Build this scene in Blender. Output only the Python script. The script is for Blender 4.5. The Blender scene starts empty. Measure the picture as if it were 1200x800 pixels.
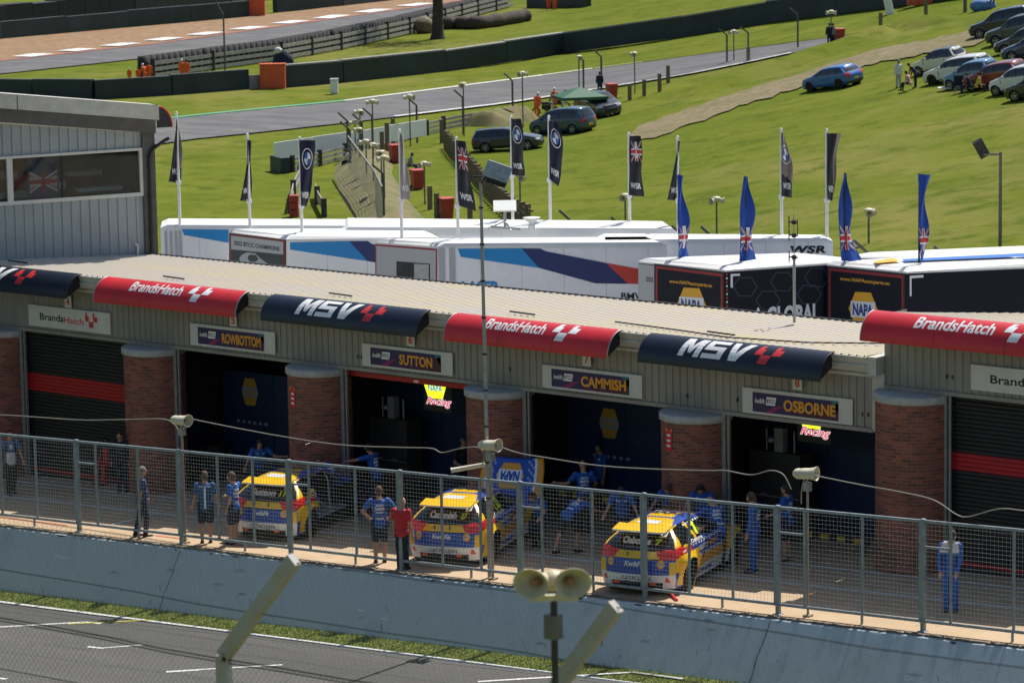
import bpy, bmesh, math, random
from math import sin, cos, pi, radians as rad, atan2, sqrt
from mathutils import Vector as V, Matrix as M4, Euler, noise
from mathutils.bvhtree import BVHTree
random.seed(7)
scene = bpy.context.scene
C = scene.collection

# ------------------------------------------------------------ camera
F = 4000.0; ROLL = rad(1.0); PITCH = rad(8.88); PHI = rad(50.7)
HD = V((-cos(PHI), sin(PHI), 0))
FW = HD*cos(PITCH) + V((0, 0, -sin(PITCH)))
_r = FW.cross(V((0, 0, 1))).normalized(); _u = _r.cross(FW)
RT = _r*cos(ROLL) - _u*sin(ROLL); UP = _u*cos(ROLL) + _r*sin(ROLL)
def ray(x, y): return FW + RT*((x-600)/F) - UP*((y-400)/F)
CAM = -ray(600, 672)*74.8
cd = bpy.data.cameras.new('camera'); cam = bpy.data.objects.new('camera', cd); C.objects.link(cam)
m = M4((RT, UP, -FW)).transposed().to_4x4(); m.translation = CAM
cam.matrix_world = m
cd.sensor_width = 36; cd.lens = F/1200*36; cd.clip_start = 0.5; cd.clip_end = 4000
cd.dof.use_dof = True; cd.dof.focus_distance = 76; cd.dof.aperture_fstop = 3.7
scene.camera = cam
scene.render.resolution_x = 1024; scene.render.resolution_y = 682

# ------------------------------------------------------------ light
SUN_DIR = V((-0.08, 1.0, 0)).normalized()           # towards the sun on the ground plane
SUN_EL = rad(56.5)
w = bpy.data.worlds.new('World'); scene.world = w; w.use_nodes = True
nt = w.node_tree; sky = nt.nodes.new('ShaderNodeTexSky'); sky.sky_type = 'NISHITA'; sky.sun_disc = False
sky.sun_elevation = SUN_EL; sky.sun_rotation = atan2(SUN_DIR.x, SUN_DIR.y)
bg = nt.nodes['Background']; nt.links.new(sky.outputs[0], bg.inputs[0]); bg.inputs[1].default_value = 0.075
sl = bpy.data.lights.new('sun', 'SUN'); sl.energy = 4.2; sl.angle = rad(0.5); sl.color = (1, .95, .87)
so = bpy.data.objects.new('sun', sl); C.objects.link(so)
sd = SUN_DIR*cos(SUN_EL) + V((0, 0, sin(SUN_EL)))
so.rotation_euler = (-sd).to_track_quat('-Z', 'Y').to_euler(); so.location = (0, 0, 60)
vs = scene.view_settings; vs.view_transform = 'Standard'; vs.look = 'None'; vs.exposure = 0.47; vs.gamma = 1; vs.use_curve_mapping = False

# ------------------------------------------------------------ picture -> place helpers
def hit(x, y, n, d):
    r = ray(x, y); n = V(n); return CAM + r*((d - n.dot(CAM))/n.dot(r))
def Yp(x, y, yv): return hit(x, y, (0, 1, 0), yv)
def Zp(x, y, z): return hit(x, y, (0, 0, 1), z)
def gz(x): return .038*x - .2
def Gd(x, y, h=0): return hit(x, y, (-.038, 0, 1), -.2+h)
TR0 = -1.484
def Tr(x, y): return hit(x, y, (-.04564, 0, 1), TR0)
def tz(x): return TR0+.04564*x
BZ = -5.0                                             # level of the field beyond the paddock
RH_ = V((RT.x, RT.y, 0)).normalized()
def far_z(x, y):
    r = (x-CAM.x)*RH_.x+(y-CAM.y)*RH_.y; q = (r-3)/4
    return BZ+.2*4*(math.log(1+math.exp(q)) if q < 30 else q)*(1 if r < 60 else 1)
def Bp(x, y, h=0):
    z = BZ
    for _ in range(60):
        p = Zp(x, y, z); z = .5*z+.5*(far_z(p.x, p.y)+h)
    return Zp(x, y, z)
def onfar(p, dz=0): return V((p.x, p.y, far_z(p.x, p.y)+dz))

# ------------------------------------------------------------ materials
MC = {}
def mat(name, col, rough=.6, metal=0., var=0., scale=3., emit=None, bump=0., spec=None, coat=0, col2=None, stretch=None):
    if name in MC: return MC[name]
    mt = bpy.data.materials.new(name); mt.use_nodes = True; MC[name] = mt
    t = mt.node_tree; b = t.nodes['Principled BSDF']
    b.inputs['Base Color'].default_value = (*col, 1); b.inputs['Roughness'].default_value = rough; b.inputs['Metallic'].default_value = metal
    if spec is not None: b.inputs['Specular IOR Level'].default_value = spec
    if coat: b.inputs['Coat Weight'].default_value = coat; b.inputs['Coat Roughness'].default_value = .05
    if emit: b.inputs['Emission Color'].default_value = (*emit[0], 1); b.inputs['Emission Strength'].default_value = emit[1]
    if var or col2 or bump:
        tc = t.nodes.new('ShaderNodeTexCoord'); mp = t.nodes.new('ShaderNodeMapping'); t.links.new(tc.outputs['Object'], mp.inputs[0])
        if stretch: mp.inputs['Scale'].default_value = stretch
        n = t.nodes.new('ShaderNodeTexNoise'); n.inputs['Scale'].default_value = scale; n.inputs['Detail'].default_value = 6; n.inputs['Roughness'].default_value = .65
        t.links.new(mp.outputs[0], n.inputs[0])
        if var or col2:
            cr = t.nodes.new('ShaderNodeValToRGB'); e = cr.color_ramp.elements
            c2 = col2 if col2 else tuple(min(1, c*(1+var)) for c in col); c1 = col if col2 else tuple(c*(1-var) for c in col)
            e[0].position = .35; e[1].position = .65; e[0].color = (*c1, 1); e[1].color = (*c2, 1)
            t.links.new(n.outputs[0], cr.inputs[0]); t.links.new(cr.outputs[0], b.inputs['Base Color'])
        if bump:
            bp = t.nodes.new('ShaderNodeBump'); bp.inputs['Strength'].default_value = bump; bp.inputs['Distance'].default_value = .05
            t.links.new(n.outputs[0], bp.inputs['Height']); t.links.new(bp.outputs[0], b.inputs['Normal'])
    return mt
def layered(name, cols, scales, rough=.9, bump=.3, bdist=.05, stretch=(1, 1, 1), pos=((.35, .65), (.4, .6)), spec=.2):
    """three colours mixed by two noises, plus fine bump"""
    mt = bpy.data.materials.new(name); mt.use_nodes = True; MC[name] = mt
    t = mt.node_tree; b = t.nodes['Principled BSDF']; b.inputs['Roughness'].default_value = rough; b.inputs['Specular IOR Level'].default_value = spec
    tc = t.nodes.new('ShaderNodeTexCoord'); mp = t.nodes.new('ShaderNodeMapping'); mp.inputs['Scale'].default_value = stretch
    t.links.new(tc.outputs['Object'], mp.inputs[0])
    prev = None
    for i, sc in enumerate(scales):
        n = t.nodes.new('ShaderNodeTexNoise'); n.inputs['Scale'].default_value = sc; n.inputs['Detail'].default_value = 8; n.inputs['Roughness'].default_value = .7
        t.links.new(mp.outputs[0], n.inputs[0])
        mr = t.nodes.new('ShaderNodeMapRange'); p = pos[min(i, len(pos)-1)]; mr.inputs[1].default_value = p[0]; mr.inputs[2].default_value = p[1]
        t.links.new(n.outputs[0], mr.inputs[0])
        mx = t.nodes.new('ShaderNodeMix'); mx.data_type = 'RGBA'
        t.links.new(mr.outputs[0], mx.inputs[0])
        if prev is None: mx.inputs[6].default_value = (*cols[0], 1)
        else: t.links.new(prev, mx.inputs[6])
        mx.inputs[7].default_value = (*cols[i+1], 1); prev = mx.outputs[2]; last = n
    t.links.new(prev, b.inputs['Base Color'])
    if bump:
        bp = t.nodes.new('ShaderNodeBump'); bp.inputs['Strength'].default_value = bump; bp.inputs['Distance'].default_value = bdist
        t.links.new(last.outputs[0], bp.inputs['Height']); t.links.new(bp.outputs[0], b.inputs['Normal'])
    return mt

mat('white', (.78, .78, .76), .5); mat('offwhite', (.62, .62, .6), .5, var=.06); mat('black', (.012, .012, .014), .5)
mat('navy', (.006, .012, .028), .38, var=.25, scale=1.2); mat('bannerred', (.56, .018, .025), .38, var=.1, scale=1.5)
mat('letterwhite', (.82, .83, .84), .45); mat('letterred', (.62, .03, .035), .45); mat('letterblack', (.015, .015, .02), .5)
mat('letteryellow', (.85, .48, .02), .5); mat('greysteel', (.25, .30, .33), .5, metal=.1, var=.18, scale=6)
mat('galv', (.33, .34, .34), .5, metal=.5, var=.15, scale=8); mat('darksteel', (.035, .035, .04), .45, metal=.4, var=.2)
mat('clad', (.285, .262, .25), .5, metal=.15, var=.12, scale=1.2, stretch=(1, 1, .25)); mat('cladblue', (.34, .37, .40), .5, metal=.1, var=.06, scale=1.5)
mat('fascia', (.52, .50, .46), .6, var=.12, scale=2.5); mat('capgrey', (.42, .43, .42), .7, var=.15, scale=6, bump=.2)
mat('shutter', (.012, .013, .015), .45); mat('shutterred', (.42, .012, .016), .45)
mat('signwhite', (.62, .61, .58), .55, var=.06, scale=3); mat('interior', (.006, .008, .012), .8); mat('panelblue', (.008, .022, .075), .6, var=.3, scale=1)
mat('cream', (.62, .57, .42), .55, var=.08, scale=12); mat('wood', (.16, .12, .08), .8, var=.3, scale=5)
mat('rubber', (.014, .014, .015), .75); mat('rim', (.05, .05, .055), .35, metal=.7); mat('rimsilver', (.45, .45, .46), .35, metal=.8)
mat('glassdark', (.01, .012, .016), .06, spec=.8); mat('glasscar', (.02, .028, .034), .05, spec=.9)
mat('cablewhite', (.34, .32, .28), .6); mat('orange', (.85, .12, .02), .7, var=.1); mat('redplastic', (.38, .035, .03), .5, var=.15)
mat('skin', (.46, .24, .16), .55, var=.08, scale=20); mat('skindark', (.36, .18, .12), .55); mat('hairdark', (.03, .02, .015), .8); mat('hairbrown', (.10, .06, .035), .8); mat('hairgrey', (.22, .2, .18), .8)
mat('teamblue', (.015, .105, .42), .75, var=.18, scale=9, bump=.3); mat('navycloth', (.012, .018, .04), .85, var=.2, scale=9, bump=.3)
mat('shoe', (.02, .02, .022), .6); mat('shoebrown', (.08, .045, .025), .6); mat('redshirt', (.55, .03, .045), .8, var=.12, scale=9, bump=.3)
mat('whitecloth', (.62, .62, .62), .85, var=.08, scale=9); mat('greycloth', (.2, .21, .22), .85, var=.15)
mat('greyshirt', (.10, .17, .30), .85, var=.15, scale=8)

# ------------------------------------------------------------ object helpers
def link(name, mesh, parent=None):
    o = bpy.data.objects.new(name, mesh); C.objects.link(o)
    if parent: o.parent = parent
    return o
def tag(o, label=None, cat=None, group=None, kind=None):
    if label: o['label'] = label
    if cat: o['category'] = cat
    if group: o['group'] = group
    if kind: o['kind'] = kind
    return o
def thing(name, label, cat, loc=(0, 0, 0), rz=0, group=None):
    o = bpy.data.objects.new(name, None); C.objects.link(o); o.empty_display_size = .3
    o.location = loc; o.rotation_euler = (0, 0, rz)
    return tag(o, label, cat, group)
def copy_tree(o, parent=None):
    c = o.copy(); C.objects.link(c)
    if parent: c.parent = parent
    for ch in list(o.children): copy_tree(ch, c)
    return c
class MB:
    def __init__(s): s.v = []; s.f = []; s.m = []; s.sm = []; s.uv = None
    def add(s, vs, fs, mi=0, smooth=False):
        b = len(s.v); s.v += [V(p) for p in vs]
        for f in fs: s.f.append([i+b for i in f]); s.m.append(mi); s.sm.append(smooth)
        return s
    def box(s, c, size, R=None, mi=0):
        hx, hy, hz = size[0]/2, size[1]/2, size[2]/2
        P = [V((x, y, z)) for z in (-hz, hz) for y in (-hy, hy) for x in (-hx, hx)]
        if R: P = [R @ p for p in P]
        c = V(c); return s.add([p+c for p in P], [(0, 2, 3, 1), (4, 5, 7, 6), (0, 1, 5, 4), (2, 6, 7, 3), (0, 4, 6, 2), (1, 3, 7, 5)], mi)
    def bb(s, a, b, mi=0):
        a = V(a); b = V(b); return s.box((a+b)/2, [abs(x) for x in (b-a)], None, mi)
    def prism(s, poly, z0, z1, mi=0):
        n = len(poly); z0f = z0 if callable(z0) else (lambda x: z0); z1f = z1 if callable(z1) else (lambda x: z1)
        P = [V((p[0], p[1], z0f(p[0]))) for p in poly]+[V((p[0], p[1], z1f(p[0]))) for p in poly]
        fs = [tuple(reversed(range(n))), tuple(range(n, 2*n))]+[(i, (i+1) % n, n+(i+1) % n, n+i) for i in range(n)]
        return s.add(P, fs, mi)
    def bar(s, a, b, w, d=None, mi=0, up=V((0, 0, 1))):
        """rectangular bar from a to b"""
        a = V(a); b = V(b); d = d or w; t = (b-a).normalized(); u = V(up)
        if abs(t.dot(u)) > .95: u = V((1, 0, 0))
        x = t.cross(u).normalized(); y = x.cross(t)
        P = [p+x*i*w/2+y*j*d/2 for p in (a, b) for i, j in ((-1, -1), (1, -1), (1, 1), (-1, 1))]
        return s.add(P, [(3, 2, 1, 0), (4, 5, 6, 7)]+[(i, (i+1) % 4, 4+(i+1) % 4, 4+i) for i in range(4)], mi)
    def tube(s, pts, r, n=8, mi=0, cap=True):
        pts = [V(p) for p in pts]; rs = r if isinstance(r, (list, tuple)) else [r]*len(pts); rings = []
        ux = None
        for i, p in enumerate(pts):
            t = (pts[min(i+1, len(pts)-1)]-pts[max(i-1, 0)]).normalized()
            if ux is None: ux = t.cross(V((0, 0, 1)) if abs(t.z) < .9 else V((1, 0, 0))).normalized()
            else: ux = (ux-t*ux.dot(t)).normalized()
            uy = t.cross(ux); rings.append([p+(ux*cos(2*pi*k/n)+uy*sin(2*pi*k/n))*rs[i] for k in range(n)])
        P = [q for rg in rings for q in rg]; fs = []
        for i in range(len(pts)-1):
            for k in range(n): fs.append((i*n+k, i*n+(k+1) % n, (i+1)*n+(k+1) % n, (i+1)*n+k))
        s.add(P, fs, mi, True)
        if cap: s.add(rings[0], [tuple(reversed(range(n)))], mi); s.add(rings[-1], [tuple(range(n))], mi)
        return s
    def lathe(s, prof, n=24, mi=0, M=None, smooth=True):
        P = []; fs = []
        for (r, z) in prof:
            for k in range(n):
                p = V((r*cos(2*pi*k/n), r*sin(2*pi*k/n), z)); P.append(M @ p if M else p)
        for i in range(len(prof)-1):
            for k in range(n): fs.append((i*n+k, i*n+(k+1) % n, (i+1)*n+(k+1) % n, (i+1)*n+k))
        return s.add(P, fs, mi, smooth)
    def ell(s, c, r, n=12, mi=0, R=None):
        prof = [(sin(pi*i/n), -cos(pi*i/n)) for i in range(n+1)]
        M = M4.Translation(c) @ (R.to_4x4() if R else M4()) @ M4.Diagonal((*r, 1))
        return s.lathe([(max(a, 1e-4), b) for a, b in prof], max(8, n), mi, M)
    def build(s, name, mats, parent=None, **k):
        me = bpy.data.meshes.new(name); me.from_pydata([tuple(p) for p in s.v], [], s.f)
        if not isinstance(mats, (list, tuple)): mats = [mats]
        for x in mats: me.materials.append(MC[x] if isinstance(x, str) else x)
        me.polygons.foreach_set('material_index', s.m); me.polygons.foreach_set('use_smooth', s.sm); me.update()
        o = link(name, me, parent)
        return tag(o, **k) if k else o
def bevel(o, w=.01, seg=2):
    md = o.modifiers.new('Bevel', 'BEVEL'); md.width = w; md.segments = seg; md.limit_method = 'ANGLE'; return o

# ------------------------------------------------------------ lettering
FC = {}
def glyphs(txt, bold=.0, shear=0., space=1.):
    key = (txt, bold, shear, space)
    if key in FC: return FC[key]
    cu = bpy.data.curves.new('t', 'FONT'); cu.body = txt; cu.size = 1; cu.offset = bold; cu.shear = shear; cu.space_character = space; cu.resolution_u = 3
    ob = bpy.data.objects.new('t', cu); C.objects.link(ob)
    dg = bpy.context.evaluated_depsgraph_get(); me = bpy.data.meshes.new_from_object(ob.evaluated_get(dg))
    vs = [v.co.copy() for v in me.vertices]; fs = [tuple(p.vertices) for p in me.polygons]
    bpy.data.objects.remove(ob); bpy.data.curves.remove(cu); bpy.data.meshes.remove(me)
    x0 = min(v.x for v in vs); x1 = max(v.x for v in vs); y0 = min(v.y for v in vs); y1 = max(v.y for v in vs)
    r = ([V(((v.x-x0)/(x1-x0), (v.y-y0)/(y1-y0), 0)) for v in vs], fs); FC[key] = r
    return r
def slice_mesh(vs, fs, axis, cuts):
    bm = bmesh.new(); bv = [bm.verts.new(v) for v in vs]
    for f in fs:
        try: bm.faces.new([bv[i] for i in f])
        except ValueError: pass
    if any(len(f) > 4 for f in fs): bmesh.ops.triangulate(bm, faces=[f for f in bm.faces if len(f.verts) > 4])
    for c in cuts:
        co = V((0, 0, 0)); co[axis] = c; no = V((0, 0, 0)); no[axis] = 1
        bmesh.ops.bisect_plane(bm, geom=bm.verts[:]+bm.edges[:]+bm.faces[:], plane_co=co, plane_no=no)
    bm.verts.index_update()
    r = ([v.co.copy() for v in bm.verts], [tuple(v.index for v in f.verts) for f in bm.faces]); bm.free(); return r
def text(name, txt, mt, parent, fn, u0, u1, v0, v1, bold=.02, shear=0., space=1., cuts=0, mb=None, mi=0):
    """letters filling u0..u1 x v0..v1 of a surface given by fn(u,v)->point"""
    vs, fs = glyphs(txt, bold, shear, space)
    if cuts: vs, fs = slice_mesh(vs, fs, 1, [i/cuts for i in range(1, cuts)]); vs, fs = slice_mesh(vs, fs, 0, [i/(cuts*2) for i in range(1, cuts*2)])
    P = [fn(u0+(u1-u0)*p.x, v0+(v1-v0)*p.y) for p in vs]
    if mb is not None: return mb.add(P, fs, mi)
    return MB().add(P, fs).build(name, mt, parent)
def patch(fn, poly, mb, mi=0, cuts=0, lo=None):
    vs = [V((p[0], p[1], 0)) for p in poly]; fs = [tuple(range(len(poly)))]
    if cuts:
        y0 = min(p.y for p in vs); y1 = max(p.y for p in vs); vs, fs = slice_mesh(vs, fs, 1, [y0+(y1-y0)*i/cuts for i in range(1, cuts)])
    if cuts: x0 = min(p.x for p in vs); x1 = max(p.x for p in vs); vs, fs = slice_mesh(vs, fs, 0, [x0+(x1-x0)*i/cuts for i in range(1, cuts)])
    mb.add([fn(p.x, p.y) for p in vs], fs, mi)
def plane_fn(o, xd, yd): 
    o = V(o); xd = V(xd); yd = V(yd); return lambda u, v: o+xd*u+yd*v
def check_logo(fn, x, y, s, mb, mi=0, cuts=0, sl=.25):
    """two arms of little checks meeting in a square foot"""
    def q(a, b, w, h): patch(fn, [(x+s*(a+sl*b), y+s*b), (x+s*(a+w+sl*b), y+s*b), (x+s*(a+w+sl*(b+h)), y+s*(b+h)), (x+s*(a+sl*(b+h)), y+s*(b+h))], mb, mi, cuts)
    q(.30, 0, .36, .40); q(.0, .40, .30, .33); q(.66, .40, .34, .33); q(.02, .73, .0+.16, .24); q(.62, .73, .16, .24)
MSV = ([[(0, 0), (.28, 0), (.28, 1), (0, 1)], [(.76, 0), (1.04, 0), (1.04, 1), (.76, 1)], [(.28, .62), (.44, .16), (.52, .16), (.52, .5)], [(.28, 1), (.28, .62), (.52, .5), (.34, 1)], [(.76, .62), (.60, .16), (.52, .16), (.52, .5)], [(.76, 1), (.76, .62), (.52, .5), (.70, 1)]],
       [[(0, 0), (1, 0), (1, .22), (0, .22)], [(.70, .22), (1, .22), (1, .39), (.70, .39)], [(0, .39), (1, .39), (1, .60), (0, .60)], [(0, .60), (.30, .60), (.30, .78), (0, .78)], [(0, .78), (1, .78), (1, 1), (0, 1)]],
       [[(0, 1), (.22, 0), (.44, .34), (.30, 1)], [(.22, 0), (.62, 0), (.44, .34)], [(.62, 0), (1.06, 1), (.74, 1), (.44, .34)]])
def msv(fn, x0, x1, v0, v1, mb):
    k = (x1-x0)/3.5
    for i, g in enumerate(MSV):
        for q in g: patch(fn, [(x0+k*(i*1.16+.24*y+x), v0+(v1-v0)*y) for x, y in q], mb, 0, 5)
def hexagon(w, h): return [(-w/2, 0), (-w*.27, -h/2), (w*.27, -h/2), (w/2, 0), (w*.27, h/2), (-w*.27, h/2)]
mat('galvdark', (.13, .13, .12), .5, metal=.3, var=.2); mat('postiron', (.36, .38, .41), .6, metal=.1, col2=(.36, .30, .25), scale=3.5)
mat('darkpole', (.025, .025, .028), .5, var=.3); mat('creamfg', (.55, .49, .32), .5, var=.15, scale=10); mat('darkwood', (.05, .045, .04), .85, var=.3)
mat('neonplate', (.72, .85, .02), .5); mat('cagewhite', (.45, .45, .46), .4); mat('lampglass', (.6, .62, .62), .1, spec=.8); mat('taillamp', (.45, .01, .01), .2, coat=.5); mat('plateyellow', (.7, .5, .05), .5)
mat('meshgalv', (.42, .44, .44), .5, metal=.2); mat('galvrust', (.30, .25, .19), .6, var=.25, scale=9); mat('creamdark', (.35, .17, .08), .6); mat('boxorange', (.62, .10, .03), .7, var=.12)
mat('beamgrey', (.09, .085, .085), .55, var=.15)
# ============================================================ SETTING
layered('grass', [(.105, .138, .014), (.145, .165, .022), (.21, .185, .06), (.072, .105, .010), (.18, .175, .05)], (.12, .035, .45, 1.9), .95, .5, .15, pos=((.4, .62), (.5, .68), (.5, .66), (.55, .75)), spec=.03)
layered('verge', [(.17, .20, .03), (.24, .23, .07), (.11, .15, .02)], (1.2, 9), .95, .6, .05)
layered('asphalt', [(.085, .082, .08), (.125, .12, .11), (.05, .05, .052), (.045, .045, .045)], (.25, 30, .9), .85, .4, .01, stretch=(.12, 1, 1), pos=((.35, .65), (.5, .75), (.6, .75)))
layered('farasphalt', [(.13, .13, .135), (.17, .165, .16), (.10, .10, .105)], (.08, .6), .85, 0, stretch=(.3, 1, 1))
layered('concrete', [(.44, .32, .20), (.52, .39, .26), (.34, .25, .165), (.22, .16, .11)], (.7, 3, 14), .85, .3, .01, pos=((.35, .65), (.55, .75), (.62, .75)))
layered('gravel', [(.27, .17, .095), (.34, .225, .13), (.21, .13, .075)], (.1, 1.2), .95, .4, .1)
layered('dirt', [(.20, .15, .10), (.27, .20, .14), (.13, .13, .04)], (.15, 1.5), .95, .4, .1)
layered('wallpaint', [(.44, .51, .56), (.48, .55, .60), (.34, .39, .43), (.39, .44, .47)], (.5, 3.5, 1.1), .7, .35, .02, stretch=(1, 1, .35), pos=((.35, .65), (.62, .72), (.55, .7)))
layered('rooftop', [(.52, .47, .385), (.55, .49, .33), (.50, .46, .44), (.40, .36, .31)], (.32, 1.3, 6), .7, .1, .01, stretch=(.35, 2.2, 1), pos=((.48, .56), (.48, .6), (.6, .75)))
mat('linewhite', (.66, .66, .64), .7, var=.12, scale=4); mat('lineyellow', (.6, .5, .06), .7, var=.15, scale=4)
mat('kerbred', (.34, .12, .08), .8, var=.2, scale=1); mat('kerbgreen', (.08, .34, .17), .8, var=.1)
mat('padblack', (.016, .03, .036), .6, var=.3, scale=.4); mat('tyrewall', (.02, .02, .022), .8, var=.6, scale=4, bump=.6); mat('armco', (.30, .29, .27), .6, metal=.2, var=.2)

def terrain_z(x, y):
    t = (V((x, y, 0))-V((CAM.x, CAM.y, 0))).dot(V((HD.x, HD.y, 0)))
    if y > 9:
        s = max(0, min(1, (t-112)/50)); s = s*s*(3-2*s); z = -1.5+(far_z(x, y)+1.5)*s; z = min(z, 12)
        k = max(0, min(1, (y-9)/6)); z = (-1.0)*(1-k)+z*k if y < 15 else z
        if t > 470: z += ((t-470)/100)**1.5*6
        return z
    if y > -14: return tz(x)-.35 if y < -.6 else -3.2
    # spectator bank rising to the foreground fence
    k = max(0, min(1, (-14-y)/20)); k = k*k*(3-2*k)
    return tz(x)*(1-k)+7.0*k-.35*(1-k)
def sheet(name, xs, ys, zf, mt, **k):
    vs = [(x, y, zf(x, y)) for y in ys for x in xs]; n = len(xs)
    fs = [(j*n+i, j*n+i+1, (j+1)*n+i+1, (j+1)*n+i) for j in range(len(ys)-1) for i in range(n-1)]
    return MB().add(vs, fs, 0, True).build(name, mt, None, **k)
xs = sorted(set([-900, -700, -550]+list(range(-460, -230, 10))+list(range(-230, 60, 4))+list(range(60, 140, 10))+[160, 220, 300, 450, 700]))
ys = sorted(set([-600, -400, -250, -150, -100, -70, -50, -40]+[-36+i*2 for i in range(12)]+[-14, -10, -5, -.7, -.5, 8.9, 9.1, 10, 12, 15, 18, 21, 25, 30]+list(range(36, 300, 4))+list(range(300, 440, 8))+[480, 560, 700, 900]))
sheet('ground', xs, ys, terrain_z, 'grass', kind='structure')

# pit lane slab, its stained strip and lines
X0, X1 = -60., 45.
def strip(name, y0, y1, dz, mt, zf=gz, x0=X0, x1=X1, n=1, **k):
    vs = []; fs = []
    for i in range(n+1):
        x = x0+(x1-x0)*i/n; vs += [(x, y0, zf(x)+dz), (x, y1, zf(x)+dz)]
        if i: b = 2*i-2; fs.append((b, b+2, b+3, b+1))
    return MB().add(vs, fs).build(name, mt, None, **k)
strip('pit_lane', -.30, 12.5, 0, 'concrete', kind='structure')


mbl = MB()
for ya, yb in ((2.62, 2.74), (4.33, 4.43)):
    mbl.add([(X0, ya, gz(X0)+.008), (X1, ya, gz(X1)+.008), (X1, yb, gz(X1)+.008), (X0, yb, gz(X0)+.008)], [(0, 1, 2, 3)])
for xc in (-13.6, 2.9):
    mbl.add([(xc, 1.0, gz(xc)+.009), (xc+.1, 1.0, gz(xc+.1)+.009), (xc+.1, 2.6, gz(xc+.1)+.009), (xc, 2.6, gz(xc)+.009)], [(0, 1, 2, 3)])
mbl.build('pit_lane_lines', 'linewhite', None, kind='structure')
mb_ = MB()
for xa, xb in ((-22, -14.6), (-11.5, -10.4), (-9.3, -8.6)): mb_.add([(xa, .42, gz(xa)+.008), (xb, .42, gz(xb)+.008), (xb, .52, gz(xb)+.008), (xa, .52, gz(xa)+.008)], [(0, 1, 2, 3)])
mb_.build('faded_red_line', mat('fadedred', (.5, .14, .09), .8, var=.25, scale=6), None, kind='structure')

# retaining wall between lane and track
wl = MB()
secs = [X0, -27.3, -15.6, -9.8, 1.2, 7.15, 14, X1]
def wallseg(xa, xb):
    m_ = MB(); n = max(2, int((xb-xa)/.5)); prof = [(-.34, None), (-.34, 0)]
    P = []; 
    for i in range(n+1):
        x = xa+.003+(xb-xa-.006)*i/n; zt = gz(x)-.02+.012*noise.noise(V((x*2.1, 0, 0))); zb = tz(x)-.3
        P += [(x, -1.22, tz(x)-.05), (x, -.36-.02, zt-.02), (x, -.34, zt), (x, -.28, zt), (x, -.28, tz(x)-.05)]
    fs = [(5*i+j, 5*i+5+j, 5*i+6+j, 5*i+1+j) for i in range(n) for j in range(4)]
    fs += [(0, 1, 2, 3, 4), tuple(5*n+q for q in (4, 3, 2, 1, 0))]
    return m_.add(P, fs)
rw = thing('retaining_wall', 'long pale blue-grey painted concrete wall under the steel fence', 'wall', (0, 0, 0))
for a, b in zip(secs, secs[1:]):
    wallseg(a, b).build('wall_section', 'wallpaint', rw)
# crumbly coping with dirt
cm = MB()
for i in range(420):
    x = -24+i*.1; h = .02+.03*random.random(); cm.box((x, -.30+random.uniform(-.02, .02), gz(x)+h/2-.012), (.11, .07, h), M4.Rotation(random.uniform(-.2, .2), 3, 'Z'))
cm.build('coping', mat('coping', (.17, .14, .11), .9, var=.4, scale=8, bump=.4), rw)

# track below
strip('grass_verge', -2.4, -1.1, .012, 'verge', tz, kind='structure')
strip('start_finish_straight', -14.5, -2.18, .03, 'asphalt', tz, kind='structure')
strip('track_edge_line', -2.32, -2.18, .036, 'linewhite', tz, kind='structure')
gm = MB(); rnd = random.Random(3)
for i in range(26000):
    x = rnd.uniform(-20, 12); y = rnd.uniform(-2.17, -1.22) if rnd.random() < .94 else rnd.uniform(-2.23, -1.22); h = rnd.uniform(.02, .06)*(1.5 if y > -1.32 else 1); a = rnd.uniform(0, pi); z = tz(x)+.012
    dx, dy = cos(a)*.008, sin(a)*.008; lx, ly = rnd.uniform(-.03, .03), rnd.uniform(-.03, .03)
    gm.add([(x-dx, y-dy, z), (x+dx, y+dy, z), (x+lx, y+ly, z+h)], [(0, 1, 2)], rnd.choice((0, 0, 1, 2)))
gm.build('verge_grass', [mat('bladea', (.20, .25, .04), .8), mat('bladeb', (.30, .29, .09), .8), mat('bladec', (.13, .19, .03), .8)], None, kind='stuff', label='short sunlit grass strip between the white track line and the wall', cat='grass')
def track_mark(name, pts, wd, mt, lift=.012):
    m_ = MB()
    for a, b in zip(pts, pts[1:]):
        a = Tr(*a); b = Tr(*b); t = (b-a).normalized(); s_ = V((-t.y, t.x, 0))*wd/2
        m_.add([p+V((0, 0, .03+lift)) for p in (a-s_, b-s_, b+s_, a+s_)], [(0, 1, 2, 3)])
    return m_.build(name, mt, None, kind='structure')
track_mark('grid_line', [(-20, 737), (100, 730), (118, 732)], .09, 'linewhite', .007)
track_mark('grid_line', [(80, 732.5), (176, 728)], .07, 'lineyellow', .012)
track_mark('grid_line', [(103, 759), (122, 761)], .10, 'linewhite', .008); track_mark('grid_line', [(118, 761), (168, 757)], .07, 'linewhite', .012)
track_mark('grid_line', [(195, 788.5), (235, 786)], .11, 'linewhite', .008); track_mark('grid_line', [(235, 786), (331, 780.5)], .08, 'linewhite', .012)
track_mark('grid_line', [(560, 800), (740, 789)], .10, 'linewhite', .008); track_mark('grid_line', [(740, 789), (800, 797)], .10, 'linewhite', .015)
track_mark('grid_line', [(-10, 795), (8, 797)], .10, 'linewhite', .008)

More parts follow.
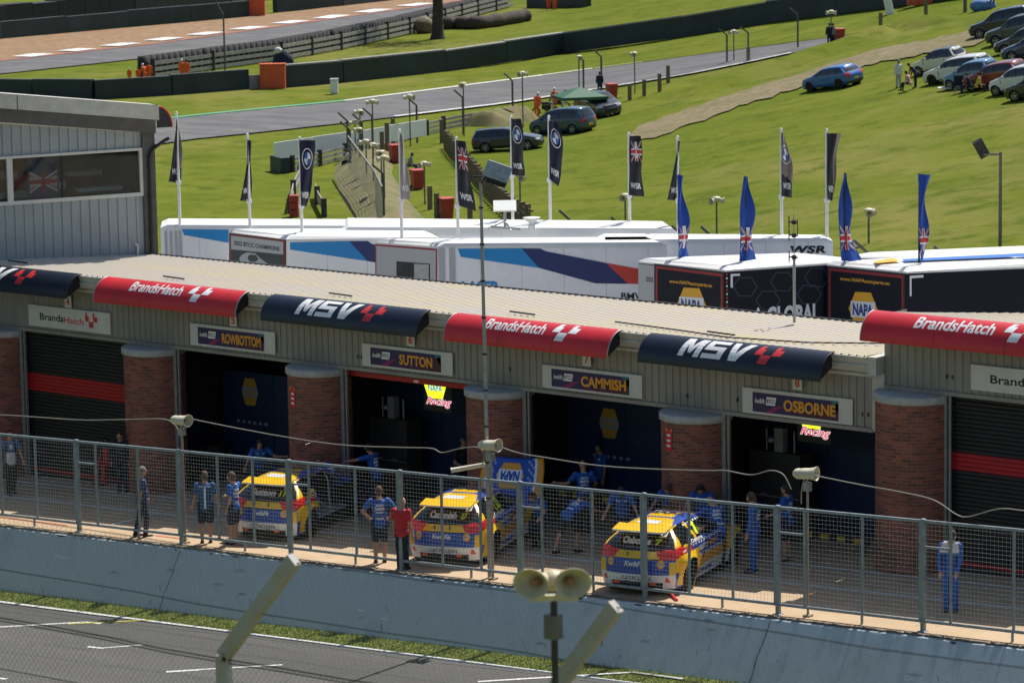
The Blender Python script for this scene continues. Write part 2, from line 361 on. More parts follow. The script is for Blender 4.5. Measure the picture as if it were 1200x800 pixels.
# ------------------------------------------------------------ far field: tracks, gravel, path
def ground_poly(name, top, bot, mt, lift):
    """sheet between two outlines; both given as picture points resting on the field"""
    A = [Bp(*p) for p in top]; B_ = [Bp(*p) for p in bot]; K = 8; P = []; n = (len(top)-1)*4+1
    for i in range(n):
        j = min(i//4, len(A)-2); u = i/4-j; a = A[j].lerp(A[j+1], u); b = B_[j].lerp(B_[j+1], u)
        for k in range(K+1): P.append(onfar(a.lerp(b, k/K), lift))
    fs = [(i*(K+1)+k, i*(K+1)+k+1, (i+1)*(K+1)+k+1, (i+1)*(K+1)+k) for i in range(n-1) for k in range(K)]
    return MB().add(P, fs).build(name, mt, None, kind='structure')
def lin(pts, n):
    """resample polyline in x to n points"""
    xs_ = [pts[0][0]+(pts[-1][0]-pts[0][0])*i/(n-1) for i in range(n)]; r = []
    for x in xs_:
        for a, b in zip(pts, pts[1:]):
            if a[0] <= x <= b[0]+1e-6: r.append((x, a[1]+(b[1]-a[1])*(x-a[0])/(b[0]-a[0]))); break
    return r
N_ = 14
g_top = lin([(-120, 58), (0, 47), (280, 22), (400, 8), (520, -6), (640, -22)], N_); kerb = lin([(-120, 84), (0, 73), (180, 53), (400, 22), (520, 5), (640, -14)], N_)
ground_poly('gravel_trap', g_top, kerb, 'gravel', .09)
t_bot = lin([(-120, 97), (0, 88), (200, 66), (400, 36), (560, 6), (640, -10)], N_)
ground_poly('far_track', kerb, t_bot, 'farasphalt', .10)
def dashes(name, line, w, mt, dash=None, h=.06):
    P = [Bp(*p) for p in line]; m_ = MB(); d = 0
    for a, b in zip(P, P[1:]):
        L = (b-a).length; t = (b-a)/L; s_ = V((-t.y, t.x, 0))*w/2; x = 0
        segs = [(0, L)] if not dash else [(i*(dash[0]+dash[1]), min(L, i*(dash[0]+dash[1])+dash[0])) for i in range(int(L/(dash[0]+dash[1]))+1)]
        for p, q in segs: m_.add([a+t*p-s_+V((0, 0, h)), a+t*q-s_+V((0, 0, h)), a+t*q+s_+V((0, 0, h)), a+t*p+s_+V((0, 0, h))], [(0, 1, 2, 3)])
    return m_.build(name, mt, None, kind='structure')
dashes('red_kerb', kerb, .7, 'kerbred', None, .14)
m_ = MB()
for a, b in (((26, 69), (52, 65.5)), ((78, 62.5), (103, 59.5)), ((128, 56.5), (154, 53)), ((179, 50), (205, 46.5)), ((229, 43.5), (254, 40)), ((279, 37), (304, 33.5)), ((328, 30), (353, 26.5)), ((377, 24), (400, 20)), ((424, 17), (450, 13)), ((474, 9.5), (500, 6))):
    A = Bp(a[0], a[1]-.4); B_ = Bp(b[0], b[1]-.4); t = (B_-A).normalized(); s_ = V((-t.y, t.x, 0))*1.1
    m_.add([q+V((0, 0, .18)) for q in (A-s_, B_-s_, B_+s_, A+s_)], [(0, 1, 2, 3)])
m_.build('white_kerb_blocks', 'linewhite', None, kind='structure')
k_top = lin([(-60, 178), (0, 170), (100, 152), (200, 140), (300, 130), (400, 120.5), (600, 95), (800, 68), (900, 55), (1043, 36)], 20)
k_bot = lin([(-60, 208), (0, 200), (100, 186), (200, 167), (300, 157), (400, 146), (600, 122), (800, 90), (900, 70), (1043, 38)], 20)
ground_poly('middle_track', k_top, k_bot, 'farasphalt', .10)
dashes('track_edge_white', k_top[8:], .5, 'linewhite', None, .15); dashes('track_edge_green', k_top[:9], .7, 'kerbgreen', None, .15)
dashes('track_edge_far', k_bot[9:18], .5, 'linewhite', (9, 3), .15)
p_top = lin([(738, 160), (745, 151), (800, 131), (870, 108), (935, 89), (1013, 63), (1060, 53), (1130, 40), (1180, 24)], 46)
p_bot = lin([(738, 162), (765, 166), (800, 151), (870, 125), (935, 105), (1013, 79), (1060, 69), (1130, 57), (1180, 40)], 46)
_pr = random.Random(9); p_top = [(x, y+_pr.uniform(-1, 1)) for x, y in p_top]; p_bot = [(x, y+_pr.uniform(-1.8, 1.8)) for x, y in p_bot]
ground_poly('gravel_path', p_top, p_bot, 'dirt', .10)
# grassy lip along the path and rougher mounds
def mound(name, pts, h, wd, mt='grass', n=24, jag=.3):
    P = [Bp(*p) for p in pts]; m_ = MB(); vs = []; k = 7
    tot = len(P)-1
    for i in range(n+1):
        q = i/n*tot; j = min(int(q), tot-1); c = P[j].lerp(P[j+1], q-j); t = (P[j+1]-P[j]).normalized(); s_ = V((-t.y, t.x, 0))
        e = min(1, i/3, (n-i)/3)
        for a in range(k):
            u = a/(k-1)*2-1; z = max(0, cos(u*pi/2))*h*e*(1+jag*noise.noise(V((i*.9, a*.7, h)))); p = c+s_*u*wd; vs.append((p.x, p.y, far_z(p.x, p.y)-.03+z))
    fs = [(i*k+a, i*k+a+1, (i+1)*k+a+1, (i+1)*k+a) for i in range(n) for a in range(k-1)]
    return m_.add(vs, fs, 0, True).build(name, mt, None, kind='structure')
mound('grass_bank', [(790, 118), (870, 93), (950, 68), (1040, 38), (1130, 18)], .7, 2.6)
mat('drybank', (.10, .12, .025), .95, col2=(.20, .155, .08), scale=.9, bump=.5)
mound('worn_bank', [(432, 175), (425, 205), (440, 235), (462, 262)], .7, 1.8, 'drybank')
mound('earth_heap', [(556, 149), (590, 143), (625, 139)], 1.0, 2.6, 'drybank')

# unseen hard standing under the transporters, added to bounce light onto their sides
layered('hardstanding', [(.48, .47, .45), (.55, .54, .52), (.38, .37, .36)], (.2, 2), .9, 0)
_xs = [x for x in xs if -140 <= x <= 20]; _ys = [y for y in ys if 10 <= y <= 90]; _P = [(x, y, terrain_z(x, y)+.05) for y in _ys for x in _xs]; _n = len(_xs); _f = []
for _j in range(len(_ys)-1):
    for _i in range(_n-1):
        if ((_xs[_i]-CAM.x)*HD.x+(_ys[_j]-CAM.y)*HD.y) < 134: _f.append((_j*_n+_i, _j*_n+_i+1, (_j+1)*_n+_i+1, (_j+1)*_n+_i))
MB().add(_P, _f).build('paddock', 'hardstanding', None, kind='structure')

# cracks, scuffs and patched spots on the wall, rubber on the tarmac
mat('crackdark', (.06, .065, .07), .9); mat('patchgrey', (.30, .34, .37), .8, var=.1); mat('scuffwhite', (.62, .64, .64), .8); mat('rubbermark', (.062, .06, .06), .8, var=.2, scale=2, stretch=(.1, 3, 1)); mat('tarpatch', (.07, .068, .066), .9, var=.15, scale=6)
def wallpt(x, s_, o=.006):
    a = V((x, -.38, gz(x)-.04)); b = V((x, -1.22, tz(x)-.05)); n = V((0, -(a.z-b.z), (a.y-b.y))).normalized(); return a.lerp(b, s_)+n*o
_r = random.Random(21)
def crack(x, s0, s1, w_, name='crack', mt='crackdark', jag=.03):
    m_ = MB(); n = max(4, int((s1-s0)*26)); P = []; xx = x
    for i in range(n+1):
        s_ = s0+(s1-s0)*i/n; xx += _r.uniform(-jag, jag)*.5; ww = w_*_r.uniform(.3, 1)*(1 if 0 < i < n else .2); P += [wallpt(xx-ww, s_), wallpt(xx+ww, s_)]
    m_.add(P, [(2*i, 2*i+1, 2*i+3, 2*i+2) for i in range(n)]).build(name, mt, rw)
for x in (-9.8, 7.15): crack(x, 0, .98, .012, jag=.03)
for _ in range(34): x = _r.uniform(-18, 13); s_ = _r.uniform(.45, .9); crack(x, s_, s_+_r.uniform(.04, .14), .010, jag=.12)
for _ in range(16):
    x = _r.uniform(-18, 13); s_ = _r.uniform(.08, .8); m_ = MB(); n = 9; q = [(x+_r.uniform(.03, .16)*cos(2*pi*k/n)*1.6, s_+_r.uniform(.01, .035)*sin(2*pi*k/n)) for k in range(n)]
    m_.add([wallpt(a, b, .004) for a, b in q], [tuple(range(n))]).build('paint_patch', _r.choice(('patchgrey', 'patchgrey', 'scuffwhite')), rw)
for _ in range(60):
    x = _r.uniform(-19, 13); m_ = MB(); a = _r.uniform(.05, .35); m_.add([wallpt(x, 0, .005), wallpt(x+a, 0, .005), wallpt(x+a*.8, _r.uniform(.01, .04), .005), wallpt(x+a*.2, _r.uniform(.01, .035), .005)], [(0, 1, 2, 3)]).build('chipped_edge', _r.choice(('crackdark', 'scuffwhite', 'patchgrey')), rw)
for y0_, w_, xa, xb in ((-4.1, .22, -30, 20), (-5.9, .20, -30, 20), (-7.4, .26, -30, 12), (-3.2, .16, -18, -4), (-9.1, .24, -30, 8)):
    m_ = MB(); n = 40; P = []
    for i in range(n+1):
        x = xa+(xb-xa)*i/n; y = y0_+.25*sin(x*.13+y0_); ww = w_*.5*min(1, i/6, (n-i)/6)*(.7+.3*sin(i*1.7)); P += [(x, y-ww, tz(x)+.034), (x, y+ww, tz(x)+.034)]
    m_.add(P, [(2*i, 2*i+2, 2*i+3, 2*i+1) for i in range(n)]).build('tyre_rubber_mark', 'rubbermark', None, kind='structure')
for x, y, a, b in ((-9.5, -5.2, 1.4, .5), (-4, -7, 2.2, .8), (2.5, -4.6, .9, .4)):
    MB().add([(x+p, y+q, tz(x+p)+.0355) for p, q in ((0, 0), (a, .03), (a, b), (.02, b))], [(0, 1, 2, 3)]).build('tarmac_patch', 'tarpatch', None, kind='structure')
# ============================================================ PIT BUILDING
YB = 5.2; BEAM = 3.06; PC = [-21.98, -16.19, -10.40, -4.61, 1.18, 7.02, 12.8]; PR = .80
def brickmat():
    mt = bpy.data.materials.new('brick'); mt.use_nodes = True; MC['brick'] = mt; t = mt.node_tree; b = t.nodes['Principled BSDF']; b.inputs['Roughness'].default_value = .85
    tc = t.nodes.new('ShaderNodeTexCoord'); br = t.nodes.new('ShaderNodeTexBrick'); t.links.new(tc.outputs['UV'], br.inputs[0])
    br.inputs['Color1'].default_value = (.30, .085, .05, 1); br.inputs['Color2'].default_value = (.11, .038, .03, 1); br.inputs['Mortar'].default_value = (.17, .13, .11, 1)
    br.inputs['Scale'].default_value = 1; br.inputs['Brick Width'].default_value = .225; br.inputs['Row Height'].default_value = .075; br.inputs['Mortar Size'].default_value = .009; br.inputs['Bias'].default_value = -.1
    n = t.nodes.new('ShaderNodeTexNoise'); n.inputs['Scale'].default_value = 2.2; n.inputs['Detail'].default_value = 5; t.links.new(tc.outputs['UV'], n.inputs[0])
    hs = t.nodes.new('ShaderNodeHueSaturation'); mr = t.nodes.new('ShaderNodeMapRange'); mr.inputs[3].default_value = .75; mr.inputs[4].default_value = 1.5; t.links.new(n.outputs[0], mr.inputs[0]); t.links.new(mr.outputs[0], hs.inputs['Value'])
    t.links.new(br.outputs[0], hs.inputs['Color']); t.links.new(hs.outputs[0], b.inputs['Base Color'])
    bp = t.nodes.new('ShaderNodeBump'); bp.inputs['Strength'].default_value = .5; bp.inputs['Distance'].default_value = .01; bp.invert = True; t.links.new(br.outputs['Fac'], bp.inputs['Height']); t.links.new(bp.outputs[0], b.inputs['Normal'])
brickmat()
def corrugated(fn, L, z0, z1, pitch=.2, depth=.03, flip=1):
    """ribbed sheet; fn(u, d, z) gives the point u along, d proud"""
    vs = []; n = int(L/pitch); prof = [(0, 0), (.62, 0), (.70, 1), (.92, 1)]
    for i in range(n):
        for a, d in prof: 
            u = min(L, (i+a)*pitch); vs += [fn(u, d*depth, z0), fn(u, d*depth, z1)]
    vs += [fn(L, 0, z0), fn(L, 0, z1)]
    return MB().add(vs, [(2*i, 2*i+2, 2*i+3, 2*i+1) for i in range(len(vs)//2-1)])
def ribbed_roof(xa, xb, fy, rear, z0, z1, pitch=.20):
    vs = []; n = int((xb-xa)/pitch)
    for i in range(n+1):
        for a, d in ((0, 0), (.75, 0), (.82, .022), (.95, .022)):
            x = min(xb, xa+(i+a)*pitch); yr = rear(x); vs += [(x, fy, z0+d), (x, yr, z1+d)]
    m_ = MB().add(vs, [(2*i, 2*i+2, 2*i+3, 2*i+1) for i in range(len(vs)//2-1)])
    return m_
GB = thing('pit_garages', 'low row of grey ribbed pit garages with round brick pillars under a pale roof', 'building', (0, YB, 0))
def par(o): o.parent = GB; o.matrix_parent_inverse = M4.Translation((0, -YB, 0)); return o
def P_(mb, name, mats, **k): return par(mb.build(name, mats, None, **k))
def block(xa, xb, dz, rear):
    bm_ = BEAM+dz; top = 4.62+dz
    P_(corrugated(lambda u, d, z: (xa+u, YB-d, z), xb-xa, bm_, top-.42), 'wall_cladding', 'clad')
    P_(MB().bb((xa, YB-.06, bm_-.09), (xb, YB+.10, bm_-.003)), 'door_head_beam', 'clad')
    # moulded eaves: soffit lip, grooves, gutter
    f = MB(); prof = [(YB-.03, top-.42), (YB-.10, top-.42), (YB-.10, top-.36), (YB-.05, top-.36), (YB-.05, top-.30), (YB-.22, top-.29), (YB-.30, top-.16), (YB-.30, top-.13), (YB-.26, top-.13), (YB-.34, top+.05), (YB-.28, top+.06), (YB-.1, top+.05), (YB+.2, top-.1)]
    vs = [(xa, y, z) for y, z in prof]+[(xb, y, z) for y, z in prof]; n = len(prof); fs = [(i, i+1, n+i+1, n+i) for i in range(n-1)]+[tuple(range(n)), tuple(reversed(range(n, 2*n)))]
    P_(f.add(vs, fs), 'eaves_fascia', 'fascia')
    P_(ribbed_roof(xa-.0, xb, YB-.30, rear, top+.065, 4.48+dz), 'roof', 'rooftop')
    seams = MB()
    return seams
REAR = lambda x: 10.0
block(-34, 6.05, 0, REAR)
def rear2(x): return YB-.1+1.0+(x-6.0)*.62
block(6.30, 22, 1.0, rear2)
P_(corrugated(lambda u, d, z: (6.30-d, YB+.05+u, z), .85, 4.2, 5.6), 'side_cladding', 'clad')
P_(MB().bb((6.05, YB-.30, 4.28), (6.28, YB+.35, 4.68)).bb((6.02, YB-.06, 3.0), (6.33, YB+.02, 4.3)), 'step_flashing', 'fascia')
# roof edge caps at the rear
sc = MB()
for i in range(120): x = -33.5+i*.33; sc.box((x, 10.02, 4.50), (.31, .06, .05))
P_(sc, 'ridge_clips', 'darksteel')
# pillars
for i, xc in enumerate(PC):
    dz = 1.0 if i >= 5 else 0; top = BEAM+dz-.09-.004; g = gz(xc)-.1; yc = YB+.06; r = PR+(.04 if i >= 5 else 0)
    n = 40; z0 = g; z1 = top-.17; me = bpy.data.meshes.new('pillar'); vs = [(xc+r*cos(2*pi*k/n), yc+r*sin(2*pi*k/n), z) for z in (z0, z1) for k in range(n)]
    fs = [(k, (k+1) % n, n+(k+1) % n, n+k) for k in range(n)]; me.from_pydata(vs, [], fs); uv = me.uv_layers.new(name='UVMap')
    for p in me.polygons:
        p.use_smooth = True; k = p.index
        for li, (u, z) in zip(p.loop_indices, ((k, z0), (k+1, z0), (k+1, z1), (k, z1))): uv.data[li].uv = (u/n*2*pi*r, z+i*3.3)
    me.materials.append(MC['brick']); pl = par(link('pillar', me))
    cp = MB().lathe([(.01, top), (r+.02, top), (r+.045, top-.02), (r+.045, top-.16), (r+.02, top-.18), (r-.1, top-.18)], 40, 0, M4.Translation((xc, yc, 0))).build('cap', 'capgrey'); cp.parent = pl
# grey door posts, side walls, back wall of the garages
for i in range(len(PC)-1):
    xa, xb = PC[i]+PR, PC[i+1]-PR; dz = 1.0 if i >= 5 else 0
    P_(MB().bb((xa-.03, YB-.05, gz(xa)-.1), (xa+.09, YB+.12, BEAM+dz-.095)).bb((xa+.13, YB-.02, gz(xa)-.1), (xa+.17, YB+.04, BEAM+dz-.095)), 'door_post', 'galv')
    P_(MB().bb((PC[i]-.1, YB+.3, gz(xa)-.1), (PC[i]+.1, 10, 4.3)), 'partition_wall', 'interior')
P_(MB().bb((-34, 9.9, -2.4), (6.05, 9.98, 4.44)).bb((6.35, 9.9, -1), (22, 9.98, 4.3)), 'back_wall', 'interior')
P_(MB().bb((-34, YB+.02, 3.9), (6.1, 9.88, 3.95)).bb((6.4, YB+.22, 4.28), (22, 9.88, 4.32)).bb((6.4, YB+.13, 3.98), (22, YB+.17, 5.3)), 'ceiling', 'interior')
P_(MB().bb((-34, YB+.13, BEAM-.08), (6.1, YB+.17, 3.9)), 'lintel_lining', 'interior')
# shutters
def shutter(i, dz):
    xa, xb = PC[i]+PR-.1, PC[i+1]-PR+.1; g = gz((xa+xb)/2)-.12; top = BEAM-.05+dz; y = YB+.16
    slat = MB(); n = int((top-g)/.095)
    r0_, r1_ = (1.34+dz, 1.76+dz)
    for k in range(n):
        z = g+k*.095; red = (r0_ < z+.05 < r1_) or k == 2
        slat.add([(xa, y, z), (xb, y, z), (xb, y-.022, z+.03), (xa, y-.022, z+.03), (xb, y-.022, z+.065), (xa, y-.022, z+.065), (xb, y, z+.095), (xa, y, z+.095)], [(0, 1, 2, 3), (3, 2, 4, 5), (5, 4, 6, 7)], 1 if red else 0)
    P_(slat, 'roller_shutter', ['shutter', 'shutterred'])
shutter(0, 0); shutter(5, 1.0)
# red lifted-door edge over the second open garage
P_(MB().bb((PC[2]+PR+.1, YB+.18, 2.78), (PC[3]-PR-.02, YB+.24, 2.90)), 'lifted_door_edge', 'shutterred')
P_(MB().bb((-7.4, YB+.175, 2.80), (-7.25, YB+.182, 2.86)), 'door_catch', 'white')
# little dark vents and fixings in the cladding
vn = MB()
for x, z in ((-13.3, 3.62), (-13.3, 3.54), (-13.1, 3.62), (-9.02, 3.32), (-8.9, 3.32), (-2.9+.0, 3.42), (-4.2, 3.45), (1.0, 3.3), (3.0-.6, 3.35), (2.6-.6+.4, 3.35), (5.75, 3.35), (5.9, 3.35), (7.9, 4.38), (8.05, 4.38)):
    P_(MB().box((x, YB-.036, z), (.035, .012, .09)), 'cladding_vent', 'black')
# dark ridge battens lying by the eave joints and the cable on the roof
for xc in (-15.3, -9.5, -3.7, 2.1, -21.2): P_(MB().bar((xc-.1, YB+.45, 4.72), (xc-.9, YB+.5, 4.73), .035, .035), 'roof_batten', 'darksteel')
rc = MB().tube([(6.0, 7.6, 4.66), (5.2, 6.6, 4.68), (3.9, 5.75, 4.70), (2.0, 5.35, 4.71), (.5, 5.6, 4.71), (-1.6, 5.9, 4.70)], .018, 6)
P_(rc, 'roof_cable', 'black')

mat('seamred', (.25, .01, .012), .5)
# ------------------------------------------------------------ curved banners
def arc(xa, z0):
    """(u along, v 0..1 from bottom to top) -> point on the quarter round"""
    R_y, R_z = .56, .60
    def f(u, v, off=0):
        a = v*pi/2; return V((xa+u, YB-.30-(R_y+off)*cos(a)*1.0+.02, z0+(R_z+off)*sin(a)))
    return f
BT = {}
def banner(xa, xb, z0, kind, label):
    f = arc(xa, z0); L = xb-xa; t = thing('banner', label, 'banner', (xa, YB-.30, z0), 0, 'curved banners along the garage eaves')
    def loc(o): o.parent = t; o.matrix_parent_inverse = M4.Translation((-xa, -(YB-.30), -z0)); return o
    n = 16; m_ = MB(); P = []
    for k in range(n+1): P += [f(0, k/n), f(L, k/n)]
    for k in range(n+1): P += [f(0, k/n, -.02), f(L, k/n, -.02)]
    o2 = 2*(n+1); fs = [(2*k, 2*k+1, 2*k+3, 2*k+2) for k in range(n)]
    m_.add(P[:o2], fs, 0, True); m_.add(P[o2:], [tuple(reversed(q)) for q in fs], 1, True)
    m_.add([P[0], P[1], P[o2+1], P[o2]], [(0, 1, 2, 3)])
    loc(m_.build('panel', ['bannerred' if kind == 'red' else 'navy', 'black']))
    for sx in (L*.335+.02, L*.665):
        loc(MB().add([f(sx+q_, k/n, .0025) for k in range(n+1) for q_ in (0, .014)], [(2*k, 2*k+1, 2*k+3, 2*k+2) for k in range(n)]).build('panel_seam', 'seamred' if kind == 'red' else 'black'))
    for u in (0.0, L):
        rb = MB().tube([f(u, k/n, -.008) for k in range(n+1)], .016, 6)
        loc(rb.build('edge_rib', 'galv' if kind == 'red' else 'darksteel'))
    for u in (.05, L-.05):
        wb = MB(); wb.add([f(u, k/n, -.03) for k in range(n+1)]+[V((xa+u, YB-.28, z0+.55)), V((xa+u, YB-.28, z0+.25))], [tuple(range(n+3))])
        loc(wb.build('bracket_plate', 'darksteel'))
    g = lambda u, v: f(u, v, .004)
    if kind == 'red':
        lm = MB(); text('', 'BrandsHatch', None, None, g, L*.235, L*.60, .42, .80, bold=.02, shear=.15, cuts=6, mb=lm)
        check_logo(lambda u, v: g(L*.625+u*L, .30+v), 0, 0, 1, lm) if False else None
        def h(u, v): return g(L*.63+u*.70, .30+v*.60)
        check_logo(h, 0, 0, 1, lm, 0, 4); loc(lm.build('lettering', 'letterwhite'))
    else:
        lm = MB(); msv(g, L*.215, L*.60, .27, .84, lm); loc(lm.build('lettering', 'letterwhite'))
        l2 = MB(); check_logo(lambda u, v: g(L*.61+u*.70, .27+v*.58), 0, 0, 1, l2, 0, 4); loc(l2.build('check_emblem', 'letterred'))
    return t
BZ0 = 4.12
banner(-24.2, -18.45, BZ0, 'navy', 'dark navy curved banner at the far left end of the eaves, cut by the frame')
banner(-17.45, -12.38, BZ0, 'red', 'red curved banner above the number 5 plate, left of the first full dark banner')
banner(-11.50, -6.42, BZ0, 'navy', 'dark navy curved banner above the number 6 plate, between two red banners')
banner(-5.57, -.66, BZ0, 'red', 'red curved banner crossed by the tall lamp pole, above the number 7 plate')
banner(.22, 5.18, BZ0, 'navy', 'dark navy curved banner above the number 8 plate, beside the raised garage block')
banner(6.22, 11.6, BZ0+1.0, 'red', 'red curved banner on the raised garage block at the right edge')

# ------------------------------------------------------------ name boards
mat('boardpurple', (.05, .012, .085), .5, col2=(.02, .02, .11), scale=1.6); mat('boardmagenta', (.22, .012, .10), .5, var=.3, scale=2); mat('boardteal', (.02, .16, .18), .5)
mat('amber', (.85, .36, .02), .5)
def sign(xa, xb, z0, z1, name, label):
    y = YB-.045; t = thing('name_board', label, 'sign', (xa, y, z0), 0, 'white boards above the garage doors')
    L = xb-xa; H = z1-z0
    bevel(MB().bb((0, -.03, 0), (L, 0, H)).build('board', 'signwhite', t), .006)
    f = plane_fn((0, -.033, 0), (1, 0, 0), (0, 0, 1)); f2 = plane_fn((0, -.036, 0), (1, 0, 0), (0, 0, 1)); f3 = plane_fn((0, -.039, 0), (1, 0, 0), (0, 0, 1))
    if name:
        m_ = MB(); ia, ib = L*.095, L*.875; za, zb = H*.10, H*.86
        patch(f, [(ia, za), (ib, za), (ib, zb), (ia, zb)], m_, 0)
        patch(f2, [(ia+.35*(ib-ia), za), (ib, za), (ib, zb*.9), (ia+.6*(ib-ia), za+.08)], m_, 2)
        patch(f2, [(ib-.22, zb), (ib, zb-.28), (ib, zb)], m_, 3)
        patch(f3, [(ia+.3, za), (ia+.55, za), (ia+.85, za+.2), (ia+.62, za+.16)], m_, 1)
        m_.build('name_panel', ['boardpurple', 'boardmagenta', mat('boardplum', (.075, .012, .05), .5), 'boardteal'], t)
        wdt = {'ROWBOTTOM': .455, 'SUTTON': .365, 'CAMMISH': .45, 'OSBORNE': .47}[name]; c = {'ROWBOTTOM': .61, 'SUTTON': .60, 'CAMMISH': .62, 'OSBORNE': .615}[name]
        text('name_lettering', name, 'amber', t, f3, L*(c-wdt/2), L*(c+wdt/2), H*.24, H*.70, bold=.035)
        b = MB(); bx = ia+.36; patch(f3, [(bx, H*.40), (bx+.25, H*.40), (bx+.29, H*.72), (bx+.03, H*.72)], b, 0)
        text('', 'BTCC', None, None, plane_fn((0, -.042, 0), (1, 0, 0), (0, 0, 1)), bx+.035, bx+.25, H*.48, H*.64, mb=b, mi=1)
        text('', 'kwikfit', None, None, f3, bx-.29, bx-.02, H*.44, H*.64, mb=b, shear=.2)
        b.build('series_badge', ['letterwhite', 'letterblack'], t)
    else:
        text('lettering_dark', 'Brands', 'letterblack', t, f, L*.145, L*.435, H*.33, H*.66, bold=.02)
        text('lettering_red', 'Hatch', 'letterred', t, f, L*.44, L*.68, H*.30, H*.60, bold=.012)
        m_ = MB(); check_logo(lambda u, v: f(L*.70+u*.46, H*.22+v*.40), 0, 0, 1, m_, sl=0); m_.build('check_emblem', 'letterred', t)
    return t
sign(-20.76, -17.64, 3.14, 3.71, None, 'plain white board with black and red lettering above the closed shutter at left')
sign(-14.73, -11.76, 3.13, 3.70, 'ROWBOTTOM', 'name board reading ROWBOTTOM under the number 5 plate')
sign(-8.84, -5.94, 3.12, 3.68, 'SUTTON', 'name board reading SUTTON under the number 6 plate')
sign(-3.18, -.25, 3.11, 3.66, 'CAMMISH', 'name board reading CAMMISH under the number 7 plate')
sign(2.57, 5.52, 3.08, 3.66, 'OSBORNE', 'name board reading OSBORNE under the number 8 plate')
sign(8.52, 11.9, 4.16, 4.71, None, 'plain white board on the raised block, cut by the right edge of the photo')
for n, x in (('4', -19.3), ('5', -13.28), ('6', -7.35), ('7', -1.95), ('8', 3.96)):
    t = thing('number_plate', 'small white plate with a red %s below the %s' % (n, {'4': 'far left dark banner', '5': 'left red banner', '6': 'middle dark banner', '7': 'red banner behind the lamp pole', '8': 'right dark banner'}[n]), 'sign', (x, YB-.10, 3.74), 0, 'garage number plates')
    MB().bb((0, -.012, 0), (.25, 0, .32)).build('plate', 'signwhite', t)
    text('number', n, 'letterred', t, plane_fn((0, -.015, 0), (1, 0, 0), (0, 0, 1)), .06, .19, .06, .26, bold=.03)
# red notices on pillars
for xc, zz, lb in ((PC[2], 2.0, 'small red notice on the brick pillar left of the SUTTON garage'), (PC[4], 2.15, 'small red notice on the brick pillar right of the CAMMISH garage')):
    a0 = rad(-112); t = thing('notice', lb, 'sign', (xc, YB+.06, zz), 0, 'red notices on the brick pillars')
    fn = lambda u, v: V(((PR+.012)*cos(a0+u/PR), (PR+.012)*sin(a0+u/PR), v)); m_ = MB()
    for k in range(4): patch(fn, [(k*.055, 0), (k*.055+.055, 0), (k*.055+.055, .5), (k*.055, .5)], m_, 0)
    m_.build('plate', mat('noticered', (.6, .02, .03), .5), t)
    f4 = lambda u, v: V(((PR+.016)*cos(a0+u/PR), (PR+.016)*sin(a0+u/PR), v)); m_ = MB()
    for z in (.08, .2, .32): patch(f4, [(.05, z), (.17, z), (.17, z+.05), (.05, z+.05)], m_, 0)
    patch(f4, [(0, .44), (.22, .44), (.22, .5), (0, .5)], m_, 1)
    m_.build('print', ['letterwhite', 'amber'], t)

# ------------------------------------------------------------ race control block on the left
c0 = hit(183, 297, (0, 0, 1), 4.49); A_ = rad(66); du = V((-cos(A_), -sin(A_), 0)); nu = V((sin(A_), -cos(A_), 0))     # along the wall towards the viewer; outward
def RC(x, y, d=0):
    p = hit(x, y, nu, nu.dot(c0)+d); return p
def rcu(p): return (p-c0).dot(du)
RB = thing('race_control_building', 'grey ribbed upper building with a strip of reflecting windows at left', 'building', tuple(c0))
def PR_(mb, name, mats):
    o = mb.build(name, mats); o.parent = RB; o.matrix_parent_inverse = M4.Translation(-c0); return o
LW = 16.0
def F3(u, d, z): return c0+du*u+nu*d+V((0, 0, z-c0.z))
pt = lambda x, y: (rcu(RC(x, y)), RC(x, y).z)
z_fb = pt(168, 150)[1]; uA, zA = pt(183, 122); uB, zB = pt(0, 108); sl_ = (zB-zA)/(uB-uA)
ftop = lambda u: zA+sl_*u; fh = ftop(0)-pt(183, 139)[1]
wt0 = pt(162, 177); wt1 = pt(13, 185); wb0 = pt(162, 226); wb1 = pt(13, 235)
wz1 = (wt0[1]+wt1[1])/2; wz0 = (wb0[1]+wb1[1])/2; wu0 = wt0[0]; wu1 = wt1[0]; cu0 = pt(168, 200)[0]; ctop = pt(167, 155)[1]; csl = (pt(0, 145)[1]-ctop)/(pt(0, 145)[0]-cu0)
up_ = corrugated(lambda u, d, z: F3(cu0+u, d, z if z < 90 else ctop+csl*u), LW-cu0, wz1+.06, 99, .27, .04)
PR_(up_, 'upper_cladding', 'cladblue')
PR_(corrugated(lambda u, d, z: F3(cu0+u, d, z), LW-cu0, c0.z-2.5, wz0-.08, .27, .04), 'lower_cladding', 'cladblue')
fr = MB(); 
def rail(u0, u1, z0, z1, d0, d1, mb): 
    P = [F3(u, d, z) for u in (u0, u1) for d in (d0, d1) for z in (z0, z1)]
    mb.add(P, [(0, 1, 3, 2), (4, 6, 7, 5), (0, 4, 5, 1), (2, 3, 7, 6), (0, 2, 6, 4), (1, 5, 7, 3)])
rail(cu0-.02, LW, wz1, wz1+.07, -.05, .09, fr); rail(cu0-.02, LW, wz0-.10, wz0, -.05, .09, fr)
wins = []
us = [wu0, wu1, wu1+.16, wu1+.16+(wu1-wu0), wu1+.32+(wu1-wu0)]
for ua, ub in ((cu0-.02, wu0), (wu1, wu1+.16), (2*wu1-wu0+.16, 2*wu1-wu0+.32)): rail(ua, ub, wz0, wz1, -.05, .09, fr)
PR_(fr, 'window_surround', 'signwhite')
mat('winglass', (.012, .018, .022), .03, spec=1.0)
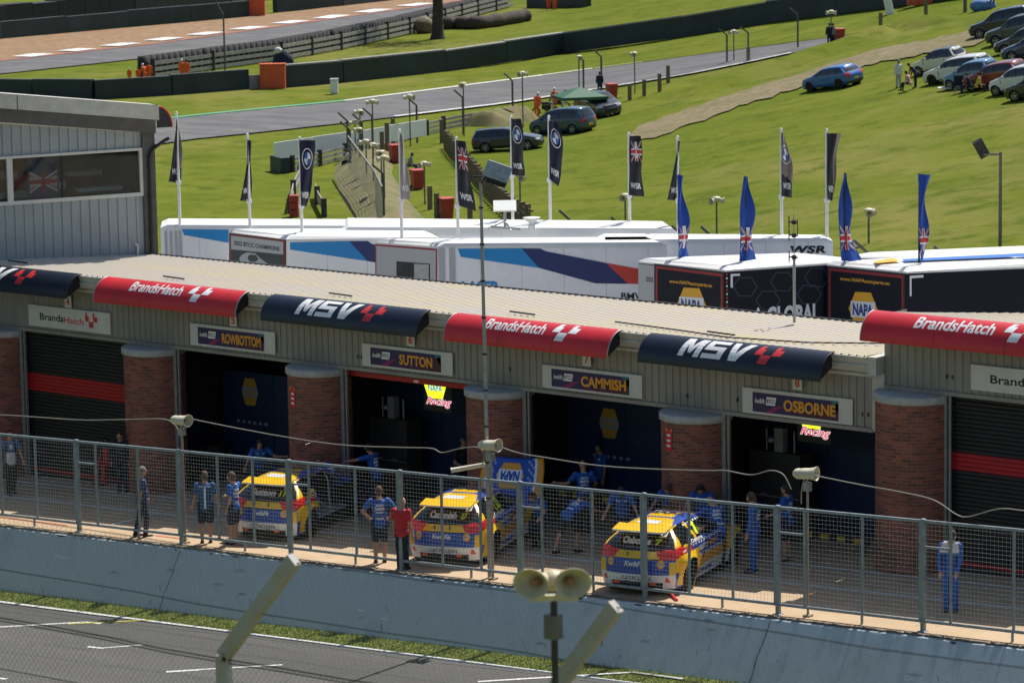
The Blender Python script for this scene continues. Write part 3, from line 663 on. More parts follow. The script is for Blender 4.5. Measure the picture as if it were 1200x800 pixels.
_t = MC['winglass'].node_tree; _b = _t.nodes['Principled BSDF']; _tr = _t.nodes.new('ShaderNodeBsdfTransparent'); _tr.inputs[0].default_value = (.75, .85, .85, 1); _mx = _t.nodes.new('ShaderNodeMixShader'); _mx.inputs[0].default_value = .42
_t.links.new(_tr.outputs[0], _mx.inputs[1]); _t.links.new(_b.outputs[0], _mx.inputs[2]); _t.links.new(_mx.outputs[0], _t.nodes['Material Output'].inputs[0])
_rm = MB(); _rm.add([F3(a, d, z) for a in (cu0, LW) for d in (-.15, -2.2) for z in (wz0-.6, wz1+.4)], [(2, 3, 7, 6), (0, 2, 6, 4), (0, 1, 3, 2)]); PR_(_rm, 'room_interior', mat('roomdark', (.03, .035, .04), .8, col2=(.10, .12, .12), scale=.8))
_dk = MB()
for a, b, z, h, d in ((.3, 1.6, .05, .10, -.5), (1.8, 2.6, .12, .22, -1.0), (.5, 1.5, .38, .12, -1.6), (2.6, 4.2, .0, .16, -.6), (3.0, 3.8, .45, .2, -1.5)): _dk.add([F3(wu0+a+i, d+j, wz0+z+k) for i in (0, b-a) for j in (0, -.4) for k in (0, h)], [(0, 1, 3, 2), (4, 6, 7, 5), (0, 4, 5, 1), (2, 3, 7, 6), (0, 2, 6, 4), (1, 5, 7, 3)])
PR_(_dk, 'desk_clutter', 'offwhite')
_fg = thing('flag_reflection', 'blue ensign hanging inside the race control window', 'flag', tuple(F3(0, 0, wz0))); _o = F3(0, 0, wz0); _fa, _fb = pt(70, 200)[0], pt(33, 200)[0]; _h = wz1-wz0  # cloth added behind the glass, stands in for flags mirrored in the pane
def _q(u, v, d=-.10): return F3(_fa+(_fb-_fa)*u, d+.02*sin(u*7), wz0+_h*v)-_o
_m = MB(); patch(_q, [(0, .0), (1, .05), (1, 1), (0, 1)], _m, 0, 6); _m.build('cloth', mat('flagdeep', (.015, .04, .12), .8), _fg)
_m = MB(); _qw = lambda u, v: _q(u, v, -.085); _qr = lambda u, v: _q(u, v, -.075)
for _a, _c, _w, _f, _i in (((.05, .2), (.95, .6), .07, _qw, 0), ((.05, .6), (.95, .2), .07, _qw, 0), ((.05, .4), (.95, .4), .10, _qr, 0), ((.05, .4), (.95, .4), .05, lambda u, v: _q(u, v, -.065), 1), ((.05, .22), (.95, .58), .02, _qr, 1), ((.05, .58), (.95, .22), .02, _qr, 1)):
    patch(_f, [(_a[0], _a[1]-_w), (_c[0], _c[1]-_w), (_c[0], _c[1]+_w), (_a[0], _a[1]+_w)], _m, _i, 4)
patch(lambda u, v: _q(u, v, -.06), [(.45, .15), (.55, .15), (.55, .65), (.45, .65)], _m, 1, 3); _m.build('union_jack', ['whitecloth', 'redshirt'], _fg)
for a in (wu0, wu1+.16, 2*wu1-wu0+.32):
    b = a+(wu1-wu0); g = MB(); g.add([F3(a, 0, wz0), F3(b, 0, wz0), F3(b, 0, wz1), F3(a, 0, wz1)], [(0, 1, 2, 3)]); win = PR_(g, 'window', 'winglass')
    k = MB(); mid = a+(b-a)*.60 if a > wu0 else a+(wu1-wu0)*.61
    mid = a+.40*(b-a) if False else mid
    rail(mid-.02, mid+.02, wz0, wz1, .0, .03, k); o = PR_(k, 'mullion', 'black')
fs_ = MB()
P = [F3(u, d, ftop(u)+dz) for u in (-.05, LW) for d in (-.3, .45) for dz in (-fh, 0)]
fs_.add(P, [(0, 1, 3, 2), (4, 6, 7, 5), (0, 4, 5, 1), (2, 3, 7, 6), (0, 2, 6, 4), (1, 5, 7, 3)])
PR_(fs_, 'roof_fascia', 'fascia')
k = MB()
for u in (4.0, 7.5, 11): 
    P = [F3(u+a, .455, ftop(u)+dz) for a in (0, .02) for dz in (-fh, 0)]; k.add(P, [(0, 1, 3, 2)])
PR_(k, 'fascia_joint', 'darksteel')
s2 = MB(); P = [F3(u, d, ftop(u)-fh-dz) for u in (0, LW) for d in (-.2, .30) for dz in (.38, .01)]
s2.add(P, [(0, 1, 3, 2), (4, 6, 7, 5), (0, 4, 5, 1), (2, 3, 7, 6), (0, 2, 6, 4), (1, 5, 7, 3)])
PR_(s2, 'roof_beam', mat('beamgrey', (.09, .085, .085), .55, var=.15))
fl = MB(); P = [F3(u, d, ctop+csl*(u-cu0)+dz) for u in (cu0-.02, LW) for d in (0, .07) for dz in (0, .05)]
fl.add(P, [(0, 1, 3, 2), (4, 6, 7, 5), (0, 4, 5, 1), (2, 3, 7, 6), (0, 2, 6, 4), (1, 5, 7, 3)]); PR_(fl, 'top_flashing', 'signwhite')
cl = MB(); rail(-.02, .34, c0.z-2.5, ftop(0)-fh, -.25, .12, cl); PR_(cl, 'corner_column', 'beamgrey')
rd = MB(); q = [F3(cu0-.12, .17, ftop(0)-fh-1.0), F3(cu0-.1, .19, c0.z-.3)]; rd.tube(q, .045, 8)
rd.tube([F3(-.42, .17, ftop(0)-fh-.55), F3(-.25, .2, ftop(0)-fh-.62), F3(cu0-.18, .2, ftop(0)-fh-.85), F3(cu0-.12, .19, ftop(0)-fh-1.05)], .05, 8)
for z in (.6, 1.6): rail(cu0-.2, cu0-.05, c0.z+z, c0.z+z+.04, .1, .24, rd)
PR_(rd, 'drainpipe', 'black')
rf = MB(); bk = -nu*9+V((0, 0, -1.9))
P = [F3(-.05, .45, ftop(0)+.004), F3(LW, .45, ftop(LW)+.004), F3(LW, .45, ftop(LW)+.004)+bk, F3(-.05, .45, ftop(0)+.004)+bk]; rf.add(P, [(0, 1, 2, 3)])
rf.add([F3(0, 0, c0.z-3), F3(0, 0, ftop(0)-.02), F3(0, 0, ftop(0)-.02)+bk, F3(0, 0, c0.z-3)+bk], [(0, 1, 2, 3)]); PR_(rf, 'roof', 'fascia')
# curved end of the banner on its far side
e = MB(); n = 14; zc = ftop(0)-fh-.25; prof = [F3(-.12-.42*sin(a*pi/2/n), .1, zc+.58*cos(a*pi/2/n)) for a in range(n+1)]
e.add(prof+[F3(-.1, .1, zc)], [tuple(range(n+2))], 0); 
prof2 = [p-nu*.5 for p in prof]
e.add(prof+prof2, [(i, i+1, n+2+i, n+1+i) for i in range(n)], 1)
e.tube([F3(-.12-.44*sin(a*pi/2/n), .1, zc+.60*cos(a*pi/2/n)) for a in range(n+1)], .022, 6, 1)
PR_(e, 'curved_end_banner', ['darksteel', 'bannerred'])
vp = MB(); vp.tube([F3(cu0+.28, .08, c0.z-.05), F3(cu0+.28, .1, c0.z+.28), F3(cu0+.36, .16, c0.z+.34)], .03, 6); PR_(vp, 'vent_pipe', 'white')

# ------------------------------------------------------------ what stands inside the garages
def garage_wall(i, decals):
    xa, xb = PC[i]+.14, PC[i+1]-.14; y = 9.3 if i != 2 else 9.6
    g = gz((xa+xb)/2)
    t = thing('display_wall', ['', 'dark blue display wall with hexagon badge inside the ROWBOTTOM garage', 'dark blue display wall at the back of the SUTTON garage', 'dark blue display wall with hexagon badge inside the CAMMISH garage', 'dark blue display wall at the back of the OSBORNE garage'][i], 'partition', (xa, 7.6, g), 0, 'dark display walls inside the garages')
    L = xb-xa
    for k in range(3): MB().bb((k*L/3+.01, 0, 0), ((k+1)*L/3-.01, .05, 2.75)).build('wall_panel', 'panelblue', t)
    f = plane_fn((0, -.004, 0), (1, 0, 0), (0, 0, 1)); f2 = plane_fn((0, -.008, 0), (1, 0, 0), (0, 0, 1)); f3 = plane_fn((0, -.012, 0), (1, 0, 0), (0, 0, 1))
    if decals:
        _p = Yp(*decals, 7.6); x, z = _p.x-xa, _p.z-g; m_ = MB(); patch(f, [(x+a, z+b) for a, b in [(-.30, 0), (-.17, -.36), (.17, -.36), (.30, 0), (.17, .36), (-.17, .36)]], m_, 0)
        patch(f2, [(x-.27, z-.13), (x+.27, z-.13), (x+.27, z+.13), (x-.27, z+.13)], m_, 1)
        text('', 'NAPA', None, None, f3, x-.23, x+.23, z-.09, z+.09, mb=m_, mi=0)
        for k in range(6): patch(f2, [(x-.5+k*.2, z-.85), (x-.4+k*.2, z-.85), (x-.4+k*.2, z-.78), (x-.5+k*.2, z-.78)], m_, 1)
        m_.build('badge', [mat('dimyellow', (.5, .28, .03), .7), mat('dimblue', (.25, .30, .40), .7)], t)
    if i == 3:
        m_ = MB(); text('', 'DATA', None, None, f2, L-1.3, L-.55, 2.05, 2.2, mb=m_); text('', 'CAR', None, None, f2, L-1.3, L-.75, 1.75, 1.9, mb=m_); m_.build('wall_lettering', mat('dimgrey', (.12, .14, .17), .7), t)
garage_wall(1, (293, 459)); garage_wall(2, None); garage_wall(3, (714, 496)); garage_wall(4, None)
mat('neonyellow', (.8, .8, .02), .5, emit=((.85, 1., .02), .9)); mat('neonblue', (.02, .2, .8), .5, emit=((.02, .25, 1), .5)); mat('neonwhite', (.8, .8, .8), .5, emit=((.9, .9, 1), .5)); mat('neonred', (.8, .02, .05), .5, emit=((1, .03, .06), .5))
def neon(p, s, label, top):
    t = thing('hanging_sign', label, 'sign', p, 0, 'lit team signs hanging in the garages'); k = s
    f = plane_fn((0, 0, 0), (1, 0, 0), (0, 0, 1)); f2 = plane_fn((0, -.006, 0), (1, 0, 0), (0, 0, 1)); f3 = plane_fn((0, -.012, 0), (1, 0, 0), (0, 0, 1))
    MB().bb((-.01, .002, -.3), (.9*k, .03, .38)).build('backing', 'black', t)
    m_ = MB(); patch(f, [(.0, .36), (.72*k, .36), (.60*k, .02), (.14*k, .02)], m_, 0)
    m_.build('hexagon', 'neonyellow', t)
    if top: text('blue_lettering', 'NAPA', 'neonblue', t, f2, .14*k, .60*k, .20, .36, bold=.03)
    text('script_outline', 'Racing', 'neonwhite', t, f2, .06, .90*k, -.20, .06, bold=.05, shear=.4)
    text('script_lettering', 'Racing', 'neonred', t, f3, .08, .88*k, -.19, .05, bold=.0, shear=.4)
    MB().tube([(.1, .02, .36), (.1, .02, .9)], .008, 5).tube([(.6, .02, .36), (.6, .02, .9)], .008, 5).build('hanger', 'darksteel', t)
q = Yp(497, 466, 6.4); neon(tuple(q), 1.0, 'bright yellow lit sign hanging in the SUTTON garage doorway', True)
q = Yp(935, 501, 6.4); neon(tuple(q), 1.0, 'bright yellow lit sign hanging in the OSBORNE garage doorway', False)
def cabinet(xa, xb, y, h, label, mt='cabgrey'):
    g = gz(xa); t = thing('storage_cabinet', label, 'cabinet', (xa, y, g), 0)
    L = xb-xa
    bevel(MB().bb((0, 0, 0), (L, .6, h)).build('carcass', mt, t), .01)
    for z in (h*.5,): MB().bb((0.02, -.02, z-.01), (L-.02, -.002, z+.01)).build('shelf_edge', 'galv', t)
    for x in (L*.3, L*.7): MB().box((x, -.02, h*.52), (.16, .03, .03)).build('handle', 'galv', t)
    # helmet hooks on top
    MB().tube([(L*.25, .2, h), (L*.25, .2, h+.5)], .02, 6).tube([(L*.8, .2, h), (L*.8, .2, h+.5)], .02, 6).bb((L*.45, .1, h), (L*.62, .3, h+.55)).ell((L*.35, .15, h+.25), (.12, .08, .07)).build('rack', 'galv', t)
mat('napadim', (.5, .36, .02), .6); mat('cabgrey', (.035, .033, .032), .5); 
q = Yp(432, 500, 6.6); cabinet(q.x, q.x+1.25, 6.6, 2.1, 'tall grey cabinet inside the SUTTON garage')
for _x, _l in ((943, 'yellow and black striped barrier bar low inside the OSBORNE garage'), (655, 'yellow and black striped barrier bar low inside the CAMMISH garage')):
    q = Yp(_x, 628 if _x > 900 else 580, 5.9); t = thing('barrier_bar', _l, 'barrier', (q.x, 5.9, gz(q.x)), 0, 'striped bars inside the garages'); z_ = q.z-gz(q.x)
    for k in range(8): MB().bb((k*.22, -.02, z_), (k*.22+.21, .02, z_+.12)).build('stripe_board', 'napadim' if k % 2 == 0 else 'black', t)
    for x_ in (.1, 1.6): MB().bb((x_, -.03, 0), (x_+.05, .03, z_)).build('leg', 'galvdark', t)
for _p, _l in (((905, 600), 'stack of slick tyres inside the OSBORNE garage by the cabinet'), ((250, 525), 'stack of slick tyres inside the ROWBOTTOM garage'), ((668, 555), 'stack of slick tyres at the left inside the CAMMISH garage')):
    q = Yp(*_p, 6.9); t = thing('tyre_stack', _l, 'tyres', (q.x, 6.9, gz(q.x)), 0, 'tyre stacks in the garages')
    for k in range(4): MB().lathe([(.18, 0), (.31, .01), (.33, .05), (.33, .19), (.31, .235), (.18, .24)], 20, 0, M4.Translation((0, 0, k*.245))).build('tyre', 'rubber', t)
q = Yp(878, 530, 6.6); cabinet(q.x, q.x+1.4, 6.6, 2.05, 'tall grey cabinet inside the OSBORNE garage')
# ============================================================ STEEL FENCE ALONG THE WALL
def z0f(x): return gz(x)
def fence_panel(xa, xb, mids, gate, label):
    t = thing('fence_panel', label, 'fence', (xa, 0, gz(xa)), 0, 'steel mesh fence panels along the wall')
    s = .038; zb, zt = .21, 2.24
    def p(x, z, y=0): return V((x-xa, y, gz(x)-gz(xa)+z))
    f = MB(); f.bar(p(xa, zb), p(xb, zb), .05, .06).bar(p(xa, zt), p(xb-.0, zt), .055, .06)
    for x in mids: f.bar(p(x, zb+.03), p(x, zt-.03), .05, .05, up=V((0, 1, 0)))
    if gate: f.bar(p(xa+.03, zt-.52), p(mids[0]-.03, zt-.52), .045, .05)
    bevel(f.build('frame', 'greysteel', t), .006)
    ps = MB().bar(p(xa, -.03), p(xa, zt+.05), .09, .09, up=V((0, 1, 0))).bb(p(xa-.09, -.0, -.09), p(xa+.09, .015, .09))
    bevel(ps.build('post', 'greysteel', t), .008)
    e = MB().bar(p(xb-.075, zb), p(xb-.075, zt+.0), .05, .05, up=V((0, 1, 0))); bevel(e.build('end_upright', 'greysteel', t), .006)
    xm = (xa+xb)/2+.3; MB().bar(p(xm, -.01), p(xm, zb), .04, .04, up=V((0, 1, 0))).build('foot', 'greysteel', t)
    w = MB(); n = int((xb-xa)/.09); yy = .03
    for i in range(1, n): x = xa+i*.09; w.bar(p(x, zb, yy), p(x, zt, yy), .0031, .0031, up=V((0, 1, 0)))
    k = int((zt-zb)/.088)
    for j in range(1, k+1): z = zb+j*.088; w.bar(p(xa, z, yy+.006), p(xb, z, yy+.006), .0031, .0031)
    w.build('welded_mesh', 'meshgalv', t)
mat('meshgalv', (.30, .32, .32), .5, metal=.4)
PX = [-21.3, -17.45, -13.65, -10.14, -6.60, -3.20, .27, 3.65, 7.08, 10.59, 14.1, 17.6]
MIDS = [[-20, -18.7], [-16.4, -15.13], [-12.99, -11.55], [-8.9, -7.76], [-5.98, -4.56], [-1.99, -.87], [.86, 2.25], [4.82, 5.94], [7.74, 9.15], [11.23, 12.67], [15.2, 16.4]]
FL = ['mesh fence panel wholly left of the frame edge', 'first mesh fence panel at the left edge, beside the man with the white camera vest', 'mesh fence panel in front of the man walking in navy clothes', 'mesh fence panel right of the leftmost horn loudspeaker, in front of two mechanics in shorts', 'mesh fence panel in front of the right half of the leftmost race car', 'mesh fence panel in front of the middle race car', 'mesh fence panel in front of the stooping mechanic', 'mesh fence panel in front of the rightmost race car', 'mesh fence panel behind the right horn loudspeaker pole', 'mesh fence panel at right, in front of the man in white and blue overalls', 'mesh fence panel beyond the right edge']
for i in range(1, 10): fence_panel(PX[i], PX[i+1], MIDS[i], i in (2, 4, 6, 8, 9), FL[i])

# ------------------------------------------------------------ horn loudspeakers on the fence, white cable
def horn_mesh(mb, o, d, L, r0, r1, flat=1.0, n=20, mi=0, mi2=1):
    """flared horn from o along d"""
    d = V(d).normalized(); q = d.to_track_quat('Z', 'Y').to_matrix().to_4x4(); M = M4.Translation(o) @ q @ M4.Diagonal((1, flat, 1, 1))
    prof = [(.001, 0), (r0, .0), (r0*1.1, L*.3), (r0+(r1-r0)*.25, L*.6), (r0+(r1-r0)*.6, L*.85), (r1, L), (r1*1.04, L*1.01), (r1*1.03, L*1.04), (r1*.96, L*1.02)]
    mb.lathe(prof, n, mi, M)
    mb.lathe([(r1*.96, L*1.02), (r0+(r1-r0)*.52, L*.83), (r0*.95, L*.5), (.001, L*.42)], n, mi, M)
    mb.lathe([(.001, L*.85), (r1*.2, L*.83), (r1*.26, L*.6), (r1*.26, L*.45)], 12, mi2, M)
def pa_pole(x, hx, hy, dirv, label):
    b = V((x, .10, gz(x))); top = Yp(hx, hy, .10)
    t = thing('horn_loudspeaker', label, 'loudspeaker', b, 0, 'cream horn loudspeakers on poles along the fence')
    tp = top-b
    MB().tube([(0, 0, -.05), (0, 0, tp.z-.16)], .026, 8).bb((-.08, -.08, -.05), (.08, .08, .04)).build('pole', 'galvrust', t)
    MB().bb((-.07, -.06, tp.z-.36), (.07, .06, tp.z-.18)).bb((-.015, -.015, tp.z-.2), (.015, .015, tp.z-.05)).build('bracket', 'galv', t)
    h = MB(); horn_mesh(h, V((0, 0, tp.z))-V(dirv).normalized()*.17, dirv, .36, .13, .18, .8); h.build('horn', ['cream', 'creamdark'], t)
    MB().ell(V((0, 0, tp.z))-V(dirv).normalized()*.18, (.14, .13, .11), 10).build('driver', 'cream', t)
mat('galvrust', (.30, .25, .19), .6, var=.25, scale=9); mat('creamdark', (.35, .17, .08), .6)
pa_pole(-10.12, 217, 493, (.95, .1, .02), 'cream horn loudspeaker at left above the fence, cable running off both ways')
pa_pole(-.62, 579, 522, (1, .15, .05), 'cream horn loudspeaker beside the tall lamp pole')
pa_pole(7.75, 933, 553, (.9, .25, .05), 'cream horn loudspeaker at right on a rusty pole, in front of the OSBORNE garage')
def cable(pts, name, label, y=.12, r=.012):
    P = [Yp(a, b, y) for a, b in pts]; Q = []
    for i in range(len(P)-1):
        p0 = P[max(i-1, 0)]; p1 = P[i]; p2 = P[i+1]; p3 = P[min(i+2, len(P)-1)]
        for k in range(6):
            u = k/6; Q.append(.5*((2*p1)+(p2-p0)*u+(2*p0-5*p1+4*p2-p3)*u*u+(3*p1-p0-3*p2+p3)*u**3))
    Q.append(P[-1]); o = MB().tube(Q, r, 6).build(name, 'cablewhite'); tag(o, label, 'cable', 'slack white cables between the loudspeakers')
cable([(-60, 486), (0, 486), (50, 489), (100, 492), (160, 491), (192, 491), (205, 498), (213, 512)], 'cable', 'slack white cable running off to the left edge from the left loudspeaker')
cable([(226, 491), (260, 498), (330, 511), (400, 521), (470, 524), (505, 525), (518, 530), (540, 525), (560, 524), (567, 533), (565, 545)], 'cable', 'long slack white cable between the left and the middle loudspeaker')
cable([(588, 524), (610, 531), (640, 536), (700, 545), (760, 549), (830, 551), (850, 551), (880, 556), (903, 551), (918, 556), (927, 573)], 'cable', 'slack white cable between the middle and the right loudspeaker')
cable([(939, 590), (940, 570), (947, 556), (965, 559), (1010, 568), (1060, 577), (1095, 586), (1120, 602), (1135, 605), (1170, 596), (1200, 598), (1260, 606)], 'cable', 'slack white cable drooping off to the right edge from the right loudspeaker')
# barrel-like white tube lying on the fence in front of the middle car
a = Yp(529, 551, .1); b = Yp(569, 544, .5)
o = MB().tube([a, a.lerp(b, .02), b], [.07, .055, .05], 10).build('pole_arm', 'cream'); tag(o, 'cream tube sticking out sideways over the fence in front of the middle race car', 'tube')

CYAW = atan2(-HD.x, HD.y); LO = RH_*.36+V((0, 0, .02))
# ------------------------------------------------------------ tall lamp pole
xb_ = Yp(574, 662, .22).x; t = thing('lamp_pole', 'tall thin grey pole with a floodlight on top, beside the middle race car', 'street lamp', (xb_, .22, gz(xb_)))
tp = Yp(563, 205, .22)-V((xb_, .22, gz(xb_)))
MB().tube([(0, 0, 0), tp*.35, tp*.98], [.055, .045, .035], 10).build('pole', 'galv', t); mat('galvdark', (.13, .13, .12), .5, metal=.3, var=.2)
for k in range(9): c = tp*(.2+.09*k); MB().tube([c-V((0, 0, .02)), c+V((0, 0, .02))], .055, 8).build('pole_clip', 'darksteel', t)
R_ = Euler((rad(-28), rad(20), CYAW)).to_matrix()
lh = MB(); lh.box(tp+LO, (.56, .30, .40), R_); bevel(lh.build('lamp_head', 'greysteel', t), .02)
MB().box(tp+LO+R_ @ V((0, 0, -.205)), (.50, .26, .012), R_).build('lamp_glass', 'glasscar', t)
MB().box(tp+LO+R_ @ V((.08, -.152, -.09)), (.22, .006, .05), R_).build('fins', 'galv', t)
MB().bar(tp+V((-.2, 0, -.05)), tp+V((.15, 0, -.03)), .04).bar(tp+V((0, 0, -.2)), tp+V((.2, 0, -.05)), .03).build('arm', 'darksteel', t)

# ============================================================ FOREGROUND FENCE AND TWIN HORNS
YF = -35.16
def spectator_post(tip, elbow, label):
    a = Yp(*tip, YF); b = Yp(*elbow, YF); gzf = terrain_z(b.x, YF)-.3
    t = thing('cranked_fence_post', label, 'fence post', (b.x, YF, gzf), 0, 'cranked posts of the spectator fence')
    o_ = V((b.x, YF, gzf)); l = .10; n = MB()
    for P0_, P1_ in ((V((b.x, YF, gzf)), b), (b, a)):
        t_ = (P1_-P0_).normalized(); sx = V((0, 1, 0)); sy = t_.cross(sx)
        n.bar(P0_-o_, P1_-o_, .13, .08, up=(0, 1, 0))
    n.bar(b-o_-V((0, 0, .05)), b-o_+(a-b)*.04, .13, .02)
    n.build('angle_iron', 'postiron', t)
mat('postiron', (.24, .22, .18), .65, metal=.2, col2=(.30, .20, .11), scale=3.5)
spectator_post((345, 655), (262, 768), 'blurred cranked iron fence post in the foreground, lower left')
spectator_post((722, 710), (628, 838), 'blurred cranked iron fence post in the foreground beside the twin horns')
e1 = Yp(262, 768, YF); arm = Yp(345, 655, YF)-e1; s1 = (Yp(722, 710, YF)-Yp(345, 655, YF))/(Yp(722, 710, YF).x-Yp(345, 655, YF).x)
ft = thing('spectator_fence_mesh', 'out of focus chain link and strand wires across the bottom of the view', 'fence mesh', (e1.x, YF, e1.z-3))
o_ = V((e1.x, YF, e1.z-3)); wm = MB()
for fr_, r_ in ((1.0, .005), (.48, .005), (.0, .007), (-.03, .006), (-.5, .005)):
    b0 = e1+arm*fr_ if fr_ >= 0 else e1+V((0, 0, fr_*1.0)); pts = []
    for i in range(25):
        x = -9+i*.75; pts.append(b0+s1*x-o_+V((0, 0, -.03*sin(i/24*pi*3)**2+(.006*sin(i*2.1)))))
    wm.tube(pts, r_, 5)
wm.build('strand_wires', 'darksteel', ft)
cw = MB(); pit = .065; H_ = 3.2; top_off = arm
tm = e1+arm*.98; zb_ = -3.0
def surf(u, z):       # u along, z down from the tip line: first the arm, then vertical
    al = arm.length
    if z < al: q = tm-arm.normalized()*z
    else: q = tm-arm.normalized()*al+V((0, 0, -(z-al)))
    return q+s1*u-o_
n = int(16/pit)
for k in range(-44, n):
    for sgn in (1, -1):
        pts = []; u0_ = -8+k*pit if sgn > 0 else -8+k*pit+3.4
        for z in (0, arm.length*.5, arm.length, arm.length+.6, arm.length+1.6):
            u = u0_+sgn*z*.9; pts.append(surf(u, z))
        for p_, q_ in zip(pts, pts[1:]): cw.bar(p_, q_, .0022, .0022)
cw.build('chain_link', 'galv', ft)
# twin horns
P0 = Yp(649, 700, YF-.25); gzf = terrain_z(P0.x, YF-.25)-.3; t = thing('twin_horn_loudspeaker', 'large cream twin horn loudspeaker on a dark pole in the blurred foreground', 'loudspeaker', (P0.x, YF-.25, gzf))
o_ = V((P0.x, YF-.25, gzf)); hz = P0.z-gzf
MB().tube([(0, 0, 0), (0, 0, hz-.02)], .03, 10).build('pole', 'darkpole', t); mat('darkpole', (.025, .025, .028), .5, var=.3)
MB().bb((-.07, -.05, hz-.34), (.05, .05, hz-.14)).build('junction_box', 'galvdark', t)
vd = -V((FW.x, FW.y, -.02)).normalized(); rt_ = V((RT.x, RT.y, 0)).normalized()
for k, (off, yaw_) in enumerate(((-.165, -.45), (.145, .22))):
    d = (vd*cos(yaw_)+rt_*sin(yaw_)).normalized(); h = MB()
    c = V((0, 0, hz+.125))+rt_*off
    horn_mesh(h, c-d*.22, d, .26, .06, .155, .78, 28); 
    o = h.build('horn', ['creamfg', 'creamdark'], t)
mat('creamfg', (.55, .49, .32), .5, var=.15, scale=10)
MB().bar(rt_*-.2+V((0, 0, hz+.0)), rt_*.2+V((0, 0, hz+.0)), .05).ell(V((0, 0, hz+.1))-vd*.2, (.1, .1, .09)).build('driver_unit', 'creamfg', t)

# ============================================================ TRANSPORTERS IN THE PADDOCK
TZ = 2.7; TG = -1.5
mat('trwhite', (.86, .875, .89), .3, var=.03, coat=.3); mat('trroof', (.78, .77, .74), .45, var=.05, scale=.6, stretch=(.3, 1, 1)); mat('trdark', (.004, .006, .016), .5, spec=.25)
mat('stripecyan', (.01, .25, .60), .4); mat('stripenavy', (.012, .03, .14), .4); mat('stripered', (.62, .05, .035), .4); mat('redtrim', (.32, .015, .02), .45); mat('trgrey', (.42, .44, .46), .4); mat('napayellow', (.80, .42, .02), .5); mat('napablue', (.02, .06, .26), .5); mat('hexline', (.02, .035, .075), .4)
def trailer(name, top, body, label, grp, roof='trroof', rise=.10):
    P = [Zp(*p, TZ) for p in top]; c = sum(P, V())/len(P); c.z = TG
    t = thing(name, label, 'truck trailer', c, 0, grp); L = [p-c for p in P]; H = TZ-TG
    b = MB().prism([(p.x, p.y) for p in L], .95, H-.06); b.build('body', body, t)
    r = MB(); n = len(L); cc = sum(L, V())/n
    ins = [(p-(p-cc).normalized()*.25) for p in L]
    vs = [V((p.x, p.y, H-.056)) for p in L]+[V((p.x, p.y, H)) for p in L]+[V((p.x, p.y, H+rise)) for p in ins]
    fs = [(i, (i+1) % n, n+(i+1) % n, n+i) for i in range(n)]+[(n+i, n+(i+1) % n, 2*n+(i+1) % n, 2*n+i) for i in range(n)]+[tuple(range(2*n, 3*n))]
    r.add(vs, fs).build('roof', roof, t)
    MB().prism([(p.x*.9, p.y*.9) for p in L], .5, .93).build('chassis', 'darksteel', t)
    e = (L[1]-L[0]) if len(L) < 5 else (L[2]-L[1]); 
    for fq in (.12, .2, .28):
        wq = MB(); wq.lathe([(.01, -.15), (.45, -.15), (.5, -.1), (.5, .1), (.45, .15), (.01, .15)], 20, 0, M4.Translation(V(((cc+(L[2]-cc)*(fq*3-.1)).x, (cc+(L[2]-cc)*(fq*3-.1)).y, .5))) @ (V((e.y, -e.x, 0)).to_track_quat('Z', 'Y').to_matrix().to_4x4())); wq.build('wheel', 'rubber', t)
    if body == 'trwhite' and len(top) == 4:
        for (A, B_) in ((L[0], L[1]), (L[1], L[2])):
            f_, LL = face_fn(t, c, A, B_, .004); k = 1
            while k*1.35 < LL-.3:
                u = k*1.35/LL; MB().add([f_(u, .02), f_(u+.012/LL, .02), f_(u+.012/LL, 3.2), f_(u, 3.2)], [(0, 1, 2, 3)]).build('panel_seam', 'trgrey', t); k += 1
    return t, c, L, H
def face_fn(t, c, A, B, off=.012):
    """surface of the wall from A to B (local), u in 0..1 along, v in metres down from the top"""
    d = B-A; L = d.length; x = d.normalized(); nrm = x.cross(V((0, 0, 1))).normalized()
    if (c+A+nrm-CAM).length > (c+A-nrm-CAM).length: nrm = -nrm
    return lambda u, v, o=0: V((A.x, A.y, 0))+x*u*L+nrm*(off+o)+V((0, 0, TZ-TG-v)), L
def fpx(c, A, B, x, y):
    """picture point -> (u, v) on that wall"""
    d = (B-A); xh = d.normalized(); nrm = xh.cross(V((0, 0, 1))); n = nrm.normalized(); p = hit(x, y, n, n.dot(c+A)) - c
    return (p-A).dot(xh)/d.length, (TZ-TG)-p.z
def stripe(t, c, A, B, poly, mt, name, o=0):
    f, L = face_fn(t, c, A, B); m_ = MB(); q = [fpx(c, A, B, *p) for p in poly]; m_.add([f(u, v, o) for u, v in q], [tuple(range(len(q)))]); return m_.build(name, mt, t)
def tx(t, c, A, B, s, px0, px1, py0, py1, mt, name, o=.004, bold=.02, shear=0, space=1):
    """text between picture x px0..px1, py0 (top), py1 (bottom) at the left end"""
    f, L = face_fn(t, c, A, B); u0, vt = fpx(c, A, B, px0, py0); u0, vb = fpx(c, A, B, px0, py1); u1, _ = fpx(c, A, B, px1, py0)
    return text(name, s, mt, t, lambda u, v: f(u0+(u1-u0)*u, vb+(vt-vb)*v, o), 0, 1, 0, 1, bold=bold, shear=shear, space=space)
GW = 'white transporters with blue and red stripes'; GD = 'black transporters behind the garages'
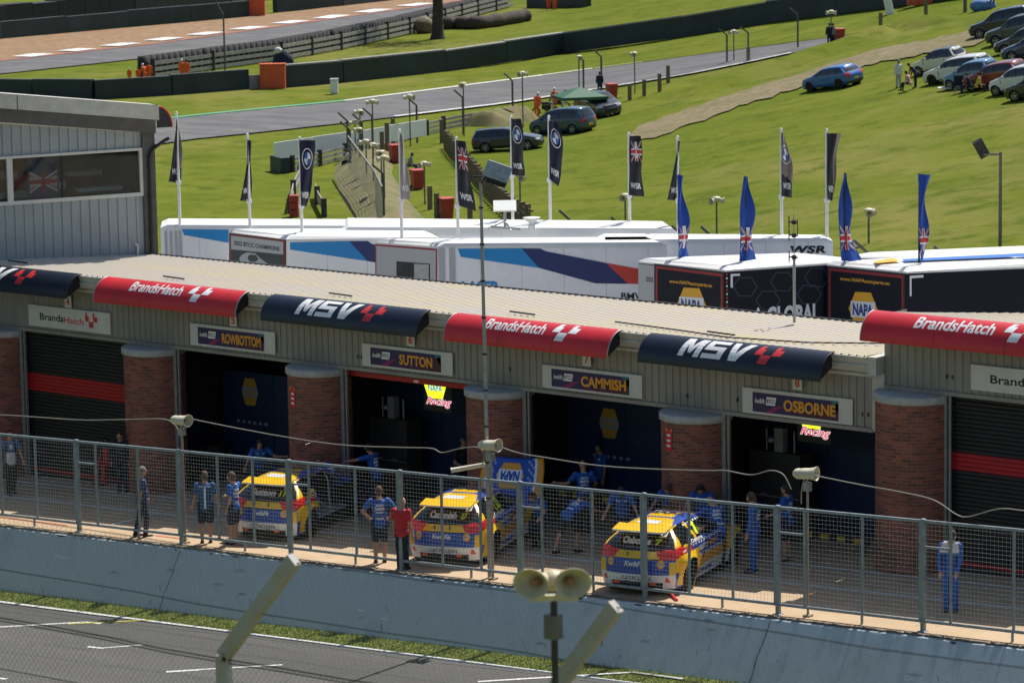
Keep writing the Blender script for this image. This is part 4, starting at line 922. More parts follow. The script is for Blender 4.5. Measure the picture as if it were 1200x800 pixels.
# far white one with the short end near the middle
t, c, L, H = trailer('transporter', [(400, 273), (797, 275), (785, 266), (400, 262)], 'trwhite', 'plain white transporter roof farthest back, ending above the middle of the row', GW, rise=.2)
tC = trailer('transporter', [(700, 285), (976, 282.5), (972, 278.5), (700, 277)], 'trwhite', 'long white transporter with black team lettering at its right end', GW)
t, c, L, H = tC; tx(t, c, L[0], L[1], 'WSR', 926, 968, 288, 297, 'letterblack', 'lettering', bold=.05, shear=.15, space=1.1)
tt = trailer('transporter', [(188, 267), (430, 268.3), (440, 260), (190, 259.2)], 'trwhite', 'white transporter at far left beside the race control building, cyan stripe', GW); t, c, L, H = tt
stripe(t, c, L[0], L[1], [(213, 268.5), (268, 269.2), (268, 284.5), (216, 275.5)], 'stripecyan', 'stripe')
tx_ = MB(); f, LL = face_fn(t, c, L[0], L[1])
for u in (.02, .045, .07, .09): tx_.add([f(u, .1, .03), f(u+.012, .1, .03), f(u+.012, 3, .03), f(u, 3, .03)], [(0, 1, 2, 3)])
tx_.build('door_ribs', 'trgrey', t)
tt = trailer('transporter', [(268, 271.5), (336, 280.5), (520, 282), (500, 270)], 'trwhite', 'white transporter whose dark framed rear panel shows a champions slogan and a grey car', GW); t, c, L, H = tt
stripe(t, c, L[0], L[1], [(268.8, 273), (335.5, 281.2), (335.5, 330), (268.8, 330)], 'black', 'rear_frame', 0)
stripe(t, c, L[0], L[1], [(270, 274.5), (334, 282), (334, 330), (270, 330)], 'redtrim', 'rear_trim', .006)
stripe(t, c, L[0], L[1], [(271.5, 276), (332.5, 283.3), (332.5, 298), (271.5, 292)], 'trgrey', 'slogan_panel', .012)
stripe(t, c, L[0], L[1], [(271.5, 292), (332.5, 298), (332.5, 330), (271.5, 330)], 'panelteal', 'picture_panel', .012) if mat('panelteal', (.03, .045, .05), .5) else None
tx(t, c, L[0], L[1], '2022 BTCC CHAMPIONS', 275, 328, 282, 287, 'letterblack', 'slogan', .018)
stripe(t, c, L[0], L[1], [(281, 303), (284, 298.5), (291, 295.5), (300, 297), (305, 302), (316, 310), (311, 312), (296, 308), (283, 307)], 'trgrey', 'printed_car', .018)
stripe(t, c, L[0], L[1], [(291, 301), (294, 298), (301, 299), (304, 304), (299, 307), (293, 306)], 'panelteal', 'printed_windscreen', .024)
stripe(t, c, L[1], L[2], [(340, 284), (409, 282.5), (431, 306), (340, 292.5)], 'stripecyan', 'stripe')
stripe(t, c, L[1], L[2], [(409, 282.5), (431, 282.5), (436, 286), (450, 287), (450, 309), (431, 306)], 'stripenavy', 'stripe')
tt = trailer('transporter', [(439.5, 283.5), (513, 289), (782, 287.5), (765, 280.5)], 'trwhite', 'white transporter with cyan, navy and red stripes and a grey rear door', GW); t, c, L, H = tt
stripe(t, c, L[0], L[1], [(440, 286), (512.5, 291.5), (512.5, 340), (440, 340)], 'redtrim', 'rear_trim', 0)
stripe(t, c, L[0], L[1], [(441.5, 288), (511, 293.5), (511, 340), (441.5, 340)], 'trgrey', 'rear_panel', .006)
stripe(t, c, L[0], L[1], [(465, 306), (504.5, 309), (504.5, 345), (465, 345)], 'darksteel', 'door_opening', .012)
stripe(t, c, L[0], L[1], [(486, 309), (503, 310), (503, 345), (486, 345)], 'capgrey', 'door_leaf', .018)
B1 = (L[1], L[2])
stripe(t, c, *B1, [(536.5, 291.5), (611, 291), (632, 314), (540, 301)], 'stripecyan', 'stripe')
stripe(t, c, *B1, [(611, 291), (633, 291.3), (640, 294.5), (710, 308), (736, 332.5), (698, 332), (632, 314)], 'stripenavy', 'stripe')
stripe(t, c, *B1, [(710, 308), (760, 317), (760, 333), (736, 332.5)], 'stripered', 'stripe')
tx(t, c, *B1, 'LASER', 541, 586, 329.5, 343, 'stripecyan', 'lettering', bold=.05); tx(t, c, *B1, 'BMW', 728, 757, 343, 351, 'letterblack', 'lettering')
d_ = MB(); f, LL = face_fn(t, c, *B1); d_.add([f(0.002, 0.02, .02), f(.03, .02, .02), f(.03, 3, .02), f(.002, 3, .02)], [(0, 1, 2, 3)]); d_.add([f(.05, .02, .02), f(.075, .02, .02), f(.075, 3, .02), f(.05, 3, .02)], [(0, 1, 2, 3)]); d_.build('door_ribs', 'trgrey', t)
def napa(t, c, A, B, x, y, sc, slope):
    f, LL = face_fn(t, c, A, B)
    pts = lambda l: [(x+a*sc, y+b*sc+slope*a*sc) for a, b in l]
    stripe(t, c, A, B, pts([(-.5, 0), (-.27, -.58), (.27, -.58), (.5, 0), (.27, .58), (-.27, .58)]), 'napayellow', 'badge', .012)
    stripe(t, c, A, B, pts([(-.42, -.26), (.42, -.26), (.42, .30), (-.42, .30)]), 'letterwhite', 'badge_band', .018)
    tx(t, c, A, B, 'NAPA', x-.35*sc, x+.35*sc, y-.20*sc-slope*.35*sc, y+.22*sc-slope*.35*sc, 'napablue', 'badge_lettering', .024, bold=.045)
def dark(top, door, label, bx, by, wx, wy, wl, extra=None):
    t, c, L, H = trailer('transporter', top, 'trdark', label, GD)
    (xa, ya), (xb, yb) = top[0], top[1]; x0 = door
    stripe(t, c, L[0], L[1], [(x0+1, ya+2+(x0-xa)*.06), (xb-1, yb+2), (xb-1, 400), (x0+1, 400)], 'black', 'rear_frame', 0)
    stripe(t, c, L[0], L[1], [(x0+3, ya+4.5+(x0-xa)*.06), (xb-3, yb+4.5), (xb-3, 400), (x0+3, 400)], 'redtrim', 'rear_trim', .005)
    stripe(t, c, L[0], L[1], [(x0+5, ya+7.5+(x0-xa)*.06), (xb-5, yb+7.5), (xb-5, 400), (x0+5, 400)], 'trdark', 'rear_panel', .01)
    tx(t, c, L[0], L[1], 'www.NAPAautoparts.eu', wx, wx+wl, wy, wy+5.5, 'napayellow', 'web_address', .016)
    napa(t, c, L[0], L[1], bx, by, 34, .06)
    return t, c, L, H
t, c, L, H = dark([(748, 306), (850, 316.5), (1005, 306), (940, 299)], 766, 'black transporter with orange web address and half hidden yellow badge, right of the BMW lettering', 811, 357, 785, 327, 50)
stripe(t, c, L[0], L[1], [(748.5, 309), (767, 311), (767, 400), (748.5, 400)], 'trgrey', 'grey_door', .005); tx(t, c, L[0], L[1], '202', 757.5, 766, 324, 329.5, 'letterblack', 'door_number', .01)
tx(t, c, L[1], L[2], 'A GLOBAL', 882, 960, 360.5, 384, 'letterwhite', 'lettering', bold=.04)
for hx, hy in ((873, 336), (917, 330), (948, 345), (900, 352), (957, 325)):
    pp = [(hx+15*cos(a*pi/3), hy+13*sin(a*pi/3)) for a in range(6)]
    m_ = MB(); f, LL = face_fn(t, c, L[1], L[2]); q = [fpx(c, L[1], L[2], *p) for p in pp]; q2 = [fpx(c, L[1], L[2], hx+(p[0]-hx)*.9, hy+(p[1]-hy)*.9) for p in pp]
    m_.add([f(u, v, 0) for u, v in q]+[f(u, v, 0) for u, v in q2], [(i, (i+1) % 6, 6+(i+1) % 6, 6+i) for i in range(6)]); m_.build('hexagon_print', 'hexline', t)
stripe(t, c, L[1], L[2], [(856, 321), (867, 320.5), (867, 323), (858.5, 323.5), (858.5, 337), (856, 337)], 'letterwhite', 'corner_mark', .002)
m_ = MB(); f, LL = face_fn(t, c, L[1], L[2])
for k in range(26): m_.add([f(.004, .1+k*.12, .004), f(.014, .1+k*.12, .004), f(.014, .16+k*.12, .004), f(.004, .16+k*.12, .004)], [(0, 1, 2, 3)], k % 2)
m_.build('reflective_tape', ['stripered', 'letterwhite'], t)
t, c, L, H = dark([(969, 309.5), (1062, 318.5), (1235, 311), (1160, 300)], 969, 'black transporter with a complete yellow badge, right of the white GLOBAL lettering', 1012, 362, 985, 324, 58)
stripe(t, c, L[1], L[2], [(1066, 323), (1082, 322), (1082, 325), (1068, 326), (1068, 347), (1066, 347)], 'letterwhite', 'corner_mark', .002)
o = trailer('transporter', [(985, 302), (1240, 304), (1260, 287), (1010, 297.5)], 'trwhite', 'white transporter roof with a blue line and a yellow patch behind the right black one', GD, rise=.05)
t, c, L, H = o; m_ = MB(); zz = TZ+.16
for pl, mi in (([(1020, 305.5), (1045, 301.5), (1052, 305), (1030, 308)], 1), ([(1048, 305), (1052, 303.3), (1240, 293), (1240, 297.5)], 0)):
    pass
def roofmark(pl, mi): m_.add([Zp(*p, zz)-c for p in pl], [tuple(range(len(pl)))], mi)
roofmark([(1022, 306), (1046, 302.2), (1056, 305.8), (1028, 308.2)], 1); roofmark([(1056, 303.6), (1240, 294.5), (1240, 299), (1060, 306)], 0)
m_.build('roof_print', [mat('roofblue', (.03, .16, .55), .4), 'napayellow'], t)
# satellite box and dish on a roof
q = Zp(592, 268, TZ+.25); t = thing('satellite_unit', 'small white panel on a stand standing on a transporter roof', 'satellite dish', q)
MB().box((0, 0, .75), (.75, .5, .06), Euler((rad(35), 0, rad(40))).to_matrix()).build('panel', 'white', t); MB().tube([(0, 0, 0), (0, 0, .7)], .05, 6).bar((-.5, -.3, 0), (0, 0, .25), .04).bar((.5, -.3, 0), (0, 0, .25), .04).bar((-.6, 0, .03), (.6, 0, .03), .07).build('stand', 'galv', t)
q = Zp(623, 267, TZ+.25); t = thing('satellite_dish', 'small white bowl shaped dish on a transporter roof', 'satellite dish', q)
MB().lathe([(.05, 0), (.07, .15), (.26, .30), (.30, .34), (.02, .22)], 16).build('dish', 'white', t); MB().tube([(0, 0, -.1), (0, 0, .1)], .12, 8).build('mount', 'white', t)
q = Yp(931, 394, 8.6); q.z = 4.6; t = thing('antenna_mast', 'thin mast with dark aerials standing on the garage roof', 'antenna', q); ht = Yp(927, 250, 8.6).z-4.6
MB().tube([(0, 0, 0), (0, 0, ht*.62)], .035, 8).tube([(0, 0, ht*.62), (0, 0, ht)], .012, 6).build('mast', 'galv', t)
k = MB()
for z in (.60, .80, .92): k.bar((-.14, 0, ht*z), (.1, 0, ht*z), .03).bar((-.14, 0, ht*z-.14), (-.14, 0, ht*z+.14), .02).box((0, 0, ht*z), (.08, .08, .09))
k.bar((.1, 0, ht*.8), (.1, 0, ht*.95), .015); k.build('aerials', 'black', t)
# ============================================================ FLAGS
mat('flagblack', (.022, .022, .028), .8); mat('flagtan', (.22, .18, .15), .8); mat('flagnavy', (.008, .012, .035), .8); mat('flagblue', (.015, .07, .36), .75); mat('flagwhite', (.7, .7, .7), .8); mat('flagred', (.55, .03, .04), .8); mat('emblemblue', (.03, .13, .42), .7); mat('flaggrey', (.33, .29, .28), .8)
def flag(px, pyt, pyb, ftop, fbot, wl, wr, sway, style, label, ztop, grp):
    """pole at picture x px between pyt and pyb; cloth between heights ftop..fbot;
    wl/wr give the cloth's reach left/right in metres at top and bottom"""
    base = Zp(px, pyb, ztop); top = None
    # top of the pole: on the vertical above the base
    lo, hi = 0., 12.
    for _ in range(40):
        mid = (lo+hi)/2; q = base+V((0, 0, mid))-CAM; y = 400-F*q.dot(UP)/q.dot(FW)
        if y > pyt: lo = mid
        else: hi = mid
    H = lo; t = thing('flag', label, 'flag', base, 0, grp); s = H/(pyb-pyt)
    if style != 'ensign':
        MB().tube([(0, 0, -.3), (0, 0, H)], [.055, .04], 8).build('pole', 'white', t)
        MB().ell((0, 0, H+.03), (.05, .05, .06), 6).box((0, 0, (pyb-fbot)*s-.05), (.13, .13, .14)).build('fitting', 'white', t)
    else: MB().tube([(0, 0, -.3), (0, 0, H)], [.035, .02], 8).build('pole', 'darksteel', t)
    rt_ = V((RT.x, RT.y, 0)).normalized(); fw_ = V((HD.x, HD.y, 0))
    nU, nV = 12, 26; z0, z1 = (pyb-fbot)*s, (pyb-ftop)*s; ph = random.uniform(0, 6)
    def cloth(u, v, off=0.):        # v 0 top .. 1 bottom
        w0, w1, w2 = wr; W = (1.4 if style == 'ensign' else 1.3)*(w0*(1-v)**2+2*w1*v*(1-v)+w2*v*v); o0, o1, o2 = wl; O = (o0*(1-v)**2+2*o1*v*(1-v)+o2*v*v)
        x = O+W*u; dpt = .42*(u-.3)*(.35+.65*v)+.06*sin(u*8+v*5+ph)+.05*sin(v*9+ph)*u
        x += (.02+.04*(style == 'ensign'))*sin(v*9+ph+u*3)*(.3+u)
        return rt_*x+fw_*(dpt-off-.07)+V((0, 0, z1+(z0-z1)*v-sway*u*(.2+.8*v)))
    m_ = MB(); P = [cloth(i/nU, j/nV) for j in range(nV+1) for i in range(nU+1)]
    fs = [(j*(nU+1)+i, j*(nU+1)+i+1, (j+1)*(nU+1)+i+1, (j+1)*(nU+1)+i) for j in range(nV) for i in range(nU)]
    m_.add(P, fs, 0, True)
    base_m = {'wsr': 'flagblack', 'tan': 'flagtan', 'bmw': 'flagnavy', 'pale': 'flaggrey', 'ensign': 'flagblue'}[style.split('-')[0]]
    mats = [base_m, 'flagtan', 'flagblack']
    for k, f in enumerate(fs):
        j, i = divmod(k, nU)
        if style == 'tan-split': m_.m[k] = 1 if j < nV*(.62+.012*i) else 2
        if style == 'wsr-split' and i > nU*.62 and j < nV*.75: m_.m[k] = 1
    m_.build('cloth', mats, t)
    g = lambda u, v: cloth(u, 1-v, .02); g2 = lambda u, v: cloth(u, 1-v, .03)
    if style == 'ensign': uj = (.05, .95, .13, .40)
    elif style in ('wsr-jack',): uj = (.15, .95, .58, .90)
    else: uj = None
    if uj:
        a, b, c, d = uj; X = lambda u: a+(b-a)*u; Y = lambda v: c+(d-c)*v; k = MB()
        for wq, mi in ((.13, 0), (.05, 1)):
            for (p, q) in (((0, 0), (1, 1)), ((0, 1), (1, 0))):
                for seg in range(4):
                    u0, u1 = seg/4, (seg+1)/4; v0 = p[1]+(q[1]-p[1])*u0; v1 = p[1]+(q[1]-p[1])*u1
                    patch(g if mi == 0 else g2, [(X(u0), Y(v0-wq*.5)), (X(u1), Y(v1-wq*.5)), (X(u1), Y(v1+wq*.5)), (X(u0), Y(v0+wq*.5))], k, mi)
        for wq, mi in ((.17, 0), (.09, 1)):
            gg = (lambda u, v: cloth(u, 1-v, .035)) if mi == 0 else (lambda u, v: cloth(u, 1-v, .045))
            for seg in range(4):
                patch(gg, [(X(seg/4), Y(.5-wq)), (X(seg/4+.25), Y(.5-wq)), (X(seg/4+.25), Y(.5+wq)), (X(seg/4), Y(.5+wq))], k, mi); patch(gg, [(X(.5-wq*.8), Y(seg/4)), (X(.5+wq*.8), Y(seg/4)), (X(.5+wq*.8), Y(seg/4+.25)), (X(.5-wq*.8), Y(seg/4+.25))], k, mi)
        k.build('union_jack', ['flagwhite', 'flagred'], t)
    if style in ('bmw', 'tan-split', 'wsr-round'):
        cy, ry, rx = (.72, .16, .36) if style != 'tan-split' else (.66, .15, .5); k = MB(); n = 24; cx = .5
        ring = lambda r: [(cx+rx*r*cos(2*pi*i/n), cy+ry*r*sin(2*pi*i/n)) for i in range(n)]
        A1, A2, A3 = ring(1), ring(.9), ring(.62)
        for i in range(n):
            j = (i+1) % n; k.add([g(*p) for p in (A1[i], A1[j], A2[j], A2[i])], [(0, 1, 2, 3)], 0)
            k.add([g(*p) for p in ((cx, cy), A3[i], A3[j])], [(0, 1, 2)], 1 if (i//6) % 2 else 0)
        k.build('round_emblem', ['flagwhite', 'emblemblue'], t)
    if style != 'ensign':
        text('lettering', 'WSR', 'flagwhite', t, g, .12, .88, .12, .22, bold=.03, cuts=2)
G1 = 'dark team flags on white poles behind the white transporters'; G2 = 'blue ensign flags over the black transporters'
def fl(px, t, b, ft, fb, wl, wr, st, lb, sway=.1): flag(px, t, b, ft, fb, wl, wr, sway, st, lb, TZ, G1)
k_ = 1/36.
fl(211, 134, 266, 139, 212, (0, -.1, -.32), (.02, .25, .30), 'wsr-split', 'leftmost dark flag, narrow and slanting, beside the race control building')
fl(293, 159, 268, 164, 234, (0, .0, -.30), (.08, .08, .27), 'wsr', 'narrow black flag second from the left, hanging in a slim wedge left of its pole')
fl(354, 163, 275, 164, 240, (0, 0, .0), (.38, .38, .12), 'bmw', 'dark navy flag with a round blue emblem facing the viewer, third from the left')
fl(471, 154, 282, 156, 232, (0, 0, 0), (.06, .18, .24), 'pale', 'pale grey narrow flag in front of the red bins')
fl(537, 163, 282, 164, 240, (0, 0, .05), (.22, .30, .42), 'wsr-jack', 'black flag with a union jack at its top, left of the tall lamp head', .25)
fl(601, 138, 262, 139, 204, (0, 0, .0), (.28, .32, .32), 'wsr-round', 'black flag directly right of the lamp head, half tan at its free edge')
fl(645, 138, 264, 141, 209, (0, 0, 0), (.22, .5, .2), 'bmw', 'black flag with a blue emblem, leaning right, second right of the lamp head', .3)
fl(738, 158, 266, 159, 228, (.03, -.0, -.02), (.30, .33, .38), 'wsr-jack', 'black flag with a union jack standing alone on the green slope')
fl(795, 162, 270, 165, 233, (0, -.1, -.38), (.05, .12, .36), 'wsr', 'narrow black flag leaning left, just above a blue ensign')
fl(916, 153, 278, 155, 229, (-.02, -.0, -.02), (.08, .35, .30), 'tan-split', 'tan and black flag with a round emblem, left one of the right-hand pair')
fl(969, 154, 279, 156, 233, (0, 0, 0), (.35, .22, .18), 'wsr-split', 'black and tan folded flag, right one of the right-hand pair')
def en(px, t, b, ft, fb, wl, wr, lb, sway=.05): flag(px, t, b, ft, fb, wl, wr, sway, 'ensign', lb, TZ, G2)
en(797, 204, 305, 205, 303, (-.08, -.05, -.08), (.15, .20, .30), 'leftmost blue ensign, twisted narrow, overlapping the black flag')
en(874, 206, 309, 207, 305, (-.07, -.22, -.20), (.16, .34, .36), 'blue ensign second from the left, flaring at its lower half')
en(990, 202, 310, 203, 305, (-.02, -.35, -.1), (.12, .30, .42), 'blue ensign with a twisted lower half over the right black transporter')
en(1077, 203, 312, 204, 308, (-.05, -.0, -.0), (.24, .18, .15), 'rightmost blue ensign, the only one on the open green to the right')

# ============================================================ RACE CARS AND PARKED CARS
def smooth(a, b, x): t = max(0, min(1, (x-a)/(b-a))); return t*t*(3-2*t)
def interp(tab, x):
    if x <= tab[0][0]: return tab[0][1]
    for (a, b), (c, d) in zip(tab, tab[1:]):
        if x <= c: t = (x-a)/(c-a); return b+(d-b)*t
    return tab[-1][1]
class Shape:
    def __init__(s, L=4.35, W=1.80, z0=.22, belt=.93, roof=((.0, 1.30), (.4, 1.36), (1.1, 1.43), (1.8, 1.43), (2.35, 1.38), (3.15, 1.0), (3.5, .95), (4.1, .80), (4.35, .66)), rear=((0, .10), (.25, .02), (.5, .0), (.62, .10), (1, .52)), wb=(.82, 3.42), wr=.325, flare=.05, ws=(2.35, 3.15), tumble=.26):
        s.L, s.W, s.z0, s.belt, s.roof, s.rear, s.wb, s.wr, s.flare, s.ws, s.tumble = L, W, z0, belt, roof, rear, wb, wr, flare, ws, tumble
    def top(s, x):
        h = .12; return (interp(s.roof, x-h)+2*interp(s.roof, x)+interp(s.roof, x+h))/4
    def pt(s, u, v, w):
        r = interp(s.rear, w)*.5+interp(s.rear, max(0, w-.05))*.25+interp(s.rear, min(1, w+.05))*.25
        fo = .06*(1-smooth(0, .4, w))+.12*smooth(.6, 1, w)
        x = r+u*(s.L-r-fo)
        x += (1-u)**5*.16*abs(v)**3-(u**5)*.30*abs(v)**2.6
        z = s.z0+w*(s.top(x)-s.z0)
        q = s.top(s.L*.45); half = s.W/2*(1-.09*abs(2*x/s.L-1)**4)
        if z > s.belt: half *= 1-s.tumble*((z-s.belt)/(q-s.belt))**1.15-.02
        else: half *= 1-.02*smooth(s.belt-.1, s.belt, z)-.05*(1-smooth(s.z0, s.z0+.25, z))
        for c in s.wb: half += s.flare*math.exp(-((x-c)/.36)**4)*(1-smooth(.62, .85, z))
        z -= .055*abs(v)**4*smooth(.7, 1, w)
        return V((v*half, x-s.L/2, z)), x
    def grid(s, n=(120, 44, 40)):
        """yield (face name, list of quads with (point, x, v, w))"""
        nx, ny, nz = n; out = []
        def surf(nm, f, a, b):
            P = [[f(i/a, j/b) for i in range(a+1)] for j in range(b+1)]
            for j in range(b):
                for i in range(a): out.append((nm, [P[j][i], P[j][i+1], P[j+1][i+1], P[j+1][i]]))
        def mk(u, v, w): p, x = s.pt(u, v, w); return (p, x, v, w)
        surf('side', lambda a, b: mk(a, 1, b), nx, nz); surf('sideL', lambda a, b: mk(1-a, -1, b), nx, nz)
        surf('rear', lambda a, b: mk(0, 2*a-1, b), ny, nz); surf('front', lambda a, b: mk(1, 1-2*a, b), ny, nz)
        surf('top', lambda a, b: mk(b, 2*a-1, 1), ny, nx)
        return out
def car_build(root, sh, classify, n, mats, partnames):
    """classify(face, c, x, v, w) -> (part, material index) or None"""
    parts = {}
    for nm, q in sh.grid(n):
        c = sum((a[0] for a in q), V())/4; x = sum(a[1] for a in q)/4; v = sum(a[2] for a in q)/4; w_ = sum(a[3] for a in q)/4
        if nm.startswith('side'):
            if any(sqrt((x-k)**2+(c.z-sh.wr)**2) < sh.wr+.045 for k in sh.wb): continue
        r = classify(nm, c, x, v, w_)
        if r is None: continue
        pn, mi = r; D = parts.setdefault(pn, ({}, [], [], [])); idx = []
        for a in q:
            key = tuple(round(t, 4) for t in a[0])
            if key not in D[0]: D[0][key] = len(D[1]); D[1].append(a[0])
            idx.append(D[0][key])
        if len(set(idx)) > 2: D[2].append(idx); D[3].append(mi)
    for pn, (_, vs, fs, ms) in parts.items():
        groups = [list(range(len(fs)))]
        if pn not in ('body', 'diffuser'):
            par_ = list(range(len(vs)))
            def fd(a):
                while par_[a] != a: par_[a] = par_[par_[a]]; a = par_[a]
                return a
            for f in fs:
                for q in f[1:]: par_[fd(q)] = fd(f[0])
            g_ = {}
            for k, f in enumerate(fs): g_.setdefault(fd(f[0]), []).append(k)
            big = [x for x in g_.values() if len(x) >= 6] or list(g_.values())[:1]; groups = big
        for g in groups:
            us = sorted({q for k in g for q in fs[k]}); mp = {q: i for i, q in enumerate(us)}
            mb = MB(); mb.v = [vs[q] for q in us]; mb.f = [[mp[q] for q in fs[k]] for k in g]; mb.m = [ms[k] for k in g]; mb.sm = [True]*len(g); mb.build(pn.replace('windows', 'window'), mats, root)
    # floor and wheel housings
    u = MB(); u.bb((-sh.W/2*.86, -sh.L/2+.25, sh.z0-.02), (sh.W/2*.86, sh.L/2-.3, sh.z0+.03))
    for k in sh.wb:
        for s_ in (-1, 1): u.lathe([(.01, 0), (sh.wr+.05, 0), (sh.wr+.05, .30)], 20, 0, M4.Translation((s_*(sh.W/2-.34), k-sh.L/2, sh.wr)) @ M4.Rotation(s_*pi/2, 4, 'Y'))
    u.build('underbody', 'black', root)
def wheel(root, x, y, r, s_, w_=.20, rim='rimsilver', spokes=5, tyre_mat='rubber', steer=0):
    M = M4.Translation((x, y, r)) @ M4.Rotation(steer, 4, 'Z') @ M4.Rotation(s_*pi/2, 4, 'Y')
    ri = r*.66; t = MB().lathe([(ri, -w_/2), (r*.93, -w_/2), (r, -w_/2+.03), (r, w_/2-.03), (r*.93, w_/2), (ri, w_/2-.005)], 28, 0, M).build('wheel', tyre_mat, root)
    m_ = MB().lathe([(ri, -w_/2), (ri, w_/2-.02), (ri*.93, w_/2-.01), (ri*.9, w_/2-.06), (ri*.88, -w_/2)], 24, 0, M)
    m_.lathe([(.001, w_/2-.02), (ri*.2, w_/2-.02), (ri*.22, w_/2-.06)], 12, 0, M)
    for k in range(spokes):
        a = 2*pi*k/spokes; p = M @ V((ri*.15*cos(a), ri*.15*sin(a), w_/2-.035)); q = M @ V((ri*.92*cos(a), ri*.92*sin(a), w_/2-.03)); m_.bar(p, q, ri*.20 if spokes < 8 else ri*.11, .03, up=(M.to_3x3() @ V((0, 0, 1))))
    m_.build('rim', rim, t)
    return t
PM = {}
def paint(name, col):
    k = 'paint_'+name; return mat(k, col, .28, .0, coat=.8)
def parked(loc, yaw, col, label, kind='hatch', roofcol=None, rim='rimsilver', n=(80, 24, 26), name='parked_car'):
    K = {'hatch': dict(), 'estate': dict(L=4.6, W=1.8, roof=((.0, 1.32), (.3, 1.42), (1.4, 1.48), (2.2, 1.46), (2.6, 1.40), (3.35, 1.0), (3.7, .95), (4.35, .80), (4.6, .66)), rear=((0, .08), (.25, .0), (.5, .02), (.65, .08), (1, .35)), wb=(.98, 3.66), ws=(2.55, 3.3)),
         'mpv': dict(L=4.7, W=1.88, belt=.98, roof=((.0, 1.5), (.3, 1.62), (1.4, 1.70), (2.3, 1.68), (2.9, 1.58), (3.8, 1.08), (4.1, 1.0), (4.5, .85), (4.7, .7)), rear=((0, .1), (.25, .0), (.5, .03), (.65, .08), (1, .38)), wb=(.9, 3.75), ws=(2.85, 3.75), wr=.33),
         'suv': dict(L=4.6, W=1.92, z0=.30, belt=1.08, roof=((.0, 1.6), (.3, 1.68), (1.4, 1.72), (2.2, 1.70), (2.6, 1.62), (3.2, 1.18), (3.5, 1.12), (4.3, 1.0), (4.6, .82)), rear=((0, .1), (.25, .0), (.5, .02), (.65, .06), (1, .30)), wb=(.9, 3.65), ws=(2.6, 3.15), wr=.36),
         'small': dict(L=3.65, W=1.65, roof=((.0, 1.35), (.3, 1.43), (1.0, 1.50), (1.6, 1.49), (1.95, 1.42), (2.65, 1.02), (2.9, .96), (3.4, .84), (3.65, .68)), rear=((0, .1), (.25, .02), (.5, .0), (.62, .06), (1, .38)), wb=(.62, 2.95), ws=(1.95, 2.65), wr=.30)}[kind]
    sh = Shape(**K); sh.flare = .03
    t = thing(name, label, 'car', loc, yaw-pi/2, 'parked cars on the field'); pm = paint(label[:22], col); rm = paint(label[:22]+'r', roofcol) if roofcol else pm
    e_ = .5; nx_ = (far_z(loc.x+e_, loc.y)-far_z(loc.x-e_, loc.y))/(2*e_); ny_ = (far_z(loc.x, loc.y+e_)-far_z(loc.x, loc.y-e_))/(2*e_)
    upn = V((-nx_, -ny_, 1)).normalized(); fw_ = V((cos(yaw), sin(yaw), 0)); fw_ = (fw_-upn*fw_.dot(upn)).normalized(); rt_ = fw_.cross(upn)
    t.rotation_euler = M4((rt_, fw_, upn)).transposed().to_euler()
    a, b = sh.ws; bt = sh.belt; L = sh.L
    def cl(nm, c, x, v, w_):
        z = c.z; tp = sh.top(x)
        if nm.startswith('side'):
            lean = (z-bt)*1.35
            if bt+.03 < z < tp-.10 and .42+.25*(z-bt) < x < b-.12-lean*(b-a)*1.2:
                for pil in (L*.19, L*.40, (a+.02)): 
                    if abs(x-pil) < .035: return ('body', 2)
                return ('side_windows', 3)
            if abs(x-L*.245) < .012 or abs(x-L*.405) < .012 or abs(x-(a+.55)) < .012: return ('body', 2) if sh.z0+.15 < z < bt else ('body', 0)
            if sh.z0 > z-.06: return ('body', 2)
            if x > L-.42 and bt-.27 < z < bt-.12: return ('headlight', 4)
            if x < .22 and bt-.25 < z < bt+.02: return ('tail_light', 5)
            return ('body', 1 if z > bt+.02 and roofcol else 0)
        if nm == 'rear':
            if bt+.05 < z < tp-.12 and abs(v) < .82: return ('rear_window', 3)
            if bt-.25 < z < bt+.02 and abs(v) > .62: return ('tail_light', 5)
            if .48 < z < .60 and abs(v) < .28: return ('number_plate', 6)
            if z < sh.z0+.16: return ('body', 2)
            return ('body', 0)
        if nm == 'front':
            if abs(v) > .60 and bt-.28 < z < bt-.13: return ('headlight', 4)
            if abs(v) < .5 and .35 < z < .62: return ('grille', 2)
            return ('body', 0)
        if a+.02 < x < b-.05 and abs(v) < .88: return ('windscreen', 3)
        return ('body', 1 if a-.1 > x or (roofcol and x < b-.3) else 0)
    car_build(t, sh, cl, n, [pm, rm, 'black', 'glasscar', 'lampglass', 'taillamp', 'plateyellow'], None)
    for s_ in (-1, 1):
        for k in sh.wb: wheel(t, s_*(sh.W/2-.10), k-L/2, sh.wr, s_, .2, rim)
        bevel(MB().box((s_*(sh.W/2+.07), b-.25-L/2-.15, bt+.10), (.16, .10, .13)).build('wing_mirror', pm, t), .03)
    return t
mat('lampglass', (.6, .62, .62), .1, spec=.8); mat('taillamp', (.45, .01, .01), .2, coat=.5); mat('plateyellow', (.7, .5, .05), .5)

